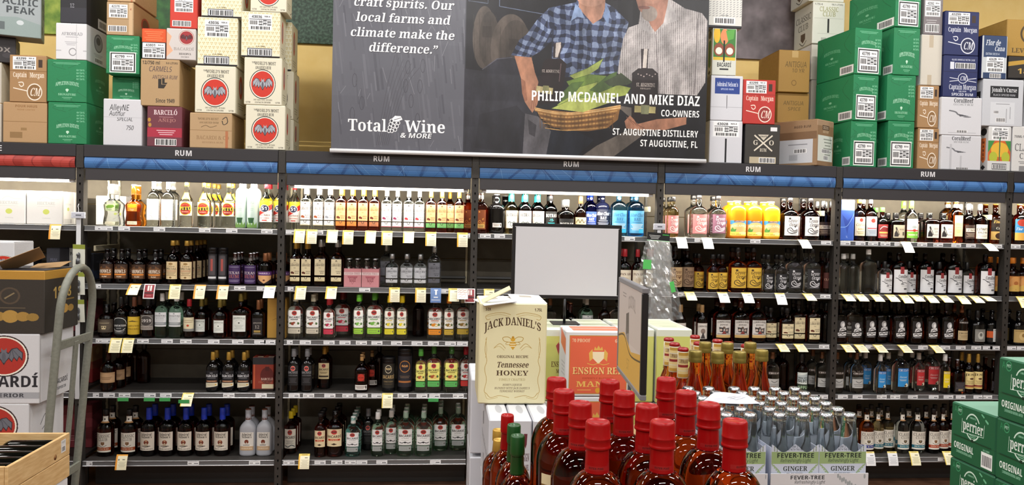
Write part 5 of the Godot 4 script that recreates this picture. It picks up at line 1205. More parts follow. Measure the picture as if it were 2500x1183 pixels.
	cell("orange_b", W, H, "d2521e", [["x", 110, 20, 170, 16, 5, "de7a4a"], ["r", 0, 106, 220, 134, "1a1c20"], ["s", 8, 112, 204, 122, "43801"]])
	cell("tan750", W, H, "b0926a", [["t", "12/750 ml", 60, 26, 18, "3a2f24", 1, 100], ["t", "9.0 LITERS", 176, 22, 10, "4a3c2c", 1, 66], ["t", "CARMELS", 110, 62, 26, "4a3a40", 0, 130, 0, 0.15], ["t", "ANTIGUA RUM", 136, 100, 20, "4a3a40", 0, 140, 0, 0.15], ["p", [100, 100, 118, 100, 118, 128, 146, 128, 132, 148, 100, 148], "2a241e"], ["p", [122, 96, 136, 96, 136, 118, 152, 118, 146, 126, 122, 126], "2a241e"], ["t", "Since 1949", 140, 222, 20, "3a2f24", 1, 108]])
	cell("tan750_s", W, H, "a98a60", [["t", "12/750 ml", 90, 26, 14, "4a3c2c", 1, 90]])
	cell("barc_b", W, H, "6d3440", [["t", "BARCELÓ", 116, 48, 28, "ead9dc", 3, 150], ["t", "AÑEJO", 126, 90, 18, "c08a80", 2, 112], ["x", 120, 60, 90, 8, 1, "b88a8e"], ["r", 0, 126, 220, 56, "a82a40"], ["x", 120, 140, 120, 12, 3, "e0b8c0"], ["b", 50, 192, 136, 40], ["e", 14, 80, 10, 12, "b88a3a"], ["e", 18, 110, 10, 12, "b88a3a"]])
	cell("red430", W, H, "c43424", [["s", 36, 40, 150, 96, "43071"], ["b", 20, 190, 150, 38]])
	cell("reserva_b", W, H, "c9c3c0", [["p", [0, 20, 40, 60, 20, 120, 50, 170, 0, 220], "dca888"], ["bat", 150, 66, 50, "9c2a30", "7a1c24", "5a1418"], ["t", "BACARDÍ", 130, 166, 22, "8a8480", 2, 150], ["t", "RESERVA", 140, 200, 14, "3a3634", 3, 90], ["t", "OCHO", 140, 222, 10, "6a6664", 3, 60]])
	cell("dots", W, H, "e3dfc4", dot_ops(true))
	cell("dots_w", W, H, "e3dfc4", dot_ops(false))
	var grey_dots := [["r", 0, 222, 220, 18, "24242a"]]
	for k in 110:
		grey_dots.append(["l", [8 + (k % 10) * 22, 12 + (k / 10) * 15, 18 + (k % 10) * 22, 6 + (k / 10) * 15], 4, "8c8c8e"])
	grey_dots.append_array([["r", 36, 168, 140, 46, "e6e6e4"], ["b", 42, 172, 128, 38], ["t", "41.0L", 110, 160, 9, "5a5a5c", 1, 50]])
	cell("dots_g", W, H, "d0d1cc", grey_dots)
	cell("batb", W, H, "dfdbc6", batbox_ops())
	cell("batb_s", W, H, "d8d4be", [["e", 90, 92, 30, 60, "b5402f"], ["e", 90, 92, 14, 34, "8a8c94"], ["x", 100, 178, 110, 12, 3, "a8a48e"], ["l", [150, 226, 200, 210], 5, "5a5648"]])
	cell("bacb", W, H, "b49670", [["t", "WORLD'S MOST", 96, 46, 14, "5a4428", 2, 108], ["t", "AWARDED RUM", 100, 70, 12, "5a4428", 2, 100], ["c", [60, 96, 84, 84, 108, 96, 140, 84], 3, "5a4428"], ["r", 0, 116, 220, 3, "8a6a42"], ["t", "BACARDI & CO", 120, 180, 24, "8a6a48", 2, 170], ["t", "RESERVA RUM", 120, 206, 11, "8a6a48", 2, 110], ["c", [170, 40, 190, 24, 196, 60, 176, 76, 168, 50], 4, "2a2420"], ["r", 186, 120, 14, 120, "b0704a"]])
	cell("trop", W, H, "cfd2c8", [["r", 10, 0, 200, 160, "3d7a38"], ["e", 40, 30, 30, 44, "e2b52e"], ["e", 110, 40, 38, 40, "d88a5a"], ["e", 60, 108, 46, 34, "8a4a34"], ["e", 60, 114, 30, 18, "efe9da"], ["e", 158, 108, 46, 34, "8a4a34"], ["e", 158, 114, 30, 18, "efe9da"], ["p", [120, 10, 200, 0, 190, 50, 140, 60], "5aa046"], ["r", 10, 146, 200, 16, "d8b83a"], ["r", 100, 60, 14, 110, "16181a"], ["t", "BACARDÍ", 110, 196, 22, "24262a", 1, 130], ["r", 70, 204, 80, 8, "2a2c30"]])
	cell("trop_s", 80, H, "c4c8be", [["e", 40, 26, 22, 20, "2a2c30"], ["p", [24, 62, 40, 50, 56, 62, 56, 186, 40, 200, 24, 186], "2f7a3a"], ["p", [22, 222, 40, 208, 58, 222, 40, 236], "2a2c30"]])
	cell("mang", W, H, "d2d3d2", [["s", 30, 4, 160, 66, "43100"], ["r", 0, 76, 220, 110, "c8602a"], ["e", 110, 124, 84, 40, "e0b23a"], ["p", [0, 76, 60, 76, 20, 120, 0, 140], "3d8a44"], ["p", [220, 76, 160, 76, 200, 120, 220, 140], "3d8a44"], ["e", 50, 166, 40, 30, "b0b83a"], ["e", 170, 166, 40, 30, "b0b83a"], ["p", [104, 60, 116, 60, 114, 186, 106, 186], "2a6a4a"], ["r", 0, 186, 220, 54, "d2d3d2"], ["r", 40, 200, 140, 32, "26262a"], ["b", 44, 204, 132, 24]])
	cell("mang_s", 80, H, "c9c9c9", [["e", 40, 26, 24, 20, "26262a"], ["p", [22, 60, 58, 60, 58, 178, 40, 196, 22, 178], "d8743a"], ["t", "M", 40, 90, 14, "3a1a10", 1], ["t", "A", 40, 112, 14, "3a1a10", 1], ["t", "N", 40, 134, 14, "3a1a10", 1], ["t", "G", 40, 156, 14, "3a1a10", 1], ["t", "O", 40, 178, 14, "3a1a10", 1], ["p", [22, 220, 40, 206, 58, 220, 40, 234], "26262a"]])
	cell("adm_b", W, H, "cfd1d8", [["r", 28, 12, 170, 84, "24408c"], ["t", "Admiral Nelson's", 113, 56, 22, "e4e8f2", 3, 146], ["t", "SPICED RUM", 113, 76, 10, "c2cce6", 1, 90], ["r", 110, 104, 4, 70, "4a4a50"], ["r", 0, 166, 220, 3, "aeb0b8"]])
	cell("w43028", W, H, "cdcfd6", [["r", 14, 0, 190, 92, "d8dae0"], ["s", 24, 4, 170, 84, "43028"], ["r", 104, 100, 12, 136, "1c1d22"]])
	cell("goldrum", W, H, "33302c", [["r", 158, 14, 42, 24, "e2e4e6"], ["l", [60, 158, 170, 66], 9, "d8d0c0"], ["l", [170, 158, 60, 66], 9, "d8d0c0"], ["p", [80, 60, 150, 60, 115, 96], "c8c0b0"], ["t", "CRAFT", 115, 76, 9, "33302c", 1, 44], ["t", "G", 66, 124, 30, "d8d0c0", 3], ["t", "O", 166, 124, 30, "d8d0c0", 3], ["t", "RUM", 115, 164, 20, "d8d0c0", 3, 44], ["r", 30, 196, 166, 40, "b6aa90"], ["b", 90, 200, 100, 32]])
	cell("hand_g", W, H, "9f7c3c", [["t", "ANTIGUA", 120, 96, 32, "5f4a22", 0, 150, 0, 0.1], ["t", "10 YR", 136, 126, 22, "5f4a22", 0, 90, 0, 0.1], ["e", 110, 186, 18, 17, "7a5c28"], ["e", 110, 186, 13, 12, "9f7c3c"], ["r", 92, 0, 44, 40, "b89a62"]])
	cell("hand_g2", W, H, "9b783a", [["t", "ANTIGUA", 110, 96, 32, "5f4a22", 0, 140, 0, 0.1], ["t", "SPICE", 116, 140, 26, "5f4a22", 0, 90, 0, 0.1]])
	cell("cruz_b", W, H, "8a6c4e", [["r", 0, 0, 220, 30, "a08468"], ["r", 66, 26, 90, 24, "4a3628"], ["t", "CRUZAN", 110, 46, 16, "c8b49a", 3, 76], ["t", "AGED RUM", 110, 66, 12, "b8a488", 1, 76], ["r", 10, 80, 196, 134, "cfd4cc"], ["x", 140, 96, 110, 16, 6, "8a9088"], ["b", 60, 150, 110, 22], ["b", 90, 184, 60, 24], ["l", [170, 84, 210, 160], 3, "3a2f24"]])
	cell("cruz_s", W, H, "9a7c5c", [["r", 0, 60, 220, 40, "7c5e42"], ["t", "AGED RUM", 150, 40, 12, "5a4430", 1, 80], ["r", 0, 100, 200, 124, "c9cbd0"], ["x", 130, 124, 90, 12, 1, "8a8c92"], ["b", 112, 150, 60, 22], ["r", 90, 180, 40, 30, "b0b2b8"]])
	cell("club_b", W, H, "d9dacf", [["t", "1.75L-6", 40, 18, 10, "6a6a62", 1, 54], ["t", "10.5 LITERS", 166, 18, 10, "6a6a62", 1, 80], ["t", "CLASSIC", 110, 54, 26, "8a8a4a", 2, 130], ["t", "CLUB", 112, 82, 24, "8a8a4a", 2, 90], ["r", 10, 92, 200, 3, "c2c3b8"], ["r", 102, 96, 12, 80, "1c1d1c"], ["r", 60, 204, 36, 26, "b0b1a8"], ["x", 110, 180, 150, 6, 1, "b6b7ae"]])
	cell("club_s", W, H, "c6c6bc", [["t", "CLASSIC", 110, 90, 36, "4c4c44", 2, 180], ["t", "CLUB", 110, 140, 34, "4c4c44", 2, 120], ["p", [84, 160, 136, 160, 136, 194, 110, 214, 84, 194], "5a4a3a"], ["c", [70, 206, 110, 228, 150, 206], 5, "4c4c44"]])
	cell("club_r", W, H, "d2d2d0", [["t", "750ML-12", 50, 60, 12, "5a5a5c", 1, 80], ["t", "CLASSIC", 110, 130, 38, "4c4c4e", 2, 190], ["t", "CLUB", 110, 172, 30, "4c4c4e", 2, 120], ["x", 100, 186, 110, 8, 2, "6a6a6c"], ["r", 50, 210, 50, 26, "8a8a8c"]])
	cell("wood42", W, H, "7d777a", [["l", [0, 20, 220, 60], 2, "5c565a"], ["l", [40, 0, 60, 240], 2, "5c565a"], ["l", [120, 0, 130, 240], 2, "6a6468"], ["r", 10, 30, 180, 100, "c2c2c4"], ["s", 14, 34, 172, 92, "42262"], ["x", 90, 150, 120, 14, 2, "b0aeb0"], ["b", 20, 176, 160, 50]])
	cell("plainw", W, H, "cbc6ba", [["r", 80, 0, 44, 60, "b9ac96"], ["r", 70, 190, 44, 50, "b9ac96"]])
	cell("coral", W, H, "d0d1d6", [["t", "CoralReef", 118, 32, 26, "33343a", 3, 104], ["t", "COCONUT RUM", 118, 50, 12, "6a6b70", 2, 108], ["c", [44, 84, 76, 92, 92, 108, 116, 112], 8, "6f7076"], ["p", [92, 104, 150, 116, 100, 120], "55565c"], ["e", 140, 122, 22, 4, "7a7b80"], ["b", 84, 206, 60, 20], ["r", 40, 222, 150, 3, "a6a7ac"]])
	cell("coral_b", W, H, "cdced3", [["t", "CoralReef", 108, 32, 26, "33343a", 3, 104], ["t", "SILVER RUM", 108, 50, 12, "6a6b70", 2, 84], ["c", [30, 84, 62, 92, 78, 108, 106, 112], 8, "6f7076"], ["p", [80, 104, 140, 116, 90, 120], "55565c"], ["r", 46, 60, 12, 180, "b9babf"], ["r", 104, 140, 10, 100, "b9babf"], ["b", 80, 222, 70, 16]])
	cell("florc", W, H, "c2c8cc", [["r", 12, 0, 200, 120, "2a3f66"], ["t", "Flor de", 92, 54, 30, "e2e6ec", 3, 130, 0, 0.25], ["t", "Cana", 150, 84, 26, "e2e6ec", 3, 90, 0, 0.25], ["t", "EXTRA SECO 4", 90, 108, 12, "c2cad6", 1, 120], ["s", 40, 118, 150, 84, "42629"], ["r", 12, 206, 200, 34, "243a60"], ["b", 70, 210, 100, 26]])
	cell("jonah", W, H, "c3c6cc", [["r", 40, 34, 152, 58, "1c1d22"], ["t", "Jonah's Curse", 116, 64, 22, "e2e4e8", 3, 136], ["t", "BLACK SPICED RUM", 116, 84, 10, "b8bac0", 1, 120], ["r", 44, 116, 130, 112, "d0d3d8"], ["x", 110, 124, 74, 8, 1, "8a8c92"], ["b", 62, 160, 26, 16], ["b", 74, 196, 52, 22], ["l", [130, 150, 130, 220], 3, "8a8c92"], ["l", [150, 140, 150, 200], 3, "8a8c92"]])
	cell("jonah_s", W, H, "b9bcc2", [["r", 0, 60, 200, 70, "1c1d22"], ["t", "Curse", 120, 110, 36, "d8dade", 3, 140]])
	cell("leve", W, H, "a9853a", [["e", 150, 90, 70, 74, "4a3a1a"], ["e", 150, 90, 58, 62, "a9853a"], ["e", 150, 90, 42, 44, "4a3a1a"], ["p", [128, 64, 144, 64, 144, 104, 178, 104, 160, 120, 128, 120], "d8b45a"], ["t", "LEVECHE", 120, 216, 30, "4a3a1a", 3, 180]])
	cell("k1888", W, H, "2c2722", [["p", [0, 60, 220, 0, 220, 40, 0, 110], "b8923a"], ["t", "1888", 130, 190, 60, "c8a24a", 1, 150], ["e", 180, 220, 30, 16, "a88434"]])
	cell("pacific", W, H, "9aa3a6", [["t", "PACIFIC", 140, 78, 36, "3a4044", 1, 140], ["t", "PEAK", 150, 122, 34, "3a4044", 1, 96], ["p", [0, 120, 60, 150, 140, 140, 220, 170, 220, 240, 0, 240], "8a9a98"], ["e", 150, 168, 12, 12, "c2cace"], ["r", 40, 170, 60, 40, "5a6466"]])
	cell("blackbox", W, H, "2a272a", [["t", "BLACK BOX", 96, 140, 44, "8a8480", 1, 210], ["e", 190, 170, 18, 24, "3a363a"]])
	cell("hect", W, H, "dedddb", [["c", [80, 62, 110, 40, 150, 56, 200, 58], 2, "bfbebc"], ["t", "HECTARE", 120, 96, 20, "b0b0ae", 2, 110], ["r", 66, 108, 108, 2, "c8c8c6"], ["e", 120, 148, 20, 19, "c6cf6a"], ["t", "Chardonnay", 122, 198, 7, "b4b4b2", 2, 50], ["x", 120, 232, 60, 5, 1, "cccccb"]])
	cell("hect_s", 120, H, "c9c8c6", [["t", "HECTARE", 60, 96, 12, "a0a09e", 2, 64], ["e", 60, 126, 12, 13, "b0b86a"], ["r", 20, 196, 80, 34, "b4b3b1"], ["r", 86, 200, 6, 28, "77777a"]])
	cell("ppeak", 160, H, "b4b4b0", [["t", "PACIFIC", 80, 54, 24, "30322f", 1, 124], ["t", "PEAK", 80, 86, 24, "30322f", 1, 84], ["t", "MERLOT", 80, 114, 8, "77787a", 1, 60], ["p", [0, 160, 60, 150, 110, 156, 160, 148, 160, 240, 0, 240], "8f9ebc"], ["p", [0, 190, 50, 178, 110, 190, 160, 180, 160, 240, 0, 240], "7d98c4"], ["e", 78, 192, 9, 9, "e2e6ec"]])
	cell("ppeak_d", 160, H, "2a2c36", [["t", "PEAK", 90, 90, 20, "55576a", 1, 84], ["p", [0, 160, 160, 148, 160, 240, 0, 240], "2c3a5a"]])
	cell("sup", W, H, "d3d4d8", [["bat", 118, 76, 62, "b03228", "2a1a1c", "6c6e78"], ["t", "BACARDÍ", 112, 182, 38, "26262c", 1, 210], ["r", 0, 200, 220, 22, "a6a8ae"], ["t", "SUPERIOR", 116, 217, 13, "3a3c42", 1, 120]])
	cell("sup_s", W, H, "cfd0d4", [["c", [70, 90, 100, 60, 120, 96], 3, "5a5c62"], ["c", [80, 110, 130, 80], 3, "5a5c62"], ["t", "BACARDÍ", 140, 196, 18, "3a3c42", 1, 80], ["t", "SUPERIOR", 140, 218, 10, "4a4c52", 1, 60]])
	cell("sup_top", W, H, "d6d8dc", [["t", "BACARDI SUPERIOR", 80, 90, 26, "55585e", 1, 150], ["bat", 180, 150, 36]])
	cell("gold1888", W, H, "35302a", [["r", 0, 0, 220, 34, "b98a34"], ["e", 120, 96, 30, 32, "55483a"], ["e", 120, 96, 24, 26, "3a342d"], ["l", [106, 106, 132, 86], 5, "8a7a5a"], ["x", 120, 140, 90, 9, 1, "6a5c48"], ["e", 60, 176, 18, 15, "9a7a3a"], ["e", 88, 174, 20, 18, "a88440"], ["e", 122, 174, 24, 24, "b48e46"], ["e", 158, 174, 20, 18, "a88440"], ["e", 186, 176, 18, 15, "9a7a3a"]])
	cell("gold1888_s", W, H, "2f2b26", [["r", 0, 0, 220, 34, "b08430"], ["t", "1888", 112, 112, 44, "d2b25e", 1, 120], ["r", 90, 120, 100, 6, "8a6e34"], ["e", 90, 160, 20, 14, "9a7a3a"], ["e", 130, 158, 22, 18, "b48e46"], ["e", 168, 160, 20, 14, "9a7a3a"]])
	cell("redbox", W, H, "7a2a34", [["p", [0, 60, 220, 40, 220, 120, 0, 150], "98404c"], ["x", 110, 170, 120, 12, 3, "b87a80"]])
	cell("redtan", W, H, "9a4a3c", [["r", 0, 0, 220, 100, "b08a5c"], ["e", 110, 40, 40, 22, "c8a878"], ["r", 0, 150, 220, 90, "a02f34"]])
	cell("blue_b", 120, H, "2f55b0", [["r", 0, 0, 120, 60, "7284b4"], ["p", [10, 84, 60, 120, 110, 84, 70, 160, 60, 200], "1f3f98"], ["c", [0, 160, 60, 150, 120, 74], 3, "7fa4d8"], ["t", "1L", 56, 222, 12, "c2d0ea", 0]])
	cell("giftred", 160, H, "8a3020", [["r", 0, 0, 160, 50, "232226"], ["p", [10, 50, 20, 50, 20, 226, 10, 226], "c05a34"], ["e", 110, 130, 50, 60, "5a1a16"], ["r", 96, 66, 30, 30, "4a1614"], ["t", "BARCELÓ", 110, 162, 16, "d8c4b4", 3, 90], ["t", "IMPERIAL", 100, 182, 13, "a87a64", 2, 110], ["r", 72, 190, 88, 32, "d2c8a8"], ["r", 0, 224, 160, 16, "2a1c1a"]])
	cell("giftgold", 100, H, "b58a38", [["c", [30, 130, 50, 120, 70, 126], 3, "8a6624"], ["r", 86, 140, 10, 12, "4a3a1a"]])
	# grain of the boards
	var im: Image = pages["boxes"]
	var d := im.get_data()
	var r := RandomNumberGenerator.new()
	r.seed = 3
	for k in range(0, d.size(), 4):
		var s := (r.randi() & 7) - 4
		d[k] = clampi(d[k] + s, 0, 255)
		d[k + 1] = clampi(d[k + 1] + s, 0, 255)
		d[k + 2] = clampi(d[k + 2] + s, 0, 255)
	pages["boxes"] = Image.create_from_data(im.get_width(), im.get_height(), false, Image.FORMAT_RGBA8, d)
	printed("print_boxes", pages["boxes"], 0.6)
# A carton: body with printed faces, tape over its seam and the flaps of its lid
func carton(label: String, size: Vector3, at: Vector3, turn: float, faces: Array, tape := true, group := "") -> Node3D:
	var t := thing("cardboard_carton", label, "box", at, turn, group)
	var uv := []
	for f in faces:
		uv.append(LAB[f])
	part("carton_body", box(size, 0.0035, uv), M["print_boxes"], t, Vector3(0, size.y / 2, 0))
	for s in [-1, 1]:      # lid flaps meet in the middle
		part("lid_flap", box(Vector3(size.x / 2 - 0.003, 0.003, size.z - 0.006), 0.001, [uv[4]]), M["print_boxes"], t, Vector3(s * size.x / 4, size.y + 0.0012, 0))
	if tape:
		var tm := mat("packing_tape", Color("b9a684"), 0.25)
		part("packing_tape", box(Vector3(0.05, 0.045, 0.0008)), tm, t, Vector3(0, size.y - 0.024, size.z / 2 + 0.0006))
	return t
# Stacks of cartons on the top board: [label, left px, right px, top px, faces front/side/plain, depth, set back, turn]; each stands on the one before
func pile(list: Array, base := TOPY) -> void:
	var y := base
	for e in list:
		var zf: float = -0.012 - (e[8] if e.size() > 8 else 0.0)
		var turn: float = e[9] if e.size() > 9 else 0.0
		var d: float = e[7] if e.size() > 7 else 0.33
		var yt := onz((e[1] + e[2]) / 2.0, e[3], zf).y
		var hh := maxf(yt - y, 0.12)
		var x0 := x_at(e[1], y + hh / 2, zf)
		var x1 := x_at(e[2], y + hh / 2, zf)
		var w := (x1 - x0) / cos(turn)
		var c := Vector3((x0 + x1) / 2, y, zf) + Basis(Vector3.UP, turn) * Vector3(0, 0, -d / 2)
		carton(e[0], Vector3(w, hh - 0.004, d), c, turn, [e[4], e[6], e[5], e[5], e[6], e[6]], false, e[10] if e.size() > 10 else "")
		y += hh
func cartons() -> void:
	pile([["cream carton under the wine cartons at the end", -86, 3, 250, "plainw", "plainw", "kraft", 0.3, 0.02], ["pale carton beneath the black wine carton", -90, 3, 150, "plainw", "cream", "cream", 0.3, 0.03], ["black wine carton beneath the grey wine carton", -104, 26, 84, "blackbox", "blackbox", "black", 0.17, 0.0, 0.36], ["grey wine carton with mountain print at the aisle end", -50, 88, -30, "pacific", "pacific", "grey", 0.17, 0.0, 0.36]])
	pile([["plain kraft carton under the brown sword carton", 7, 114, 249, "pour", "brown", "brown"], ["kraft carton with white sword emblem, above plain kraft one", 23, 113, 134, "capt_brown", "brown", "brown"]])
	pile([["green carton at the foot of a stack beside kraft", 117, 211, 249, "apple", "apple_r", "green", 0.32], ["green carton under the white carton", 115, 211, 145, "apple", "apple_r", "green", 0.32], ["white carton with round emblem atop green cartons", 136, 211, 56, "afro", "afro_s", "white", 0.3], ["black carton on the white emblem carton", 147, 211, -46, "twelve_b", "twelve_s", "black", 0.32]])
	pile([["white carton with handwritten marker lines", 252, 346, 241, "handw", "white", "white", 0.28], ["green carton half hidden above the handwritten carton", 274, 341, 186, "apple", "green", "green", 0.3, 0.08], ["green carton with white shipping label under tan carton", 259, 340, 86, "apple_n", "green", "green", 0.3], ["tan carton with barcode atop the green ones", 260, 326, 4, "tan423", "tan423_s", "kraft", 0.42], ["upper tan carton beyond the frame edge", 262, 330, -80, "bacb", "kraft", "kraft", 0.36]])
	pile([["maroon carton with red band", 359, 444, 259, "barc_b", "maroon", "maroon", 0.3], ["kraft carton with black marker writing", 343, 438, 144, "tan750", "tan750_s", "kraft", 0.34], ["orange carton with black shipping label", 346, 405, 69, "orange_b", "red", "red", 0.3]])
	pile([["kraft carton with circled number", 463, 566, 275, "bacb", "kraft", "kraft", 0.3], ["cream carton with red bat roundel on kraft carton", 476, 575, 160, "batb", "batb_s", "cream", 0.3], ["cream dotted carton with number label, left stack", 482, 580, 42, "dots", "batb_s", "cream", 0.3], ["cream dotted carton at top of left stack", 492, 590, -60, "dots_w", "batb_s", "cream", 0.3]])
	pile([["white carton with dark red roundel", 406, 478, 69, "reserva_b", "white", "white", 0.24], ["red carton with white shipping label", 415, 482, -24, "red430", "red", "red", 0.3]], onz(440, 146, -0.012).y)
	pile([["cream carton with red bat roundel, bottom of stack", 599.5, 696, 256, "batb", "batb_s", "cream", 0.17], ["cream carton with red bat roundel, second from bottom", 596, 688, 140, "batb", "batb_s", "cream", 0.17], ["cream dotted carton with number label, right stack", 589, 684, 28, "dots", "batb_s", "cream", 0.17], ["cream carton with red bat roundel, top of stack", 612, 700, -80, "batb", "batb_s", "cream", 0.17]])
	pile([["rear cream carton behind the bat stack, lowest", 632, 716, 290, "batb", "batb_s", "cream", 0.2, 0.2], ["rear cream carton behind the bat stack, second", 634, 716, 172, "batb", "batb_s", "cream", 0.2, 0.2], ["rear cream carton behind the bat stack, third", 630, 712, 52, "dots", "batb_s", "cream", 0.2, 0.2]])
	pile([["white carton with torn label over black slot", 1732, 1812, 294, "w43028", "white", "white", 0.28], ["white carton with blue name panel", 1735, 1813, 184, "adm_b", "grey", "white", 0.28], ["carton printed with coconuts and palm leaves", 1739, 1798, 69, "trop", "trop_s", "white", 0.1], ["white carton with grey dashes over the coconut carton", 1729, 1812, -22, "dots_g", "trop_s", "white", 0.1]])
	pile([["black carton with crossed swords", 1819, 1904, 303, "goldrum", "black", "black", 0.26], ["red carton with sword emblem", 1814, 1893, 194, "capt_red", "red", "red", 0.3]])
	pile([["red and black carton behind the white cartons", 1722, 1760, 300, "redtan", "redtan", "red", 0.2, 0.30]])
	pile([["open brown carton with white label turned to the aisle", 1984, 2046, 293, "cruz_b", "cruz_s", "kraft", 0.34, 0.03, 0.62]])
	pile([["plain gold carton low behind the open carton", 1898, 1975, 303, "hand_g2", "gold", "gold", 0.2, 0.42], ["lower gold carton with marker writing", 1898, 1975, 226, "hand_g2", "gold", "gold", 0.3, 0.36], ["upper gold carton with marker writing", 1901, 1977, 122, "hand_g", "gold", "gold", 0.36, 0.34]])
	pile([["white carton low behind the green stack", 1980, 2062, 300, "plainw", "white", "white", 0.22, 0.50], ["white carton beneath the cream name carton", 1980, 2062, 196, "plainw", "white", "white", 0.22, 0.50], ["white carton just below the cream name carton", 1981, 2062, 108, "plainw", "white", "white", 0.22, 0.50], ["cream carton with gold name flap", 1984, 2062, 4, "club_b", "club_s", "cream", 0.3, 0.49], ["upper cream carton at the frame edge", 1976, 2062, -90, "club_b", "club_s", "cream", 0.3, 0.49]])
	var gs := "green cartons of the tall double stack"
	pile([["green carton of the double stack, shipping label, lowest left", 2076, 2142, 295, "apple_n", "apple_s", "green", 0.26, 0, 0.08, gs], ["green carton of the double stack, shipping label, second left", 2081, 2147, 182, "apple_n", "apple_s", "green", 0.42, 0, 0.14, gs], ["green carton of the double stack, shipping label, third left", 2085, 2156, 69, "apple_n", "apple_s", "green", 0.42, 0, 0.14, gs]])
	pile([["green carton of the double stack, shipping label, lowest right", 2167, 2232, 295, "apple_n", "apple_s", "green", 0.3, 0, 0.03, gs], ["green carton of the double stack, leaf crest, second right", 2165, 2236, 183, "apple", "apple_s", "green", 0.3, 0, 0.03, gs], ["green carton of the double stack, leaf crest, third right", 2181, 2247, 67, "apple", "apple_s", "green", 0.3, 0, 0.06, gs], ["green carton of the double stack, shipping label, topmost right", 2185, 2252, -46, "apple_n", "apple_s", "green", 0.5, 0, 0.12, gs]])
	pile([["lower kraft sword carton beside the green stack", 2240, 2292, 312, "capt_brown", "brown", "brown", 0.3, 0.02], ["upper kraft sword carton beside the green stack", 2241, 2292, 208, "capt_brown", "brown", "brown", 0.3, 0.02], ["plain white carton with two tape patches", 2249, 2300, 84, "plainw", "white", "white", 0.3, 0.02], ["grey wood print carton with number label", 2256, 2302, -12, "wood42", "grey", "grey", 0.3, 0.02]])
	pile([["lower white carton with grey bird print", 2298, 2395, 330, "coral_b", "white", "white", 0.3], ["upper white carton with grey bird print", 2298, 2397, 237, "coral", "white", "white", 0.3], ["lower navy carton with silver lettering", 2304, 2387, 135, "capt_navy_b", "navy", "navy", 0.3], ["upper navy carton with sword emblem", 2307, 2390, 27, "capt_navy", "navy", "navy", 0.3]])
	pile([["carton printed with mango fruit", 2413, 2468, 308, "mang", "mang_s", "white", 0.1], ["white carton with black gothic name bar", 2399, 2498, 193, "jonah", "jonah_s", "white", 0.26], ["blue and white sealed carton", 2398, 2459, 86, "florc", "navy", "navy", 0.26]])
	pile([["white carton with large serif name at shelf end", 2472, 2548, 308, "club_r", "white", "white", 0.3]])
	pile([["white carton beneath the black and gold carton", 2504, 2580, 192, "club_r", "white", "white", 0.3, 0.02], ["black carton with gold band and numerals", 2462, 2548, 138, "k1888", "black", "black", 0.3, 0.03], ["gold carton with wreath emblem", 2458, 2548, 48, "leve", "gold", "gold", 0.3, 0.03]], onz(2520, 308, -0.02).y)


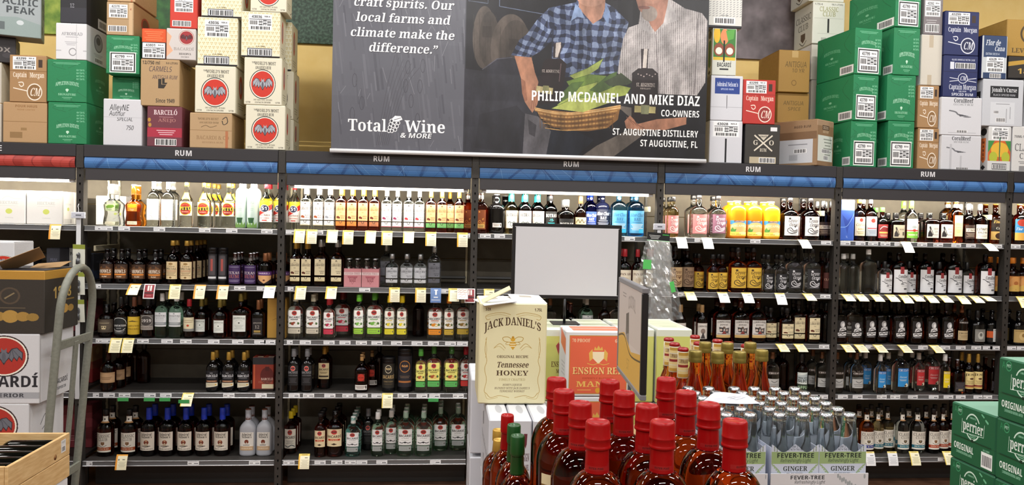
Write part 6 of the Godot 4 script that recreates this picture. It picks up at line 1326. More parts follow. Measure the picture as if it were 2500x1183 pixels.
# ---------------------------------------------------------------- the hanging banner and larger prints
func bp(list: Array) -> Array:      # points measured on the photograph's banner -> points of its print
	var o := []
	for k in range(0, list.size(), 2):
		o.append((list[k] - 808.0) * 2.24)
		o.append(1150.0 - (364.0 + (list[k] - 808.0) * 0.0285 - list[k + 1]) * 2.24)
	return o
func z4(list: Array) -> Array:      # the same from an enlarged view of its right part
	var o := []
	for k in range(0, list.size(), 2):
		o.append(1200.0 + list[k] / 2.817)
		o.append(list[k + 1] / 2.817)
	return bp(o)
func bt(s: String, x: float, y: float, caph: float, c, f: int, w: float, al := 0, sh := 0.0) -> void:
	var p := bp([x, y])
	if sh != 0.0:
		tx(s, p[0] + 3, p[1] + 3, caph * 2.24, "2c2c33", f, w * 2.24, al, sh)
	tx(s, p[0], p[1], caph * 2.24, c, f, w * 2.24, al, sh)
func draw_banner() -> void:
	page("banner", 2048, 1150, Color("1b1b21"))
	var r := RandomNumberGenerator.new()
	r.seed = 21
	rc(0, 0, 703, 1150, "5a5b64")
	for k in 260:      # brushed metal
		var x := r.randf_range(0, 700)
		var y := r.randf_range(0, 1150)
		var l := r.randf_range(20, 200)
		var g := r.randf_range(-0.05, 0.06)
		var c := Color("5a5b64") + Color(g, g, g, 0)
		ln([clampf(x, 0, 700), y, clampf(x + l * 0.12, 0, 700), y + l], r.randf_range(2, 14), c)
	for k in 30:
		var x := r.randf_range(20, 680)
		var y := r.randf_range(0, 1150)
		ln([x, y, x + r.randf_range(-30, 30), y + r.randf_range(20, 90)], 1.5, "85868e")
	for s in 7:      # embossed wheat
		var x := 330.0 + s * 22
		curve([x, 640 + s * 10, x - 40 - s * 6, 820, x - 90 - s * 12, 1120], 3, "4c4d55")
	for q in [[390, 800], [466, 800], [420, 880], [456, 980], [120, 780], [160, 900], [110, 960], [400, 700], [480, 690]]:
		var p := []
		for k in 13:
			p.append_array([q[0] + cos(TAU * k / 12.0) * 12, q[1] + sin(TAU * k / 12.0) * 36])
		ln(p, 3, "45464e")
	rc(703, 0, 5, 1150, "3a3b42")
	bt("difference.\u201d", 975, 134, 20, "f2f2f4", 3, 166, 0, 0.16)
	bt("climate make the", 972, 99, 20, "f2f2f4", 3, 248, 0, 0.16)
	bt("local farms and", 973, 63, 20, "f2f2f4", 3, 224, 0, 0.16)
	bt("craft spirits. Our", 974, 27, 20, "f2f2f4", 3, 238, 0, 0.16)
	bt("\u201cWe make", 972, -9, 20, "f2f2f4", 3, 150, 0, 0.16)
	bt("Total", 893, 321, 28, "f4f4f6", 3, 92)
	bt("Wine", 1030, 324, 28, "f4f4f6", 3, 98)
	bt("& MORE", 1008, 337, 11, "f4f4f6", 1, 76, 0, 0.2)
	for q in [[946, 312], [954, 308], [963, 309], [948, 304], [957, 300], [966, 301], [951, 320], [959, 317], [944, 320], [950, 296], [961, 292]]:
		var p := bp(q)
		el(p[0], p[1], 10, 11, "f4f4f6")
		el(p[0], p[1], 6.5, 7.5, "4a4b53")
	pg(bp([950, 292, 958, 284, 972, 285, 976, 293, 966, 297, 956, 298]), "f4f4f6")
	ln(bp([956, 294, 972, 289]), 3, "4a4b53")
	# the printed photograph: two men with a basket in a barrel store
	for q in [[1140, 20, 1196, 170], [1184, 38, 1282, 210]]:
		var a := bp([(q[0] + q[2]) / 2.0, (q[1] + q[3]) / 2.0])
		el(a[0], a[1], (q[2] - q[0]) * 1.12, (q[3] - q[1]) * 1.12, "59504a")
		el(a[0] + 26, a[1] + 10, (q[2] - q[0]) * 0.95, (q[3] - q[1]) * 1.0, "4a423d")
		for k in 5:
			ln([a[0] - 60 + k * 30, a[1] - 120, a[0] - 50 + k * 30, a[1] + 120], 2, "3b3430")
		rc(a[0] - 10, a[1] - 60, 50, 60, "3c3531")
	ln(bp([1128, 8, 1175, 14]), 4, "5a6478")
	ln(bp([1175, 14, 1175, -10]), 3, "5a6478")
	ln(bp([1203, 20, 1320, 38]), 4, "6a7690")
	ln(bp([1203, 20, 1203, -20]), 4, "6a7690")
	pg(bp([1122, 170, 1165, 175, 1200, 145, 1232, 140, 1290, 170, 1310, 380, 1122, 380]), "2f2f38")
	ln(bp([1165, 172, 1200, 146, 1236, 142]), 5, "565662")
	pg(bp([1150, 360, 1160, 280, 1250, 258, 1290, 300, 1290, 380]), "26262e")
	# first man: plaid shirt with rolled sleeve
	var shirt := z4([535, 20, 350, 60, 270, 140, 200, 240, 150, 280, 95, 385, 225, 398, 290, 360, 380, 280, 372, 420, 380, 540, 840, 500, 860, 380, 905, 150, 800, 50, 740, 20, 700, -60, 560, -60])
	pg(shirt, "596782")
	var mask := Image.create(I.get_width(), I.get_height(), false, Image.FORMAT_RGBA8)
	I = mask
	pg(shirt, Color.WHITE)
	I = pages["banner"]
	var nz := FastNoiseLite.new()
	nz.seed = 8
	nz.frequency = 0.006
	var ga := [Color("8494b4"), Color("4a5675"), Color("465070"), Color("20263a")]
	for y in range(200, 760):      # gingham woven both ways, rippled by the folds
		for x in range(930, 1640):
			if mask.get_pixel(x, y).a > 0.5:
				var sl := 0.7 if x < 1150 else 0.0
				var u := x + y * (0.06 + sl * 0.6) + nz.get_noise_2d(x, y) * 26.0
				var v := y - (x - 1300) * (0.03 + sl * 0.5) + nz.get_noise_2d(x + 900, y) * 26.0
				I.set_pixel(x, y, ga[int(fposmod(u, 54.0) < 27.0) + 2 * int(fposmod(v, 54.0) < 27.0)])
	ln(z4([330, 300, 380, 200, 370, 480]), 7, "2a3044")
	ln(z4([640, 160, 660, 500]), 5, "333a52")
	# neck, chin and collar
	pg(z4([545, -60, 740, -60, 735, 60, 715, 125, 655, 165, 610, 120, 555, 60]), "b98a74")
	var ch := z4([632, -10])
	el(ch[0], ch[1], 74, 46, "c99a84")
	pg(z4([530, 30, 500, 150, 545, 118, 600, 130, 570, 70]), "8ba2c8")
	pg(z4([740, 20, 730, 120, 762, 170, 772, 80]), "7d94bc")
	var hd := z4([632, -150])
	el(hd[0], hd[1], 78, 118, "c99a84")
	pg(z4([530, -260, 640, -330, 740, -250, 745, -180, 700, -240, 560, -240, 525, -170]), "5a4434")
	# forearm and hand
	pg(z4([118, 388, 236, 398, 262, 500, 286, 560, 300, 640, 282, 720, 250, 776, 222, 740, 196, 700, 176, 640, 166, 540]), "b98468")
	pg(z4([166, 540, 196, 560, 214, 690, 196, 700, 176, 640]), "a06c54")
	for k in 3:
		ln(z4([262 + k * 12, 600, 240 + k * 14, 750]), 3, "8a5a46")
	# second man: fine check shirt
	var shirt2 := z4([975, 160, 905, 185, 870, 260, 850, 380, 835, 500, 900, 560, 960, 560, 1120, 640, 1400, 650, 1456, 560, 1460, 130, 1420, 80, 1300, 50, 1200, -10, 1190, -60, 1000, -60])
	pg(shirt2, "a49f9f")
	var keep2 := I.duplicate()
	for k in 90:
		ln(z4([830 + k * 7.4, -60, 830 + k * 7.4 + 12, 660]), 5, "c6c0bf" if k % 2 else "7a7274")
	for k in 100:
		var y := -60.0 + k * 7.4
		ln(z4([830, y, 1466, y + 10]), 2.5, "cdc8c7")
	var check := I
	I = mask
	I.fill(Color(0, 0, 0, 0))
	pg(shirt2, Color.WHITE)
	I = keep2
	pages["banner"] = I
	I.blit_rect_mask(check, mask, Rect2i(0, 0, 2048, 1150), Vector2i.ZERO)
	ln(z4([1096, 230, 1130, 640]), 4, "7d7678")
	ln(z4([1390, 120, 1380, 640]), 5, "7d7678")
	pg(z4([935, -60, 1185, -60, 1170, 60, 1150, 150, 1092, 214, 1060, 170, 1040, 130, 975, 60]), "b07f6c")
	var gt := z4([1050, 88])
	el(gt[0], gt[1], 44, 42, "9c9088")
	var mo := z4([1010, 46])
	el(mo[0], mo[1], 34, 9, "8a5c52")
	pg(z4([1185, -20, 1255, 130, 1160, 164, 1140, 190]), "c2bdbd")
	pg(z4([985, 130, 975, 190, 1060, 220, 1050, 180]), "bdb8b8")
	var h2 := z4([1060, -130])
	el(h2[0], h2[1], 92, 120, "b98a76")
	# trousers, apron
	pg(z4([300, 880, 560, 900, 680, 960, 560, 1075, 340, 1070]), "20242e")
	pg(z4([830, 720, 960, 740, 980, 860, 700, 1000, 600, 1070, 820, 1075, 1060, 900, 900, 780]), "6a625c")
	pg(z4([200, 780, 290, 800, 380, 900, 350, 1070, 188, 1060]), "5c5a60")
	pg(z4([220, 820, 280, 860, 270, 940, 230, 920]), "3c3a40")
	# basket
	pg(z4([270, 745, 520, 770, 860, 725, 845, 820, 770, 880, 640, 900, 480, 895, 370, 860, 300, 800]), "8a6238")
	for k in 8:
		curve(z4([285 + k * 8, 760 + k * 17, 500, 790 + k * 15, 850 - k * 12, 740 + k * 19]), 5, "c69a5c" if k % 2 else "5a3d22")
	for k in 22:
		var x := 300.0 + k * 24
		ln(z4([x, 770, x + 6, 880]), 2.5, "6a4828")
	for k in 4:
		curve(z4([268, 742 + k * 6, 500, 776 + k * 5, 860, 722 + k * 8]), 6, ["d8b078", "b98a50", "e0bc86", "a87a44"][k])
	# maize husks
	for q in [[500, 520, 620, 470, 735, 398, 700, 470, 560, 560, "9fae5a"], [480, 560, 640, 510, 760, 520, 700, 580, 520, 620, "6f8a3c"], [420, 720, 560, 600, 700, 560, 660, 640, 460, 750, "a8b85e"], [500, 700, 700, 600, 900, 590, 850, 640, 620, 720, "7f9a44"], [380, 745, 520, 680, 720, 660, 820, 690, 600, 770, "b4bf66"], [640, 620, 780, 510, 830, 490, 820, 580, 720, 640, "4f6a34"], [700, 640, 840, 580, 930, 600, 900, 650, 760, 680, "9cab52"], [450, 640, 520, 570, 600, 560, 540, 640, 450, 700, "556f38"], [740, 560, 860, 500, 940, 560, 900, 580, 780, 590, "3f4a34"]]:
		pg(z4(q.slice(0, q.size() - 1)), q[-1])
		ln(z4(q.slice(0, 8)), 2, "3f5a2a")
	# two dark bottles held up
	pg(z4([386, 300, 440, 292, 444, 330, 424, 400, 384, 400]), "3a3034")
	pg(z4([402, 296, 436, 292, 436, 330, 416, 396, 398, 396]), "d2c8c0")
	pg(z4([318, 430, 340, 405, 440, 405, 478, 440, 466, 560, 420, 700, 300, 720, 280, 600]), "211619")
	ln(z4([440, 440, 430, 560]), 5, "6a5458")
	tx("ST. AUGUSTINE", z4([370, 500])[0], z4([370, 500])[1], 16, "e2d8d0", 3, 96)
	pg(z4([276, 590, 390, 606, 384, 650, 270, 630]), "c9bc86")
	pg(z4([320, 588, 360, 590, 364, 640, 316, 636]), "8a8a5c")
	pg(z4([994, 332, 1050, 330, 1044, 480, 1002, 480]), "3a3034")
	pg(z4([1016, 332, 1042, 330, 1036, 462, 1010, 462]), "dcd2ca")
	pg(z4([936, 500, 980, 466, 1080, 466, 1120, 500, 1126, 830, 1040, 842, 940, 830]), "22171a")
	for k in 7:
		var p := z4([980 + k * 20, 505 + (k % 3) * 8])
		el(p[0], p[1], 4, 4, "b8a8a4")
	tx("ST. AUGUSTINE", z4([1034, 592])[0], z4([1034, 592])[1], 20, "e2d8d0", 3, 106)
	tx("DISTILLERY", z4([1034, 610])[0], z4([1034, 610])[1], 9, "c8beb6", 1, 60)
	pg(z4([960, 722, 1110, 730, 1108, 776, 960, 768]), "b9ae76")
	pg(z4([1004, 716, 1066, 720, 1060, 782, 1006, 780]), "7d8060")
	# supporting hand
	pg(z4([892, 830, 930, 790, 960, 820, 980, 850, 1120, 815, 1330, 800, 1330, 850, 1180, 890, 1000, 892, 905, 880]), "b58066")
	for k in 4:
		ln(z4([905 + k * 22, 800 + k * 14, 960 + k * 24, 856 + k * 8]), 3, "8a5a46")
	for y in I.get_height():      # uneven tones of the printed photograph
		for x in range(709, I.get_width()):
			var c := I.get_pixel(x, y)
			var t := 0.86 + 0.28 * nz.get_noise_2d(x * 1.6, y * 0.7) + 0.06 * nz.get_noise_2d(x * 9.0, y * 5.0)
			I.set_pixel(x, y, Color(c.r * t, c.g * t, c.b * t))
	bt("PHILIP MCDANIEL AND MIKE DIAZ", 1705, 257, 24, "f2f2f2", 1, 421, 1)
	bt("CO-OWNERS", 1705, 285, 16, "f2f2f2", 1, 98, 1)
	bt("ST. AUGUSTINE DISTILLERY", 1703, 334, 16, "f2f2f2", 1, 216, 1)
	bt("ST AUGUSTINE, FL", 1703, 360, 16, "f2f2f2", 1, 146, 1)
	printed("print_banner", pages["banner"], 0.35)
func banner() -> void:
	var z := 0.045
	var a := onz(808, 364, z)
	var b := onz(1721, 390, z)
	var y0 := (a.y + b.y) / 2
	var w := b.x - a.x
	var h := w * 1150.0 / 2048.0
	var t := thing("hanging_banner", "large printed banner of two men holding bottles above rum shelves", "banner", Vector3((a.x + b.x) / 2, y0, z))
	var rows := []
	for i in 9:
		var row := []
		for j in 25:
			row.append(Vector3((j / 24.0 - 0.5) * w, h * (1.0 - i / 8.0), 0.004 * sin(j * 0.9) * (1.0 - i / 8.0) + 0.003 * cos(j * 0.37 + i)))
		rows.append(row)
	part("printed_sheet", sheet(rows, Rect2(0.0005, 0.0005, 0.999, 0.999), 0.001), M["print_banner"], t)
	var al := mat("banner_aluminium", Color("dfe1e4"), 0.3, 0.15)
	for yy in [-0.008, h + 0.008]:
		part("bottom_rail" if yy < 0 else "top_rail", tube([Vector3(-w / 2 - 0.006, yy, 0), Vector3(w / 2 + 0.006, yy, 0)], 0.0135, 14), al, t)
	for s in [-1, 1]:
		part("hanging_cord", tube([Vector3(s * w * 0.42, h + 0.02, 0), Vector3(s * w * 0.42, 5.0 - y0, 0)], 0.002, 6), mat("cord_grey", Color("8a8a8a"), 0.6), t)
func draw_big() -> void:
	page("big", 2048, 1792, Color("d8d8d8"))
	var g := "a8842e"
	var ink := "46301c"
	var o := [["t", "SIX", 62, 56, 20, ink, 1, 40], ["t", "1.75L", 416, 58, 20, ink, 1, 54], ["t", "JACK DANIEL'S", 238, 206, 58, ink, 3, 400, 0, 0, 46]]
	for s in [-1, 1]:
		var m := func(p: Array) -> Array:
			var q := []
			for k in range(0, p.size(), 2):
				q.append_array([240.0 + s * p[k], p[k + 1]])
			return q
		o.append(["c", m.call([20, 84, 80, 70, 150, 78, 194, 96, 186, 122, 164, 116]), 3, g])
		o.append(["c", m.call([30, 98, 100, 84, 190, 100]), 2, g])
		o.append(["c", m.call([186, 250, 196, 340, 182, 420, 196, 480, 182, 560, 196, 640, 180, 660]), 3, g])
		o.append(["c", m.call([192, 260, 184, 340, 192, 400]), 2, g])
		o.append(["c", m.call([180, 660, 150, 690, 90, 676, 20, 690]), 3, g])
		o.append(["c", m.call([190, 660, 170, 700, 100, 690]), 2, g])
		o.append(["c", m.call([52, 330, 90, 296, 130, 324]), 3, g])
		o.append(["c", m.call([60, 344, 96, 316, 136, 330]), 2, g])
		o.append(["c", m.call([10, 262, 40, 246, 72, 254, 60, 278, 16, 286]), 4, g])
		o.append(["c", m.call([12, 284, 40, 286, 50, 300, 20, 304]), 3, g])
	o.append_array([["e", 240, 266, 16, 14, "d0a032"], ["p", [222, 284, 258, 284, 266, 306, 240, 342, 214, 306], "c89a30"], ["r", 220, 296, 40, 6, "f0e8c8"], ["r", 222, 312, 36, 6, "f0e8c8"], ["e", 240, 250, 9, 9, "b98a28"], ["t", "ORIGINAL RECIPE", 240, 400, 18, ink, 3, 224], ["t", "Tennessee", 240, 470, 40, ink, 3, 226, 0, 0.2], ["t", "HONEY", 240, 528, 36, ink, 3, 230], ["t", "FINELY CRAFTED", 240, 566, 15, "9a8a52", 2, 186], ["t", "HONEY LIQUEUR", 240, 604, 14, ink, 2, 136, 0, 0.2], ["t", "BLENDED WITH JACK DANIEL'S", 240, 628, 14, ink, 2, 250, 0, 0.2], ["t", "TENNESSEE WHISKEY", 240, 650, 14, ink, 2, 178, 0, 0.2]])
	cell("jd", 480, 736, "dcd5ad", o)
	cell("jd_plain", 32, 32, "d8d0a8", [])
	cell("jd_top", 64, 64, "d8dade", [["r", 20, 10, 24, 14, "a8a294"]])
	o = [["r", 0, 0, 480, 30, "d8dade"], ["r", 0, 0, 26, 480, "d8dade"], ["r", 454, 0, 26, 480, "d8dade"], ["r", 0, 462, 480, 18, "d8dade"], ["r", 26, 30, 428, 432, "c08a40"], ["r", 32, 36, 416, 420, "e0684a"], ["t", "70 PROOF", 112, 80, 24, "f0d8b4", 3, 136], ["t", "6-750", 402, 82, 24, "f0d8b4", 3, 86],
		["p", [196, 150, 284, 150, 284, 196, 240, 240, 196, 196], "f0e2c0"], ["p", [170, 160, 196, 130, 200, 200, 176, 222], "e0b45a"], ["p", [310, 160, 284, 130, 280, 200, 304, 222], "e0b45a"], ["p", [206, 140, 214, 112, 226, 128, 240, 104, 254, 128, 266, 112, 274, 140], "e0b45a"], ["c", [160, 236, 200, 246, 240, 236, 280, 246, 320, 236], 5, "e0b45a"],
		["t", "ENSIGN RED", 244, 318, 50, "9a2a1c", 3, 380], ["t", "ENSIGN RED", 241, 315, 50, "f4d88c", 3, 380], ["t", "EXPERTLY BLENDED", 240, 352, 13, "c04a30", 1, 230], ["t", "MANGO", 244, 408, 40, "f0c868", 3, 330], ["r", 90, 430, 100, 4, "f0c868"], ["r", 290, 430, 100, 4, "f0c868"], ["e", 240, 434, 18, 20, "e0a83a"]]
	cell("ens", 480, 480, "e0684a", o)
	cell("ens_s", 240, 240, "d2d4d8", [["p", [60, 0, 240, 30, 240, 90, 60, 60], "d8714f"], ["x", 150, 120, 120, 14, 4, "b0b2b8"], ["r", 60, 190, 180, 50, "cf6a4a"]])
	cell("ens_t", 240, 240, "d8dade", [["r", 30, 30, 180, 180, "e07a5c"], ["r", 0, 116, 240, 6, "d8dade"]])
	cell("ens_y", 260, 300, "c9cd72", [["r", 0, 0, 260, 30, "d6dccc"], ["p", [96, 62, 164, 62, 158, 100, 130, 122, 102, 100], "8a2f34"], ["p", [80, 70, 100, 54, 100, 110], "a8444a"], ["p", [180, 70, 160, 54, 160, 110], "a8444a"], ["t", "ENSIGN RED", 130, 158, 22, "5a3a20", 3, 160], ["t", "MANGO", 130, 184, 15, "5a3a20", 3, 90], ["e", 170, 230, 24, 24, "b8562e"]])
	cell("ens_yt", 120, 120, "d6d8cc", [["r", 12, 14, 96, 90, "cfd6b8"], ["l", [20, 30, 90, 50], 3, "aab29a"], ["r", 0, 58, 120, 4, "b9bea8"], ["x", 60, 84, 60, 8, 2, "9aa28c"]])
	cell("ens_ys", 200, 300, "c5cac0", [["x", 110, 120, 120, 16, 8, "9aa098"], ["p", [80, 62, 120, 62, 116, 92, 100, 104, 84, 92], "8a2f34"], ["e", 150, 250, 20, 20, "b8562e"]])
	cell("ens_w", 240, 260, "cfd2da", [["p", [150, 40, 190, 40, 184, 70, 170, 82, 156, 70], "6a2f3a"], ["t", "ENSIGN", 160, 118, 22, "4a2a34", 3, 110], ["t", "CARAMEL", 170, 144, 16, "4a2a34", 3, 90], ["e", 190, 196, 18, 20, "7a2a34"]])
	cell("ens_ws", 200, 260, "c3c6ce", [["p", [40, 60, 70, 40, 74, 80, 50, 96], "77797f"], ["t", "ENSIGN RED", 100, 140, 22, "6a6c72", 3, 150], ["p", [60, 180, 84, 170, 80, 214], "77797f"]])
	cell("ens_wt", 120, 120, "d4d7de", [["r", 0, 58, 120, 3, "a9acb4"], ["x", 60, 24, 70, 9, 2, "9b9ea6"], ["e", 70, 84, 20, 14, "b0b3bb"]])
	o = [["r", 0, 0, 420, 290, "155a3a"], ["t", "A", 44, 48, 30, "2f8a5a", 0], ["e", 86, 34, 24, 24, "3f9a6a"], ["e", 86, 34, 20, 20, "155a3a"], ["t", "PET", 86, 40, 14, "bfe0cc", 1], ["e", 210, 96, 70, 68, "cfe4d6"], ["e", 210, 96, 62, 60, "155a3a"], ["p", [110, 70, 310, 66, 320, 128, 120, 140], "155a3a"], ["l", [110, 70, 106, 140, 312, 128, 318, 66], 3, "cfe4d6"], ["t", "perrier", 212, 122, 52, "f0f4f0", 3, 190], ["t", "CARBONATED", 210, 56, 9, "9fd0b4", 1, 64], ["x", 212, 138, 60, 8, 2, "9fd0b4"]]
	for k in 12:
		o.append(["e", 290 + (k * 37) % 70, 16 + (k * 23) % 44, 3 + k % 4, 3 + k % 4, "6fb890"])
	o.append_array([["r", 0, 168, 420, 3, "0f4a2e"], ["r", 200, 158, 20, 14, "0a2016"], ["t", "ORIGINAL", 130, 232, 32, "eef4ee", 1, 190], ["t", "CARBONATED MINERAL WATER", 136, 252, 12, "9fd0b4", 1, 150], ["r", 296, 196, 100, 78, "e6ece8"], ["b", 302, 206, 88, 62], ["t", "24 CANS", 340, 192, 9, "9fd0b4", 1, 60]])
	cell("perr", 420, 290, "155a3a", o)
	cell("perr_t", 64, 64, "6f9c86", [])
	cell("perr_p", 32, 32, "165c3c", [])
	o = [["t", "IF YOUR DRINK IS THE MIXER", 150, 16, 11, "5a6470", 1, 170], ["t", "MIX WITH THE BEST", 150, 29, 10, "5a6470", 1, 120], ["r", 0, 34, 300, 54, "93ab78"], ["t", "FEVER-TREE", 152, 61, 21, "1f2a24", 1, 240], ["t", "Refreshingly Light", 152, 81, 15, "3c4a3a", 0, 196, 0, 0.25], ["t", "GINGER", 152, 120, 21, "2a302c", 3, 156], ["t", "BEER", 152, 150, 21, "2a302c", 3, 110]]
	for s in [-1, 1]:
		o.append(["c", [150 + s * 146, 90, 150 + s * 110, 112, 150 + s * 84, 136], 5, "8aa27c"])
		for k in 5:
			o.append(["e", 150 + s * (116 + (k % 2) * 16), 8 + k * 6, 4, 7, "8a9688"])
			o.append(["e", 150 + s * (136 - k * 10), 96 + k * 9, 8, 4, "9ab08a"])
	cell("fever", 300, 260, "c3cbdc", o)
	cell("fever_p", 32, 32, "bcc4d6", [])
	o = [["t", "FEVER-TREE", 180, 28, 18, "33363a", 1, 170], ["t", "Refreshingly Light", 190, 48, 14, "4a4d52", 0, 150, 0, 0.25]]
	for k in 26:
		o.append(["e", 330 + (k * 29) % 140, 12 + (k * 17) % 160, 5, 11, "9aa0a4"])
	cell("tray", 480, 188, "cfcfd4", o)
	o = [["r", 0, 0, 420, 170, "c2b8b4"], ["t", "COCKTAIL", 250, 74, 36, "8a807c", 1, 130, 0, 0, 10], ["p", [150, 90, 200, 80, 210, 150, 180, 170, 150, 150], "5c5654"], ["p", [160, 150, 210, 140, 216, 230, 170, 240], "8a8482"], ["p", [0, 170, 120, 150, 250, 190, 420, 170, 420, 280, 0, 280], "d0a344"], ["c", [0, 176, 120, 160, 240, 200, 420, 190], 5, "4a3a20"], ["t", "57", 200, 250, 30, "a88432", 0], ["x", 110, 30, 70, 9, 2, "8a807c"]]
	cell("picture", 420, 280, "c9c0bc", o)
	cell("blank", 32, 32, "c8c9ce", [])
	cell("paper", 200, 100, "bfc3cc", [["l", [90, 50, 130, 30], 3, "7a7d84"], ["l", [100, 62, 150, 38], 3, "7a7d84"], ["l", [120, 70, 170, 46], 3, "8a8d94"], ["l", [96, 40, 120, 64], 3, "8a8d94"]])
	cell("cap_print", 160, 24, "940a0c", [["t", "ESTER PIKE", 80, 17, 11, "3a0406", 1, 90]])
	cell("bourbon", 120, 140, "d6c8a0", [["r", 0, 20, 120, 4, "7a5a30"], ["t", "EVAN", 60, 60, 22, "4a3a24", 3, 90], ["x", 60, 80, 90, 10, 4, "7a6a48"]])
	cell("band", 100, 60, "d8c48a", [["r", 0, 0, 100, 8, "b8913f"], ["r", 0, 30, 100, 6, "8a2a28"], ["t", "COMMANDER", 50, 26, 10, "4a2a1a", 3, 84], ["r", 0, 52, 100, 8, "b8913f"]])
	cell("strip_card", 60, 120, "d6d8cc", [["r", 0, 0, 60, 24, "8a9438"], ["e", 30, 60, 8, 18, "6a6c70"], ["r", 27, 70, 6, 40, "55575c"]])
	cell("strip_tag", 90, 40, "d0d2da", [["r", 0, 0, 90, 40, "c6c9d4"], ["r", 30, 16, 36, 8, "5a5c66"], ["x", 45, 28, 60, 5, 1, "8a8c96"]])
	cell("bag_card", 120, 60, "15181a", [["x", 40, 20, 60, 10, 3, "c8cac8"], ["r", 80, 10, 34, 6, "3fae4a"], ["r", 0, 54, 120, 6, "9fd8a8"]])
	cell("wine_lab", 80, 80, "d2ceb8", [["x", 40, 24, 50, 12, 3, "8a8470"]])
	cell("crate_tag", 60, 80, "d8d8d6", [["x", 30, 10, 44, 7, 2, "8a8a8a"], ["b", 8, 40, 44, 34]])
	cell("yellow_card", 32, 32, "d8c84a", [])
	printed("print_big", pages["big"], 0.45)


# ---------------------------------------------------------------- things in front of the shelves
func plain_stack(label: String, at: Vector3, size: Vector3, n: int, cellname: String, group: String) -> void:
	for k in n:
		carton(label, Vector3(size.x, size.y - 0.004, size.z), at + Vector3(0, size.y * k, 0), 0.0, [cellname, cellname, cellname, cellname, cellname, cellname], false, group)
func big_box(called: String, label: String, size: Vector3, at: Vector3, turn: float, faces: Array, group := "") -> Node3D:
	var t := thing(called, label, "box", at, turn, group)
	var uv := []
	for f in faces:
		uv.append(LAB[f])
	part("carton_body", box(size, 0.004, uv), M["print_big"], t, Vector3(0, size.y / 2, 0))
	return t
func display() -> void:
	# tall bottles with red wax tops, three by four
	var hero := {"H": 0.33, "R": 0.048, "hb": 0.60, "hs": 0.765, "rn": 0.33, "n": 2.15, "dr": 0.96, "style": 0.12}
	var amber := glass("glass_whiskey", Color(0.66, 0.25, 0.08), 0.0, 0.042)
	var wax := mat("red_wax", Color(0.58, 0.038, 0.048), 0.28)
	wax.metallic_specular = 0.35
	var rings := outline(hero)
	var body := rings_mesh(rings, 40)
	var wax_p := [[0.0, 0.0185], [0.002, 0.0195], [0.006, 0.0190], [0.0385, 0.0180], [0.0395, 0.0181], [0.0405, 0.0198], [0.0412, 0.0208], [0.043, 0.0211], [0.0448, 0.0208], [0.0456, 0.0203], [0.0465, 0.0201], [0.055, 0.0201], [0.0556, 0.0205], [0.0568, 0.0206], [0.058, 0.0204], [0.0586, 0.0200], [0.077, 0.0196], [0.0802, 0.0190], [0.0825, 0.0172], [0.0828, 0.015], [0.0822, 0.0145], [0.0822, 0.002]]
	var wax_mesh := lathe(wax_p, 32)
	var wax_rings := []
	for q in wax_p.slice(2, 4):
		wax_rings.append([q[0], q[1], q[1], 2.0])
	var capword := wrap_label(wax_rings, 0.009, 0.016, 0.9, LAB["cap_print"], 0.0003)
	var front := wrap_label(rings, 0.05, 0.185, 0.92, LAB["bourbon"])
	var top := 1.437
	for q in [[1460, 1022], [1618, 1022], [1795, 1020], [1417, 976.5], [1580, 983], [1731, 979], [1377, 947], [1524, 951], [1675, 950], [1359, 918], [1489, 924], [1627, 918]]:
		var p := ony(q[0], q[1] + 4, top)
		var t := thing("whiskey_bottle", "round amber whiskey bottle sealed with red wax on the display", "bottle", Vector3(p.x, top - 0.33, p.z), rng.randf_range(-0.5, 0.5), "amber bottles with red wax tops")
		part("glass_body", body, amber, t)
		part("label", front, M["print_big"], t)
		var wx := part("wax_cap", wax_mesh, wax, t, Vector3(0, 0.2475, 0))
		part("cap_lettering", capword, M["print_big"], wx)
	for ix in 2:
		for iz in 2:
			plain_stack("kraft case carrying the red wax bottles", Vector3(2.62 + ix * 0.19, 0, 3.50 + iz * 0.235), Vector3(0.185, 0.369, 0.23), 3, "kraft", "cases under the red wax bottles")
	# smaller bottles at the left of them
	var small := {"H": 0.30, "R": 0.036, "hb": 0.6, "hs": 0.76, "rn": 0.34, "n": 2.0, "dr": 1.0, "style": 0.4}
	var sr := outline(small)
	var sb := rings_mesh(sr, 28)
	var sl := wrap_label(sr, 0.03, 0.15, 0.9, LAB["bourbon"])
	var cw := lathe([[0.226, 0.0135], [0.23, 0.0142], [0.262, 0.0122], [0.264, 0.0138], [0.268, 0.0142], [0.298, 0.0138], [0.301, 0.0125], [0.301, 0.009], [0.298, 0.007]], 24)
	var gcap := mat("green_wax", Color(0.07, 0.28, 0.10), 0.35)
	var yc := 1.335
	for q in [[1239, 1008, "red", wax], [1255, 1032, "green", gcap], [1264, 1058, "green", gcap], [1217, 1044, "gold", M["cap_gold"]], [1219, 1068, "gold", M["cap_gold"]]]:
		var lowr := 0.72 if q[2] == "gold" else 1.0
		var p := ony(q[0], q[1] + 3, yc - 0.301 * (1.0 - lowr))
		var t := thing("bourbon_bottle", "slim amber bottle with a %s capsule beside red wax bottles" % q[2], "bottle", Vector3(p.x, yc - 0.301, p.z), rng.randf_range(-0.4, 0.4), "slim bottles with %s capsules" % q[2])
		part("glass_body", sb, amber, t)
		part("label", sl, M["print_big"], t)
		part("capsule", cw, q[3], t)
		t.scale = Vector3(1, lowr, 1)
	plain_stack("kraft case carrying the slim capsule bottles", Vector3(2.47, 0, 3.42), Vector3(0.11, 0.3445, 0.36), 3, "kraft", "cases under the slim capsule bottles")
	# honey whiskey carton on white cartons
	var p0 := far(1249, 985, 2.57)
	var ty := p0.y
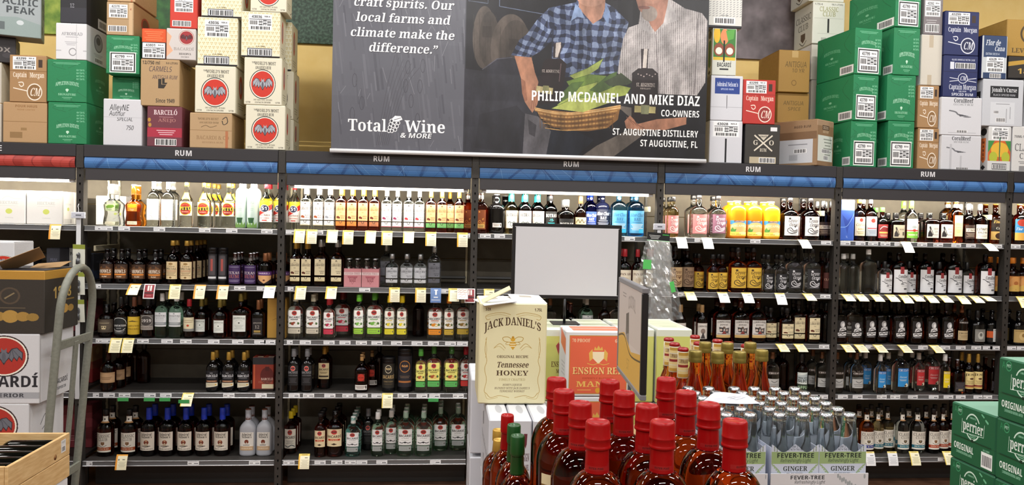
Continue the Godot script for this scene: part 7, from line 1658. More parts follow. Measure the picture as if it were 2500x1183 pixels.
	var jd := big_box("whiskey_carton", "cream carton with honey bee emblem and torn open lid", Vector3(0.226, 0.336, 0.26), Vector3(p0.x, ty, p0.z - 0.13), 0.0, ["jd", "jd_plain", "jd_plain", "jd_plain", "jd_top", "jd_plain"])
	for a in [[Vector3(-0.06, 0.336, 0.05), Vector3(0.11, 0.003, 0.20), Vector3(0.0, 0.15, 0.12)], [Vector3(0.058, 0.338, -0.01), Vector3(0.115, 0.003, 0.24), Vector3(0.02, 0.0, -0.03)]]:
		part("lid_flap", box(a[1], 0.001, [LAB["jd_top"]]), M["print_big"], jd, a[0], a[2])
	part("torn_flap", box(Vector3(0.105, 0.004, 0.03), 0.001, [LAB["jd_plain"]]), M["print_big"], jd, Vector3(-0.058, 0.362, 0.11), Vector3(0.3, 0.1, 0.50))
	var wh := (ty - 0.002) / 4.0
	for k in 4:      # white cartons in columns
		for c in [[1193, 1246, 0.0, 2.376], [1247, 1300, 0.0, 2.376], [1301, 1356, 0.0, 2.376]]:
			var x0 := far(c[0], 1030, c[3])
			var x1 := far(c[1], 1030, c[3])
			big_box("spirits_carton", "white carton with small crest under the bee carton" if k == 3 else "lower white carton under the bee carton", Vector3(x1.x - x0.x - 0.002, wh - 0.002, 0.46), Vector3((x0.x + x1.x) / 2, wh * k, (x0.z + x1.z) / 2 - 0.23), 0.0, ["ens_w", "ens_w", "ens_ws", "ens_ws", "ens_wt", "ens_ws"], "white cartons of the display")
		var y0 := far(1157, 975, 2.62)
		big_box("spirits_carton", "white carton at the display corner beside bottom shelf" if k == 3 else "lower white carton at the display corner", Vector3(0.115, wh - 0.002, 0.34), Vector3(y0.x + 0.058, wh * k + (0.012 if k == 3 else 0.0), y0.z - 0.17 - 0.30), 0.0, ["ens_w", "ens_w", "ens_ws", "ens_ws", "ens_wt", "ens_ws"], "white corner cartons of the display")
	# red and yellow cartons behind
	var e0 := far(1379, 967, 2.96)
	var e1 := far(1541, 967, 2.96)
	var eh := far(1379, 806, 2.96).y - e0.y
	var ew := e1.x - e0.x
	var nb := 4
	for k in nb + 1:
		var h2 := eh if k == nb else (e0.y - 0.002) / nb
		big_box("spirits_carton", "coral red carton with lion crest and gold lettering" if k == nb else "lower coral red carton under the crest carton", Vector3(ew, h2 - 0.002, 0.17), Vector3((e0.x + e1.x) / 2, e0.y - (0.0 if k == nb else (e0.y) - (e0.y / nb) * k), e0.z - 0.086), 0.0, ["ens", "ens_s", "ens_s", "ens_s", "ens_t", "ens_s"], "coral red cartons of the display")
	var yb := 1.02
	for c in [[1328, 1424, 3.16], [1426, 1508, 3.16], [1510, 1600, 3.16], [1602, 1692, 3.16]]:
		var a := far(c[0], 812, c[2])
		var b := far(c[1], 812, c[2])
		var tp := far(c[1], 802, c[2]).y
		for k in 3:
			var h3 := tp - yb if k == 2 else yb / 2
			big_box("spirits_carton", "yellow green carton with red crest behind the coral carton" if k == 2 else "lower yellow green carton of the display", Vector3(b.x - a.x - 0.003, h3 - 0.003, 0.34), Vector3((a.x + b.x) / 2, yb if k == 2 else yb / 2 * k, (a.z + b.z) / 2 - 0.17), 0.0, ["ens_y", "ens_y", "ens_ys", "ens_ys", "ens_yt", "ens_ys"], "yellow green cartons of the display")
	# blank white sign on a stand
	var blackp := mat("sign_black", Color("17171a"), 0.35)
	var D := 3.34
	var s0 := far(1247, 724, D)
	var s1 := far(1518, 551, D)
	var sw := s1.x - s0.x + 0.004
	var shh := s1.y - s0.y + 0.006
	var st_y: float = far(1380, 802, 3.16).y - 0.004
	var sg := thing("sign_stand", "blank white sign board in a black frame on a pole", "sign", Vector3((s0.x + s1.x) / 2, st_y, (s0.z + s1.z) / 2))
	sg.rotation.z = -0.004
	var mid := (s0.y + s1.y) / 2 - st_y
	part("sign_panel", box(Vector3(sw - 0.02, shh - 0.02, 0.004), 0.0, [LAB["blank"]]), M["print_big"], sg, Vector3(0, mid, 0.004))
	for f in [[Vector3(sw, 0.016, 0.014), Vector3(0, mid + shh / 2 - 0.008, 0)], [Vector3(sw, 0.016, 0.014), Vector3(0, mid - shh / 2 + 0.008, 0)], [Vector3(0.016, shh - 0.032, 0.014), Vector3(-sw / 2 + 0.008, mid, 0)], [Vector3(0.016, shh - 0.032, 0.014), Vector3(sw / 2 - 0.008, mid, 0)]]:
		part("frame_bar", box(f[0], 0.002), blackp, sg, f[1])
	part("sign_back", box(Vector3(sw - 0.01, shh - 0.01, 0.003)), blackp, sg, Vector3(0, mid, -0.005))
	part("pole", tube([Vector3(-0.003, 0.006, 0), Vector3(-0.003, mid - shh / 2 + 0.004, 0)], 0.006, 12), blackp, sg)
	part("base_plate", box(Vector3(0.12, 0.006, 0.12), 0.002), blackp, sg, Vector3(0, 0.003, 0))
	# picture sign turned along the aisle
	var n0 := far(1577, 703, 1.89)
	var n1 := far(1577, 980, 1.89)
	var f0 := far(1517, 682, 2.30)
	var u := Vector3(n0.x - f0.x, 0, n0.z - f0.z)
	var lng := u.length()
	var ang := atan2(-u.z, u.x)
	var hh := n0.y - n1.y
	var ps := thing("picture_sign", "narrow turned picture sign in a black frame behind wax bottles", "sign", Vector3((n0.x + f0.x) / 2, 1.111, (n0.z + f0.z) / 2), ang)
	var mm := (n0.y + n1.y) / 2 - 1.111
	part("picture", box(Vector3(lng - 0.02, hh - 0.02, 0.004), 0.0, [LAB["picture"]]), M["print_big"], ps, Vector3(0, mm, 0.004))
	for f in [[Vector3(lng, 0.014, 0.016), Vector3(0, mm + hh / 2 - 0.007, 0)], [Vector3(lng, 0.014, 0.016), Vector3(0, mm - hh / 2 + 0.007, 0)], [Vector3(0.014, hh - 0.028, 0.016), Vector3(-lng / 2 + 0.007, mm, 0)], [Vector3(0.014, hh - 0.028, 0.016), Vector3(lng / 2 - 0.007, mm, 0)]]:
		part("frame_bar", box(f[0], 0.002), blackp if f[1].x > 0 else mat("sign_grey", Color("77767a"), 0.4), ps, f[1])
	part("sign_back", box(Vector3(lng - 0.01, hh - 0.01, 0.003)), blackp, ps, Vector3(0, mm, -0.006))
	part("pole", tube([Vector3(-0.02, 0.004, -0.002), Vector3(-0.02, mm - hh / 2 + 0.01, -0.002)], 0.005, 10), blackp, ps)
	part("base_plate", box(Vector3(0.08, 0.005, 0.06), 0.001), blackp, ps, Vector3(-0.02, 0.0025, 0))
	plain_stack("kraft case carrying the picture sign", Vector3((n0.x + f0.x) / 2 - 0.015, 0, (n0.z + f0.z) / 2 - 0.01), Vector3(0.20, 0.37, 0.24), 3, "kraft", "cases under the picture sign")
	# gold capped and red topped liqueur bottles
	var gk := outline({"H": 0.30, "R": 0.031, "hb": 0.50, "hs": 0.80, "rn": 0.52, "n": 2.4, "dr": 0.85, "style": 0.8})
	var gb := rings_mesh(gk, 28)
	var gcm := lathe([[0.268, 0.0185], [0.27, 0.0192], [0.28, 0.0192], [0.2815, 0.0186], [0.284, 0.0192], [0.298, 0.0188], [0.301, 0.017]], 28)
	var hon := glass("glass_liqueur", Color(0.90, 0.55, 0.22), 0.0, 0.04)
	for q in [[1698, 853], [1752, 856], [1806, 855], [1860, 851], [1722, 832], [1776, 834], [1832, 833]]:
		var p := ony(q[0], q[1] + 2, 1.383)
		var t := thing("liqueur_bottle", "amber liqueur bottle with gold screw cap behind small mixers", "bottle", Vector3(p.x, 1.082, p.z), rng.randf_range(-0.3, 0.3), "gold capped liqueur bottles")
		part("glass_body", gb, hon, t)
		part("screw_cap", gcm, M["cap_olive"], t)
		part("label", wrap_label(gk, 0.02, 0.11, 0.85, LAB["bourbon"]), M["print_big"], t)
	var rk := outline({"H": 0.31, "R": 0.031, "hb": 0.50, "hs": 0.70, "rn": 0.46, "n": 2.0, "dr": 1.0, "style": 0.6})
	var rb := rings_mesh(rk, 24)
	var band_r := [[0.0, 0.0172, 0.0172, 2.0], [0.085, 0.0168, 0.0168, 2.0]]
	var bandm := wrap_label(band_r, 0.004, 0.082, 0.97, LAB["band"], 0.0004)
	var neckm := lathe([[0.0, 0.0165], [0.002, 0.0172], [0.022, 0.0172], [0.024, 0.0178], [0.027, 0.0172], [0.06, 0.017], [0.062, 0.0176], [0.066, 0.017], [0.085, 0.0168]], 24)
	var domem := lathe([[0.0, 0.0172], [0.004, 0.0178], [0.008, 0.0172], [0.011, 0.014], [0.012, 0.008]], 24)
	for q in [[1633, 822], [1647, 834], [1668, 846], [1697, 816], [1706, 832], [1752, 826], [1778, 832], [1822, 838]]:
		var p := ony(q[0], q[1] + 1, 1.36)
		var t := thing("liqueur_bottle", "amber bottle with cream banded neck and red top", "bottle", Vector3(p.x, 1.038, p.z), rng.randf_range(-0.2, 0.2), "red topped banded bottles")
		part("glass_body", rb, hon, t)
		var nk := part("neck_sleeve", neckm, M["cap_ivory"], t, Vector3(0, 0.225, 0))
		part("neck_print", bandm, M["print_big"], nk)
		part("red_top", domem, mat("red_top", Color(0.55, 0.05, 0.06), 0.15), t, Vector3(0, 0.310, 0))
	for c in [[3.02, 2.64], [3.20, 2.64]]:
		plain_stack("kraft case carrying the gold capped bottles", Vector3(c[0], 0, c[1] + 0.08), Vector3(0.172, 0.3605, 0.24), 3, "kraft", "cases under the gold capped bottles")
	for c in [[2.93, 2.35], [3.13, 2.35]]:
		plain_stack("kraft case carrying the red topped bottles", Vector3(c[0] + 0.02, 0, c[1] + 0.07), Vector3(0.19, 0.3458, 0.26), 3, "kraft", "cases under the red topped bottles")
	mixers()
	perrier()
func mixers() -> void:
	# small mixer bottles in four-packs on trays
	var base := 1.142
	var mk := []
	for q in [[0.0, 0.021], [0.003, 0.0245], [0.006, 0.0252], [0.085, 0.0252], [0.098, 0.0236], [0.112, 0.0204], [0.125, 0.0186], [0.15, 0.0163], [0.168, 0.0146], [0.175, 0.0142], [0.1765, 0.0152], [0.184, 0.0152]]:
		mk.append([q[0], q[1], q[1], 2.0])
	var mb := rings_mesh(mk, 24)
	var crown := begin()
	crown.set_smooth_group(0)
	var cr := []
	for q in [[0.0, 0.0152, 1], [0.0022, 0.0146, 1], [0.0045, 0.0138, 0], [0.006, 0.0125, 0], [0.0068, 0.009, 0], [0.007, 0.001, 0]]:
		cr.append(q)
	var seg := 42
	for i in cr.size() - 1:
		for k in seg:
			var v := []
			for w in [[i + 1, k + 1], [i + 1, k], [i, k], [i, k + 1]]:
				var rr: float = cr[w[0]][1] + (0.0007 if (w[1] % seg) % 2 and cr[w[0]][2] else 0.0)
				v.append(Vector3(cos(TAU * w[1] / seg) * rr, cr[w[0]][0], sin(TAU * w[1] / seg) * rr))
			for t in [0, 1, 2, 0, 2, 3]:
				crown.add_vertex(v[t])
	crown.generate_normals()
	var cm := crown.commit()
	var steel := mat("crown_steel", Color("b4b6ba"), 0.22, 0.95)
	var lab := wrap_label(mk, 0.02, 0.07, 0.9, LAB["fever_p"])
	var f := ony(2074, 1004, base + 0.194)
	var x_r := f.x
	var z_f := f.z
	var pk := 0.109
	for c in 3:
		for r in 3:
			var cx := x_r - 0.0265 - c * pk - (0.012 if c == 2 else 0.0)
			var cz := z_f - 0.0275 - r * pk
			var t := thing("mixer_carrier", "pale blue four-pack carrier with green band, front row" if r == 0 else "pale blue four-pack carrier standing behind the front row", "carton", Vector3(cx, base, cz), 0.0, "four-pack carriers of mixers in front" if r == 0 else "four-pack carriers of mixers behind")
			var st := begin()
			var uf: Rect2 = LAB["fever"]
			var hgt := 0.128
			# front and back boards with scooped top edges, two sides
			for s in [1, -1]:
				var n := 16
				for k in n:
					var u0 := float(k) / n
					var u1 := float(k + 1) / n
					var scoop := func(q: float) -> float: return hgt - 0.018 * pow(absf(sin(TAU * q)), 1.5)
					var xa := (u0 - 0.5) * (pk - 0.002)
					var xb := (u1 - 0.5) * (pk - 0.002)
					var z: float = s * (pk / 2 - 0.0012)
					var va: float = 1.0 - scoop.call(u0) / hgt
					var vb: float = 1.0 - scoop.call(u1) / hgt
					var P := func(u: float, v: float) -> Vector2: return uf.position + uf.size * Vector2(u, v)
					var a := Vector3(xa, scoop.call(u0), z)
					var b := Vector3(xb, scoop.call(u1), z)
					var e := Vector3(xb, 0, z)
					var d := Vector3(xa, 0, z)
					tri(st, a, b, e, Vector3(0, 0, s), P.call(u0, va), P.call(u1, vb), P.call(u1, 1.0))
					tri(st, a, e, d, Vector3(0, 0, s), P.call(u0, va), P.call(u1, 1.0), P.call(u0, 1.0))
					var bk := Vector3(0, 0, -s * 0.0008)
					var pl: Rect2 = LAB["fever_p"]
					tri(st, a + bk, b + bk, e + bk, Vector3(0, 0, -s), pl.get_center(), pl.get_center(), pl.get_center())
					tri(st, a + bk, e + bk, d + bk, Vector3(0, 0, -s), pl.get_center(), pl.get_center(), pl.get_center())
				add_box(st, Vector3(0.001, hgt - 0.008, pk - 0.003), Vector3(s * (pk / 2 - 0.0008), (hgt - 0.008) / 2, 0), 0.0, [LAB["fever_p"]])
			add_box(st, Vector3(pk - 0.004, 0.001, pk - 0.004), Vector3(0, 0.0005, 0), 0.0, [LAB["fever_p"]])
			part("carrier_board", st.commit(), M["print_big"], t)
			for ix in [-1, 1]:
				for iz in [-1, 1]:
					var bt2 := thing("mixer_bottle", "small clear mixer bottle with steel crown cap in front packs" if r == 0 else "small clear mixer bottle with steel crown cap in rear packs", "bottle", Vector3(cx + ix * 0.0268, base + 0.0015, cz + iz * 0.0264), 0.0, "mixer bottles in the front packs" if r == 0 else "mixer bottles in the rear packs")
					part("glass_body", mb, M["glass_clear"], bt2)
					part("label", lab, M["print_big"], bt2)
					part("crown_cap", cm, steel, bt2, Vector3(0, 0.1835, 0))
	for c in 2:      # trays
		var w := pk * (2 if c == 0 else 1) + 0.005
		var cx := x_r - 0.0265 - (0.5 if c == 0 else 2.0) * pk - (0.0 if c == 0 else 0.012)
		var t := thing("mixer_tray", "low printed tray under two columns of mixer packs" if c == 0 else "low printed tray under one column of mixer packs", "tray", Vector3(cx, base - 0.022, z_f - 0.0275 - pk))
		part("tray_floor", box(Vector3(w, 0.02, pk * 3 + 0.012), 0.001, [LAB["fever_p"]]), M["print_big"], t, Vector3(0, 0.01, 0))
		part("tray_front", box(Vector3(w, 0.087, 0.002), 0.0, [LAB["tray"]]), M["print_big"], t, Vector3(0, 0.0435, pk * 1.5 + 0.004))
		for s in [-1, 1]:
			part("tray_side", box(Vector3(0.0016, 0.05, pk * 3), 0.0, [LAB["fever_p"]]), M["print_big"], t, Vector3(s * (w / 2 - 0.0008), 0.025, 0))
	plain_stack("white case carrying the mixer trays", Vector3(x_r - 0.0265 - pk, 0, z_f - 0.0275 - pk), Vector3(pk * 3 + 0.01, 0.28, pk * 3 + 0.01), 4, "white", "cases under the mixer trays")
	# a sheet of paper lying on the caps
	var yy := base + 0.1935
	var q := [ony(1745, 958, yy), ony(1816, 961, yy), ony(1858, 986, yy), ony(1708, 985, yy)]
	var rows := []
	for i in 5:
		var row := []
		for j in 7:
			var a: Vector3 = q[0].lerp(q[1], j / 6.0)
			var b: Vector3 = q[3].lerp(q[2], j / 6.0)
			row.append(a.lerp(b, i / 4.0) + Vector3(0, 0.0015 + 0.0012 * sin(i * 1.7 + j), 0))
		rows.append(row)
	single("paper_sheet", "sheet of white paper with scribbles lying on bottle caps", "paper", sheet(rows, LAB["paper"], 0.0005), M["print_big"])
func perrier() -> void:
	var th := -PI / 2
	var sz := Vector3(0.197, 0.172, 0.26)
	var ub := Basis(Vector3.UP, th)
	for c in [[2322, 977, 2.38, 6, "left", 0.0], [2322, 977, 2.38, 7, "right", 0.2], [2322, 977, 2.38, 7, "rear", 0.4]]:
		var p := far(c[0], c[1], c[2]) + Vector3(-0.004 * c[5] / 0.2, 0, c[5])
		var topy: float = far(2322, 977, 2.38).y + (sz.y if c[3] == 7 else 0.0)
		for k in c[3]:
			var y: float = topy - sz.y * (k + 1)
			var at := Vector3(p.x, y, p.z) + ub * Vector3(sz.x / 2, 0, -sz.z / 2)
			var words: String = ["topmost", "second from top", "third from top", "fourth from top", "fifth from top", "sixth from top", "lowest"][k]
			var t := thing("water_carton", "dark green sparkling water carton, %s of %s stack" % [words, {"left": "the shorter", "right": "the taller", "rear": "the nearer tall"}[c[4]]], "box", at, th)
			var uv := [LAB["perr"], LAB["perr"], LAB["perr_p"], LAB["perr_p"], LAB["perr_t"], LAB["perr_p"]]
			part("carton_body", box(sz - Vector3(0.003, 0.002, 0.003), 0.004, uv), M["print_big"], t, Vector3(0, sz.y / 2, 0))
			part("perforated_lip", box(Vector3(0.16, 0.0012, 0.0012)), mat("green_crease", Color("0d3f27"), 0.6), t, Vector3(0, 0.075, sz.z / 2))
		var pl := thing("wooden_pallet", "wooden pallet under the %s green carton stack" % {"left": "shorter", "right": "taller", "rear": "nearer tall"}[c[4]], "pallet", Vector3(p.x, 0, p.z) + ub * Vector3(sz.x / 2, 0, -sz.z / 2), th)
		var hp: float = topy - sz.y * c[3]
		for k in 3:
			part("deck_board", box(Vector3(0.19, 0.018, 0.07), 0.002), mat("pallet_wood", Color("9a7a50"), 0.8), pl, Vector3(0, hp - 0.01, (k - 1) * 0.08))
			part("bearer", box(Vector3(0.05, hp - 0.02, 0.23), 0.002), M["pallet_wood"], pl, Vector3((k - 1) * 0.07, (hp - 0.02) / 2, 0))
	var pa := far(2322, 977, 2.38)
	var pc := pa + ub * Vector3(0.13, -0.33, 0.03)
	var card := single("price_card", "plain yellow card leaning at the green cartons", "card", box(Vector3(0.10, 0.12, 0.002), 0.0, [LAB["yellow_card"]]), M["print_big"], pc, th)
	card.rotation.x = -0.15
func left_side() -> void:
	# boxes of wine and other stock in the first bay
	var yd: float = DECK[0]
	for c in [[-28, 63, 0.0], [64, 153, 0.0]]:
		var x0 := x_at(c[0], yd + 0.1, -0.05)
		var x1 := x_at(c[1], yd + 0.1, -0.05)
		var w := x1 - x0 - 0.003
		for r in 2:
			carton("white wine box with yellow dot, %s, on the boxed wine shelf" % ("front row" if r == 0 else "second row"), Vector3(w, 0.205, 0.15), Vector3((x0 + x1) / 2, yd + 0.001, -0.125 - r * 0.155), 0.0, ["hect", "white", "hect_s", "hect_s", "white", "white"], false, "white wine boxes, %s" % ("front row" if r == 0 else "second row"))
	var hx := x_at(262, yd + 0.1, -0.2)
	carton("white wine box with yellow dot behind leaf bottles", Vector3(0.19, 0.19, 0.12), Vector3(hx - 0.02, yd + 0.001, -0.36), 0.0, ["hect", "white", "hect_s", "hect_s", "white", "white"], false)
	taken[0].append([hx - 0.02, -0.36, 0.096, 0.061, 8.0])
	yd = DECK[1]
	for c in [[-26, 20, "ppeak"], [22, 70, "ppeak"], [112, 146, "ppeak_d"]]:
		var x0 := x_at(c[0], yd + 0.1, -0.06)
		var x1 := x_at(c[1], yd + 0.1, -0.06)
		carton("%s wine carton with mountain waves on second shelf" % ("dark blue" if c[2] == "ppeak_d" else "pale blue"), Vector3(x1 - x0 - 0.003, 0.21, 0.16), Vector3((x0 + x1) / 2, yd + 0.001, -0.14), 0.0, [c[2], "black", "black", "black", "black", "black"], false, "mountain wine cartons on the second shelf")
	var xs := x_at(199, yd + 0.1, -0.25)
	carton("pale wine carton behind the hanging clip strip", Vector3(0.11, 0.21, 0.08), Vector3(xs, yd + 0.001, -0.225), 0.0, ["ppeak", "black", "black", "black", "black", "black"], false)
	# stock seen past the first upright
	for c in [[1, 212, 262, 0.17, "ppeak_d", "black wine carton past the first upright, second shelf"], [2, 206, 268, 0.2, "redbox", "red topped carton past the first upright, middle shelf"], [3, 206, 246, 0.24, "redtan", "red and tan carton past the first upright, fourth shelf"], [4, 206, 262, 0.28, "redbox", "dark red carton past the first upright, bottom shelf"]]:
		var z := -0.37
		var x1 := minf(x_at(c[2], DECK[c[0]] + 0.1, z), -0.045)
		carton(c[5], Vector3(0.24, c[3], 0.15), Vector3(x1 - 0.12, DECK[c[0]] + 0.001, z), 0.0, [c[4], c[4], c[4], c[4], c[4], c[4]], false)
	# hand truck loaded with cartons
	var cx := onz(108, 820, 1.0).x
	var zt := 1.0
	var ytop := onz(108, 660, zt).y
	var y1 := onz(104, 815, zt).y
	var y2 := onz(98, 985, zt).y
	var lx := 0.36
	var dz := 0.35
	var y3 := y2 - (y1 - y2)
	var yb := 0.035
	carton("dark carton with gold rim and numerals on the hand truck", Vector3(lx, ytop - y1 - 0.002, dz), Vector3(cx - lx / 2, y1, zt - dz / 2), 0.0, ["gold1888", "black", "gold1888_s", "black", "black", "black"], false)
	var ob := get_child(get_child_count() - 1)
	var kr := mat("kraft_flap", Color("9c7c54"), 0.8)
	part("raised_flap", box(Vector3(0.19, 0.003, 0.17), 0.001), kr, ob, Vector3(0.02, ytop - y1 + 0.045, 0.07), Vector3(-0.35, 0.3, 0.45))
	part("raised_flap", box(Vector3(0.17, 0.003, 0.12), 0.001), kr, ob, Vector3(0.09, ytop - y1 + 0.012, -0.05), Vector3(0.2, 0.0, 0.1))
	carton("white carton with bat roundel, upper on the hand truck", Vector3(lx, y1 - y2 - 0.002, dz), Vector3(cx - lx / 2 - 0.022, y2, zt - dz / 2), 0.0, ["sup", "white", "sup_s", "sup_s", "white", "white"], false)
	carton("white carton with bat roundel, second on the hand truck", Vector3(lx, y2 - y3 - 0.002, dz), Vector3(cx - lx / 2 - 0.07, y3, zt - dz / 2), 0.0, ["sup", "white", "sup_s", "sup_s", "white", "white"], false)
	carton("white carton with bat roundel, lowest on the hand truck", Vector3(lx, y3 - yb - 0.002, dz), Vector3(cx - lx / 2 - 0.11, yb, zt - dz / 2), 0.0, ["sup", "white", "sup_s", "sup_s", "white", "white"], false)
	carton("white carton lying behind the dark gold carton", Vector3(0.3, 0.16, 0.2), Vector3(x_at(40, 1.35, 0.5) - 0.11, onz(40, 660, 0.5).y, 0.5), 0.0, ["sup_top", "white", "white", "white", "white", "white"], false)
	plain_stack("white carton in a column behind the hand truck", Vector3(x_at(40, 1.35, 0.5) - 0.11, 0, 0.5), Vector3(0.3, onz(40, 660, 0.5).y / 4.0, 0.22), 4, "white", "white cartons behind the hand truck")
	var steel := noisy("truck_grey", Color("6f7268"), Color("84867c"), 0.03, 3.0, 0.45)
	var hx2 := cx + 0.055 - 0.075
	var ht := thing("hand_truck", "grey steel hand truck with rounded handle loaded with cartons", "hand truck", Vector3(hx2, 0, zt - 0.17))
	ht.rotation.z = -0.075
	var hy := onz(165, 640, zt - 0.17).y
	var half := 0.175
	var lean := 0.05
	var pts := []
	for k in 5:
		pts.append(Vector3(-lean * (1 - k / 4.0) * 0.2, 0.10 + (hy - 0.34) * k / 4.0, half))
	for k in range(1, 16):
		var a := PI * k / 16.0
		pts.append(Vector3(0.0, hy - 0.24 + 0.22 * sin(a), half * cos(a)))
	for k in 5:
		pts.append(Vector3(-lean * (k / 4.0) * 0.2, 0.10 + (hy - 0.34) * (1 - k / 4.0), -half))
	part("handle_frame", tube(pts, 0.019, 16), steel, ht)
	for y in [hy - 0.40, hy - 1.10, hy - 1.24]:
		part("cross_bar", box(Vector3(0.012, 0.045, half * 2 - 0.02), 0.002), steel, ht, Vector3(0.008, y, 0))
	part("centre_bar", box(Vector3(0.012, hy - 0.40 - 0.12, 0.04), 0.002), steel, ht, Vector3(0.012, (hy - 0.40 + 0.12) / 2, 0))
	for s in [-1, 1]:
		var rub := mat("rubber_black", Color("1c1b1b"), 0.7)
		var wh := part("wheel", lathe([[-0.02, 0.09], [-0.018, 0.1], [0.018, 0.1], [0.02, 0.09]], 28), rub, ht, Vector3(0.07, 0.102, s * 0.2), Vector3(PI / 2, 0, 0))
		part("hub", lathe([[-0.024, 0.03], [0.024, 0.03]], 18), steel, wh)
	part("axle", tube([Vector3(0.07, 0.102, -0.2), Vector3(0.07, 0.102, 0.2)], 0.01, 10), steel, ht)
	part("toe_plate", box(Vector3(0.26, 0.006, 0.36), 0.002), steel, ht, Vector3(-0.15, 0.008, 0), Vector3(0, 0, 0.075))
	# wooden wine crate with lying bottles
	var hr := 0.76
	var c0 := ony(18, 1138, hr)
	var c1 := ony(172, 1054, hr)
	var rx := (c0.x + c1.x) / 2
	var ln2 := c0.z - c1.z
	var wx := 0.36
	var hc := 0.20
	var pine := noisy("crate_pine", Color("c09a66"), Color("d9bb88"), 0.012, 2.4, 0.6)
	pine.uv1_scale = Vector3(1.5, 9.0, 1.5)
	var cr := thing("wine_crate", "pale pine wine crate holding lying wine bottles", "crate", Vector3(rx - wx / 2, hr - hc, (c0.z + c1.z) / 2))
	for k in 2:
		for s in [-1, 1]:
			part("side_board", box(Vector3(0.014, hc / 2 - 0.003, ln2), 0.002), pine, cr, Vector3(s * (wx / 2 - 0.007), hc * (0.25 + 0.5 * k), 0))
			part("end_board", box(Vector3(wx - 0.03, hc / 2 - 0.003, 0.014), 0.002), pine, cr, Vector3(0, hc * (0.25 + 0.5 * k), s * (ln2 / 2 - 0.007)))
	part("floor_board", box(Vector3(wx - 0.03, 0.012, ln2 - 0.03), 0.001), pine, cr, Vector3(0, 0.006, 0))
	part("barcode_label", box(Vector3(0.0012, 0.055, 0.04), 0.0, [LAB["crate_tag"]]), M["print_big"], cr, Vector3(wx / 2 + 0.0008, hc - 0.045, -ln2 / 2 + 0.06))
	part("wood_knot", lathe([[-0.0006, 0.012], [0.0006, 0.011]], 16), mat("knot_brown", Color("8f6438"), 0.6), cr, Vector3(wx / 2, hc - 0.075, -ln2 / 2 + 0.13), Vector3(0, 0, PI / 2))
	var wk := outline({"H": 0.30, "R": 0.038, "hb": 0.62, "hs": 0.76, "rn": 0.38, "n": 2.0, "dr": 1.0, "style": 0.3})
	var wm := rings_mesh(wk, 28)
	var wl := wrap_label(wk, 0.05, 0.15, 0.96, LAB["wine_lab"])
	for k in 5:
		for lv in 2:
			var wb := thing("wine_bottle", "dark wine bottle with cream label lying in the pine crate", "bottle", Vector3(rx - wx / 2 + 0.155, hr - hc + 0.066 + lv * 0.078, (c0.z + c1.z) / 2 - ln2 / 2 + 0.065 + k * 0.082), 0.0, "wine bottles lying in the crate")
			wb.rotation = Vector3(PI / 2 * 0.6, 0, PI / 2)
			part("glass_body", wm, mat("wine_black", Color(0.02, 0.025, 0.02), 0.06), wb)
			part("label", wl, M["print_big"], wb)
	plain_stack("white carton supporting the pine wine crate", Vector3(rx - wx / 2, 0, (c0.z + c1.z) / 2), Vector3(wx - 0.01, (hr - hc) / 2, ln2 - 0.01), 2, "white", "cartons under the wine crate")
func extras() -> void:
	# four-packs on the second shelf
	var yd: float = DECK[1]
	var soda := outline({"H": 0.18, "R": 0.0255, "hb": 0.5, "hs": 0.74, "rn": 0.5, "n": 2.0, "dr": 1.0, "style": 0.7})
	var sm := rings_mesh(soda, 20)
	var capm := cap_mesh(0.172, 0.181, 0.0145, 0.0145)
	for px in [863, 906]:
		var x := x_at(px, yd + 0.07, -0.08)
		var t := thing("soda_carrier", "pink four-pack carrier of soda on the second shelf", "carton", Vector3(x, yd + 0.001, -0.085), 0.0, "pink soda carriers")
		var pr: Rect2 = LAB["ft_pink"]
		for s in [-1, 1]:
			part("carrier_board", box(Vector3(0.109, 0.118, 0.001), 0.0, [pr]), M["print_labels"], t, Vector3(0, 0.059, s * 0.0542))
			part("carrier_side", box(Vector3(0.001, 0.118, 0.107), 0.0, [Rect2(pr.position + pr.size * 0.02, pr.size * 0.05)]), M["print_labels"], t, Vector3(s * 0.0540, 0.059, 0))
		taken[1].append([x, -0.085, 0.055, 0.056, 8.0])
		for ix in [-1, 1]:
			for iz in [-1, 1]:
				var b := thing("soda_bottle", "small clear soda bottle in a pink carrier", "bottle", Vector3(x + ix * 0.027, yd + 0.002, -0.085 + iz * 0.027), 0.0, "soda bottles in pink carriers")
				part("glass_body", sm, M["glass_clear"], b)
				part("crown_cap", capm, M["cap_silver"], b)
	# tins and gift boxes among the bottles
	for q in [[1, 520, 0.235, 0.03, "tin_lab", "slim dark gift tin"], [1, 545, 0.235, 0.03, "tin_lab", "slim dark gift tin"]]:
		tin(q[0], q[1], q[2], q[3], q[4], q[5] + " on the second shelf", 0.02)
	tin(3, 949, 0.225, 0.042, "tin_bat", "black gift tin with pale bat emblem on the fourth shelf", 0.0)
	tin(3, 989, 0.285, 0.049, "tin_gold", "taller black gift tin with gold bat ring", 0.0)
	for q in [[0, 2069, 33, 0.276, "blue_b", "tall blue gift carton at end of top shelf", 0.09], [2, 675, 46, 0.255, "giftgold", "gold gift carton behind the second upright", 0.1], [3, 642, 52, 0.215, "giftred", "dark red gift carton with bottle window", 0.12]]:
		var z := -0.075 if q[0] == 0 else -0.064
		var x0 := x_at(q[1] - q[2] / 2.0, DECK[q[0]] + 0.1, z)
		var x1 := x_at(q[1] + q[2] / 2.0, DECK[q[0]] + 0.1, z)
		taken[q[0]].append([(x0 + x1) / 2, z - q[6] / 2, (x1 - x0) / 2, q[6] / 2, 8.0])
		carton(q[5], Vector3(x1 - x0, q[3], q[6]), Vector3((x0 + x1) / 2, DECK[q[0]] + 0.001, z - q[6] / 2), 0.0, [q[4], q[4], q[4], q[4], q[4], q[4]], false)
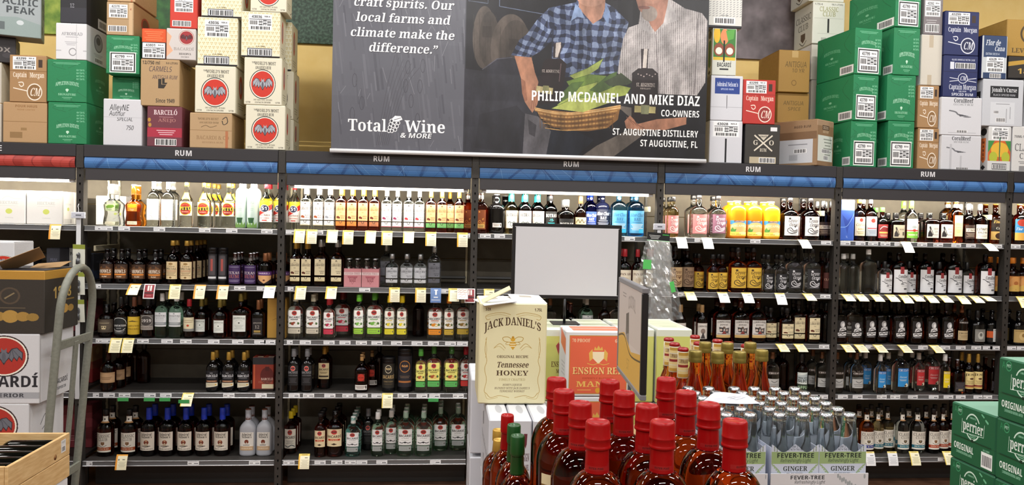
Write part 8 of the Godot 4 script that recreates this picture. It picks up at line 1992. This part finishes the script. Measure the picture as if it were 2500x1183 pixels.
func tickets() -> void:
	# price tickets in the channels
	var T := [[0, [238, 260, 302, 388, 499, 565, 651, 710, 775, 1138, 1185, 1220, 1538, 1709, 1845, 2018, 2065, 2102, 2133, 2163, 2197, 2253, 2292, 2336, 2372, 2436, 2481]],
		[1, [238, 585, 640, 709, 890, 1088, 1668, 2016, 2090, 2245]], [2, [240, 262, 348, 407, 453, 521, 580, 634, 664, 707, 745, 803, 842, 882, 920, 968, 1018, 1058, 1100, 1136, 2013, 2126, 2255, 2309, 2347, 2385, 2413, 2434, 2467, 2494]],
		[3, [233, 265, 303, 365, 404, 558, 637, 718, 753, 805, 849, 884, 920, 984, 1030, 1061, 1119, 1990, 2013, 2059, 2095, 2154, 2187, 2230, 2281, 2317, 2347, 2390, 2412]], [4, [217, 471, 621, 705, 781, 822, 855, 883, 932, 1063, 2303]]]
	for row in T:
		for px in row[1]:
			var y: float = DECK[row[0]] - 0.014
			var x := x_at(px, y, 0.0)
			var nar: bool = px in [238, 240, 233, 217, 709, 707]
			var m := box(Vector3(0.036 if nar else 0.07, 0.023, 0.0008), 0.0, [LAB["ticket_b" if px % 3 == 0 else "ticket"]])
			var near := roundf(x / BAY) * BAY
			if absf(x - near) < 0.062:
				x = near + (0.062 if x > near else -0.062)
			single("price_ticket", "white price ticket in the %s shelf channel" % ROWN[row[0]], "price ticket", m, M["print_labels"], Vector3(x, y, -0.0065), 0.0, "price tickets on the %s shelf" % ROWN[row[0]])
	# paper flags that hang out from the channels: shelf, px, print, reach
	var G := [[0, [[135, "tag_o", 0.02], [732, "tag", 0.04], [761, "tag", 0.03], [812, "tag", 0.05], [850, "tag", 0.03], [905, "tag", 0.05], [945, "tag", 0.03], [998, "tag", 0.06], [1052, "tag", 0.03], [1129, "tag", 0.02], [1662, "tag_w", 0.06], [1725, "tag_w", 0.06], [1960, "tag_w", 0.075], [2211, "tag_w", 0.06], [2409, "tag_w", 0.08]]],
		[1, [[331, "tag_o", 0.07], [366, "tag_red", 0.03], [428, "tag_y", 0.03], [489, "tag_o", 0.04], [545, "tag_o", 0.04], [660, "tag_w", 0.06], [735, "tag", 0.05], [810, "tag", 0.06], [963, "tag", 0.02], [1027, "tag", 0.02], [1064, "tag_blue", 0.01], [1108, "tag", 0.05], [1129, "tag_hand", 0.07], [1147, "tag_red", 0.03], [1194, "tag_y", 0.02], [1261, "tag_w", 0.08], [1316, "tag_y", 0.08], [1416, "tag_o", 0.085], [1492, "tag_o", 0.085], [1682, "tag_y", 0.08], [1763, "tag_w", 0.07], [1822, "tag_w", 0.07], [1903, "tag_w", 0.06], [1970, "tag_y", 0.085], [2064, "tag_y", 0.085], [2096, "tag_y", 0.085], [2134, "tag_y", 0.085], [2171, "tag_y", 0.085], [2205, "tag_y", 0.08], [2231, "tag_y", 0.087], [2266, "tag_y", 0.083], [2300, "tag_y", 0.085], [2343, "tag_y", 0.08], [2375, "tag_y", 0.085], [2402, "tag_y", 0.09], [2492, "tag_y", 0.06]]],
		[2, [[284, "tag_y", 0.04], [314, "tag_y", 0.04], [1905, "tag_y", 0.085], [1949, "tag_y", 0.085], [2063, "tag_y", 0.085], [2096, "tag_y", 0.085], [2142, "tag_y", 0.085], [2202, "tag_y", 0.085], [2279, "tag_y", 0.085]]],
		[3, [[460, "tag_y", 0.06], [946, "tag_y", 0.03]]], [4, [[298, "tag_o", 0.03], [743, "tag", 0.03], [2123, "tag_w", 0.03], [2178, "tag_w", 0.03], [2231, "tag_y", 0.04], [2312, "tag_y", 0.05]]]]
	for row in G:
		for q in row[1]:
			var up := 0.045 if row[0] == 4 else 0.004
			var y: float = DECK[row[0]] + up
			var x := x_at(q[0], y - 0.02, 0.01)
			var L := 0.094
			var reach: float = q[2]
			var drop := sqrt(L * L - reach * reach)
			var w := 0.068
			var rows := []
			for i in 6:
				var s := i / 5.0
				var bend := sin(s * PI) * 0.004
				var r2 := []
				for j in 3:
					r2.append(Vector3((j - 1) * w / 2, -drop * s + bend * 0.5, reach * s + bend))
				rows.append(r2)
			var col_word: String = {"tag": "cream price flag with yellow edge", "tag_o": "cream price flag with orange edge", "tag_w": "white price flag with yellow head", "tag_y": "pale yellow price flag", "tag_red": "white and dark red card flag", "tag_blue": "blue card flag", "tag_hand": "handwritten pink note flag"}[q[1]]
			single("price_flag", col_word + " hanging from the %s shelf" % ROWN[row[0]], "price tag", sheet(rows, LAB[q[1]], 0.0006), M["print_labels"], Vector3(x, y, 0.004), 0.0, col_word + "s on the %s shelf" % ROWN[row[0]])
	var gm := mat("green_tag", Color("3f9a52"), 0.5)
	for q in [[3, 301], [3, 365], [3, 403], [3, 1058], [3, 456]]:
		var y: float = DECK[q[0]] - 0.04
		var x := x_at(q[1], y, 0.0)
		single("green_slip", "small green slip below a %s shelf ticket" % ROWN[q[0]], "tag", box(Vector3(0.066, 0.022, 0.001)), gm, Vector3(x, y, 0.004 if q[1] != 456 else 0.055), 0.0, "green slips under the %s shelf tickets" % ROWN[q[0]])
	clip_strips()
func tin(row: int, px: float, h: float, r: float, print_name: String, label: String, back: float) -> void:
	var z := -0.035 - r - back
	taken[row].append([x_at(px, DECK[row] + h / 2, z), z, r, r, 2.0])
	var t := thing("gift_tin", label, "tin", Vector3(x_at(px, DECK[row] + h / 2, z), DECK[row] + 0.001, z), 0.0, label if row == 1 else "")
	part("tin_body", lathe([[0.0, r * 0.97], [0.002, r], [h * 0.88, r], [h * 0.885, r * 1.02], [h * 0.9, r * 1.02]], 28), M["tin_black"], t)
	part("tin_lid", lathe([[h * 0.9, r * 1.0], [h * 0.985, r * 1.0], [h, r * 0.94], [h, r * 0.8], [h - 0.003, r * 0.76]], 28), M["tin_black"], t)
	part("label", wrap_label([[0.0, r, r, 2.0], [h, r, r, 2.0]], h * 0.12, h * 0.82, 0.9, LAB[print_name]), M["print_labels"], t)
func clip_strips() -> void:
	var white := mat("strip_white", Color("d4d6da"), 0.4)
	# on the first upright: a sign holder and hanging cards
	var a := Vector3(0.0, onz(196, 525, 0.02).y, 0.02)
	var t := thing("clip_strip", "white clip strip with small sign and hanging cards on first upright", "clip strip", Vector3(a.x, 0.60, 0.012))
	part("sign_holder", box(Vector3(0.082, 0.038, 0.012), 0.002, [LAB["strip_tag"]]), M["print_big"], t, Vector3(0.003, a.y - 0.60, 0.012))
	part("hanger_loop", tube([Vector3(0, a.y - 0.58, 0.006), Vector3(0.004, a.y - 0.56, 0.01), Vector3(-0.004, a.y - 0.545, 0.004), Vector3(0.0, a.y - 0.53, 0.0)], 0.0015, 8), white, t)
	part("strip", box(Vector3(0.026, a.y - 0.62, 0.002)), white, t, Vector3(0.0, (a.y - 0.62) / 2, 0.002))
	for k in 3:
		var c := part("hanging_card", box(Vector3(0.075, 0.14, 0.002), 0.0, [LAB["strip_card"]]), M["print_big"], t, Vector3(0.008, a.y - 0.60 - 0.25 - k * 0.17, 0.012), Vector3(0.05, -0.1, 0.02 * (k - 1)))
		part("bottle_stopper", lathe([[0.0, 0.012], [0.03, 0.011], [0.034, 0.006], [0.05, 0.005], [0.054, 0.009], [0.066, 0.008]], 14), mat("stopper_grey", Color("5a5c60"), 0.3, 0.6), c, Vector3(0, -0.05, 0.012))
	# on the fourth upright: clear bottle bags under a black card
	var ux := BAY * 3.0
	var tg := onz(1609, 553, 0.02)
	var t2 := thing("bottle_bag", "clear plastic bottle bags with black header card on fourth upright", "plastic bag", Vector3(ux, onz(1605, 790, 0.06).y, 0.014))
	var y0 := t2.position.y
	part("sign_holder", box(Vector3(0.078, 0.04, 0.01), 0.002, [LAB["strip_tag"]]), M["print_big"], t2, Vector3(tg.x - ux, tg.y - y0, 0.012))
	part("strip", box(Vector3(0.024, 0.07, 0.002)), white, t2, Vector3(tg.x - ux, tg.y - y0 - 0.05, 0.012))
	var film := mat("bag_film", Color(0.93, 0.95, 0.96, 0.055), 0.1)
	film.transparency = BaseMaterial3D.TRANSPARENCY_ALPHA
	film.metallic_specular = 0.8
	var nz := FastNoiseLite.new()
	nz.seed = 4
	nz.frequency = 14.0
	var cy := onz(1607, 578, 0.03)
	part("header_card", box(Vector3(0.15, 0.055, 0.002), 0.0, [LAB["bag_card"]]), M["print_big"], t2, Vector3(cy.x - ux, cy.y - y0, 0.024), Vector3(0, 0, -0.06))
	for layer in 4:
		var topl: Vector3 = onz(1578 + layer * 2, 584, 0.03)
		var topr: Vector3 = onz(1634 - layer, 590, 0.03)
		var botl: Vector3 = onz([1548, 1556, 1572, 1585][layer], [690, 800, 798, 795][layer], 0.08)
		var botr: Vector3 = onz([1640, 1642, 1636, 1662][layer], [712, 800, 796, 775][layer], 0.08)
		var rows := []
		for i in 19:
			var row := []
			for j in 13:
				var l := topl.lerp(botl, i / 18.0)
				var r := topr.lerp(botr, i / 18.0)
				var p := l.lerp(r, j / 12.0)
				var d := nz.get_noise_3d(p.x * 3.0, p.y * 1.6, layer * 0.7) * 0.028 + nz.get_noise_3d(p.x * 9.0, p.y * 5.0, layer * 0.7 + 3.0) * 0.016
				row.append(p + Vector3(d * 0.4, 0, d + layer * 0.009 + 0.012) - t2.position)
			rows.append(row)
		part("plastic_film", sheet(rows, Rect2(0, 0, 1, 1), 0.0006), film, t2)
	var gp := mat("bag_green", Color("58c263"), 0.4)
	for q in [[1580, 645, 0.055, 0.06], [1642, 700, 0.03, 0.07]]:
		var p := onz(q[0], q[1], 0.11)
		part("printed_patch", box(Vector3(q[2], q[3], 0.001)), gp, t2, p - t2.position, Vector3(0, 0.1, 0.25 if q[0] > 1600 else -0.05))


func _ready() -> void:
	rng.seed = 77
	cam_b = Basis.from_euler(Vector3(deg_to_rad(-1.36), deg_to_rad(-4.9), deg_to_rad(1.23)), EULER_ORDER_YXZ)
	outlook()
	for a in [["Droid Sans", 400], ["Droid Sans", 700], ["Droid Serif", 400], ["Droid Serif", 700], ["Droid Sans Mono", 400]]:
		var f := SystemFont.new()
		f.font_names = PackedStringArray([a[0]])
		f.font_weight = a[1]
		fonts.append(f)
	draw_strips()
	draw_labels()
	printed("print_labels", pages["labels"], 0.5)
	draw_boxes()
	draw_banner()
	draw_big()
	room()
	shelving()
	banner()
	glasses()
	kinds()
	cartons()
	display()
	left_side()
	extras()
	stock()
	tickets()
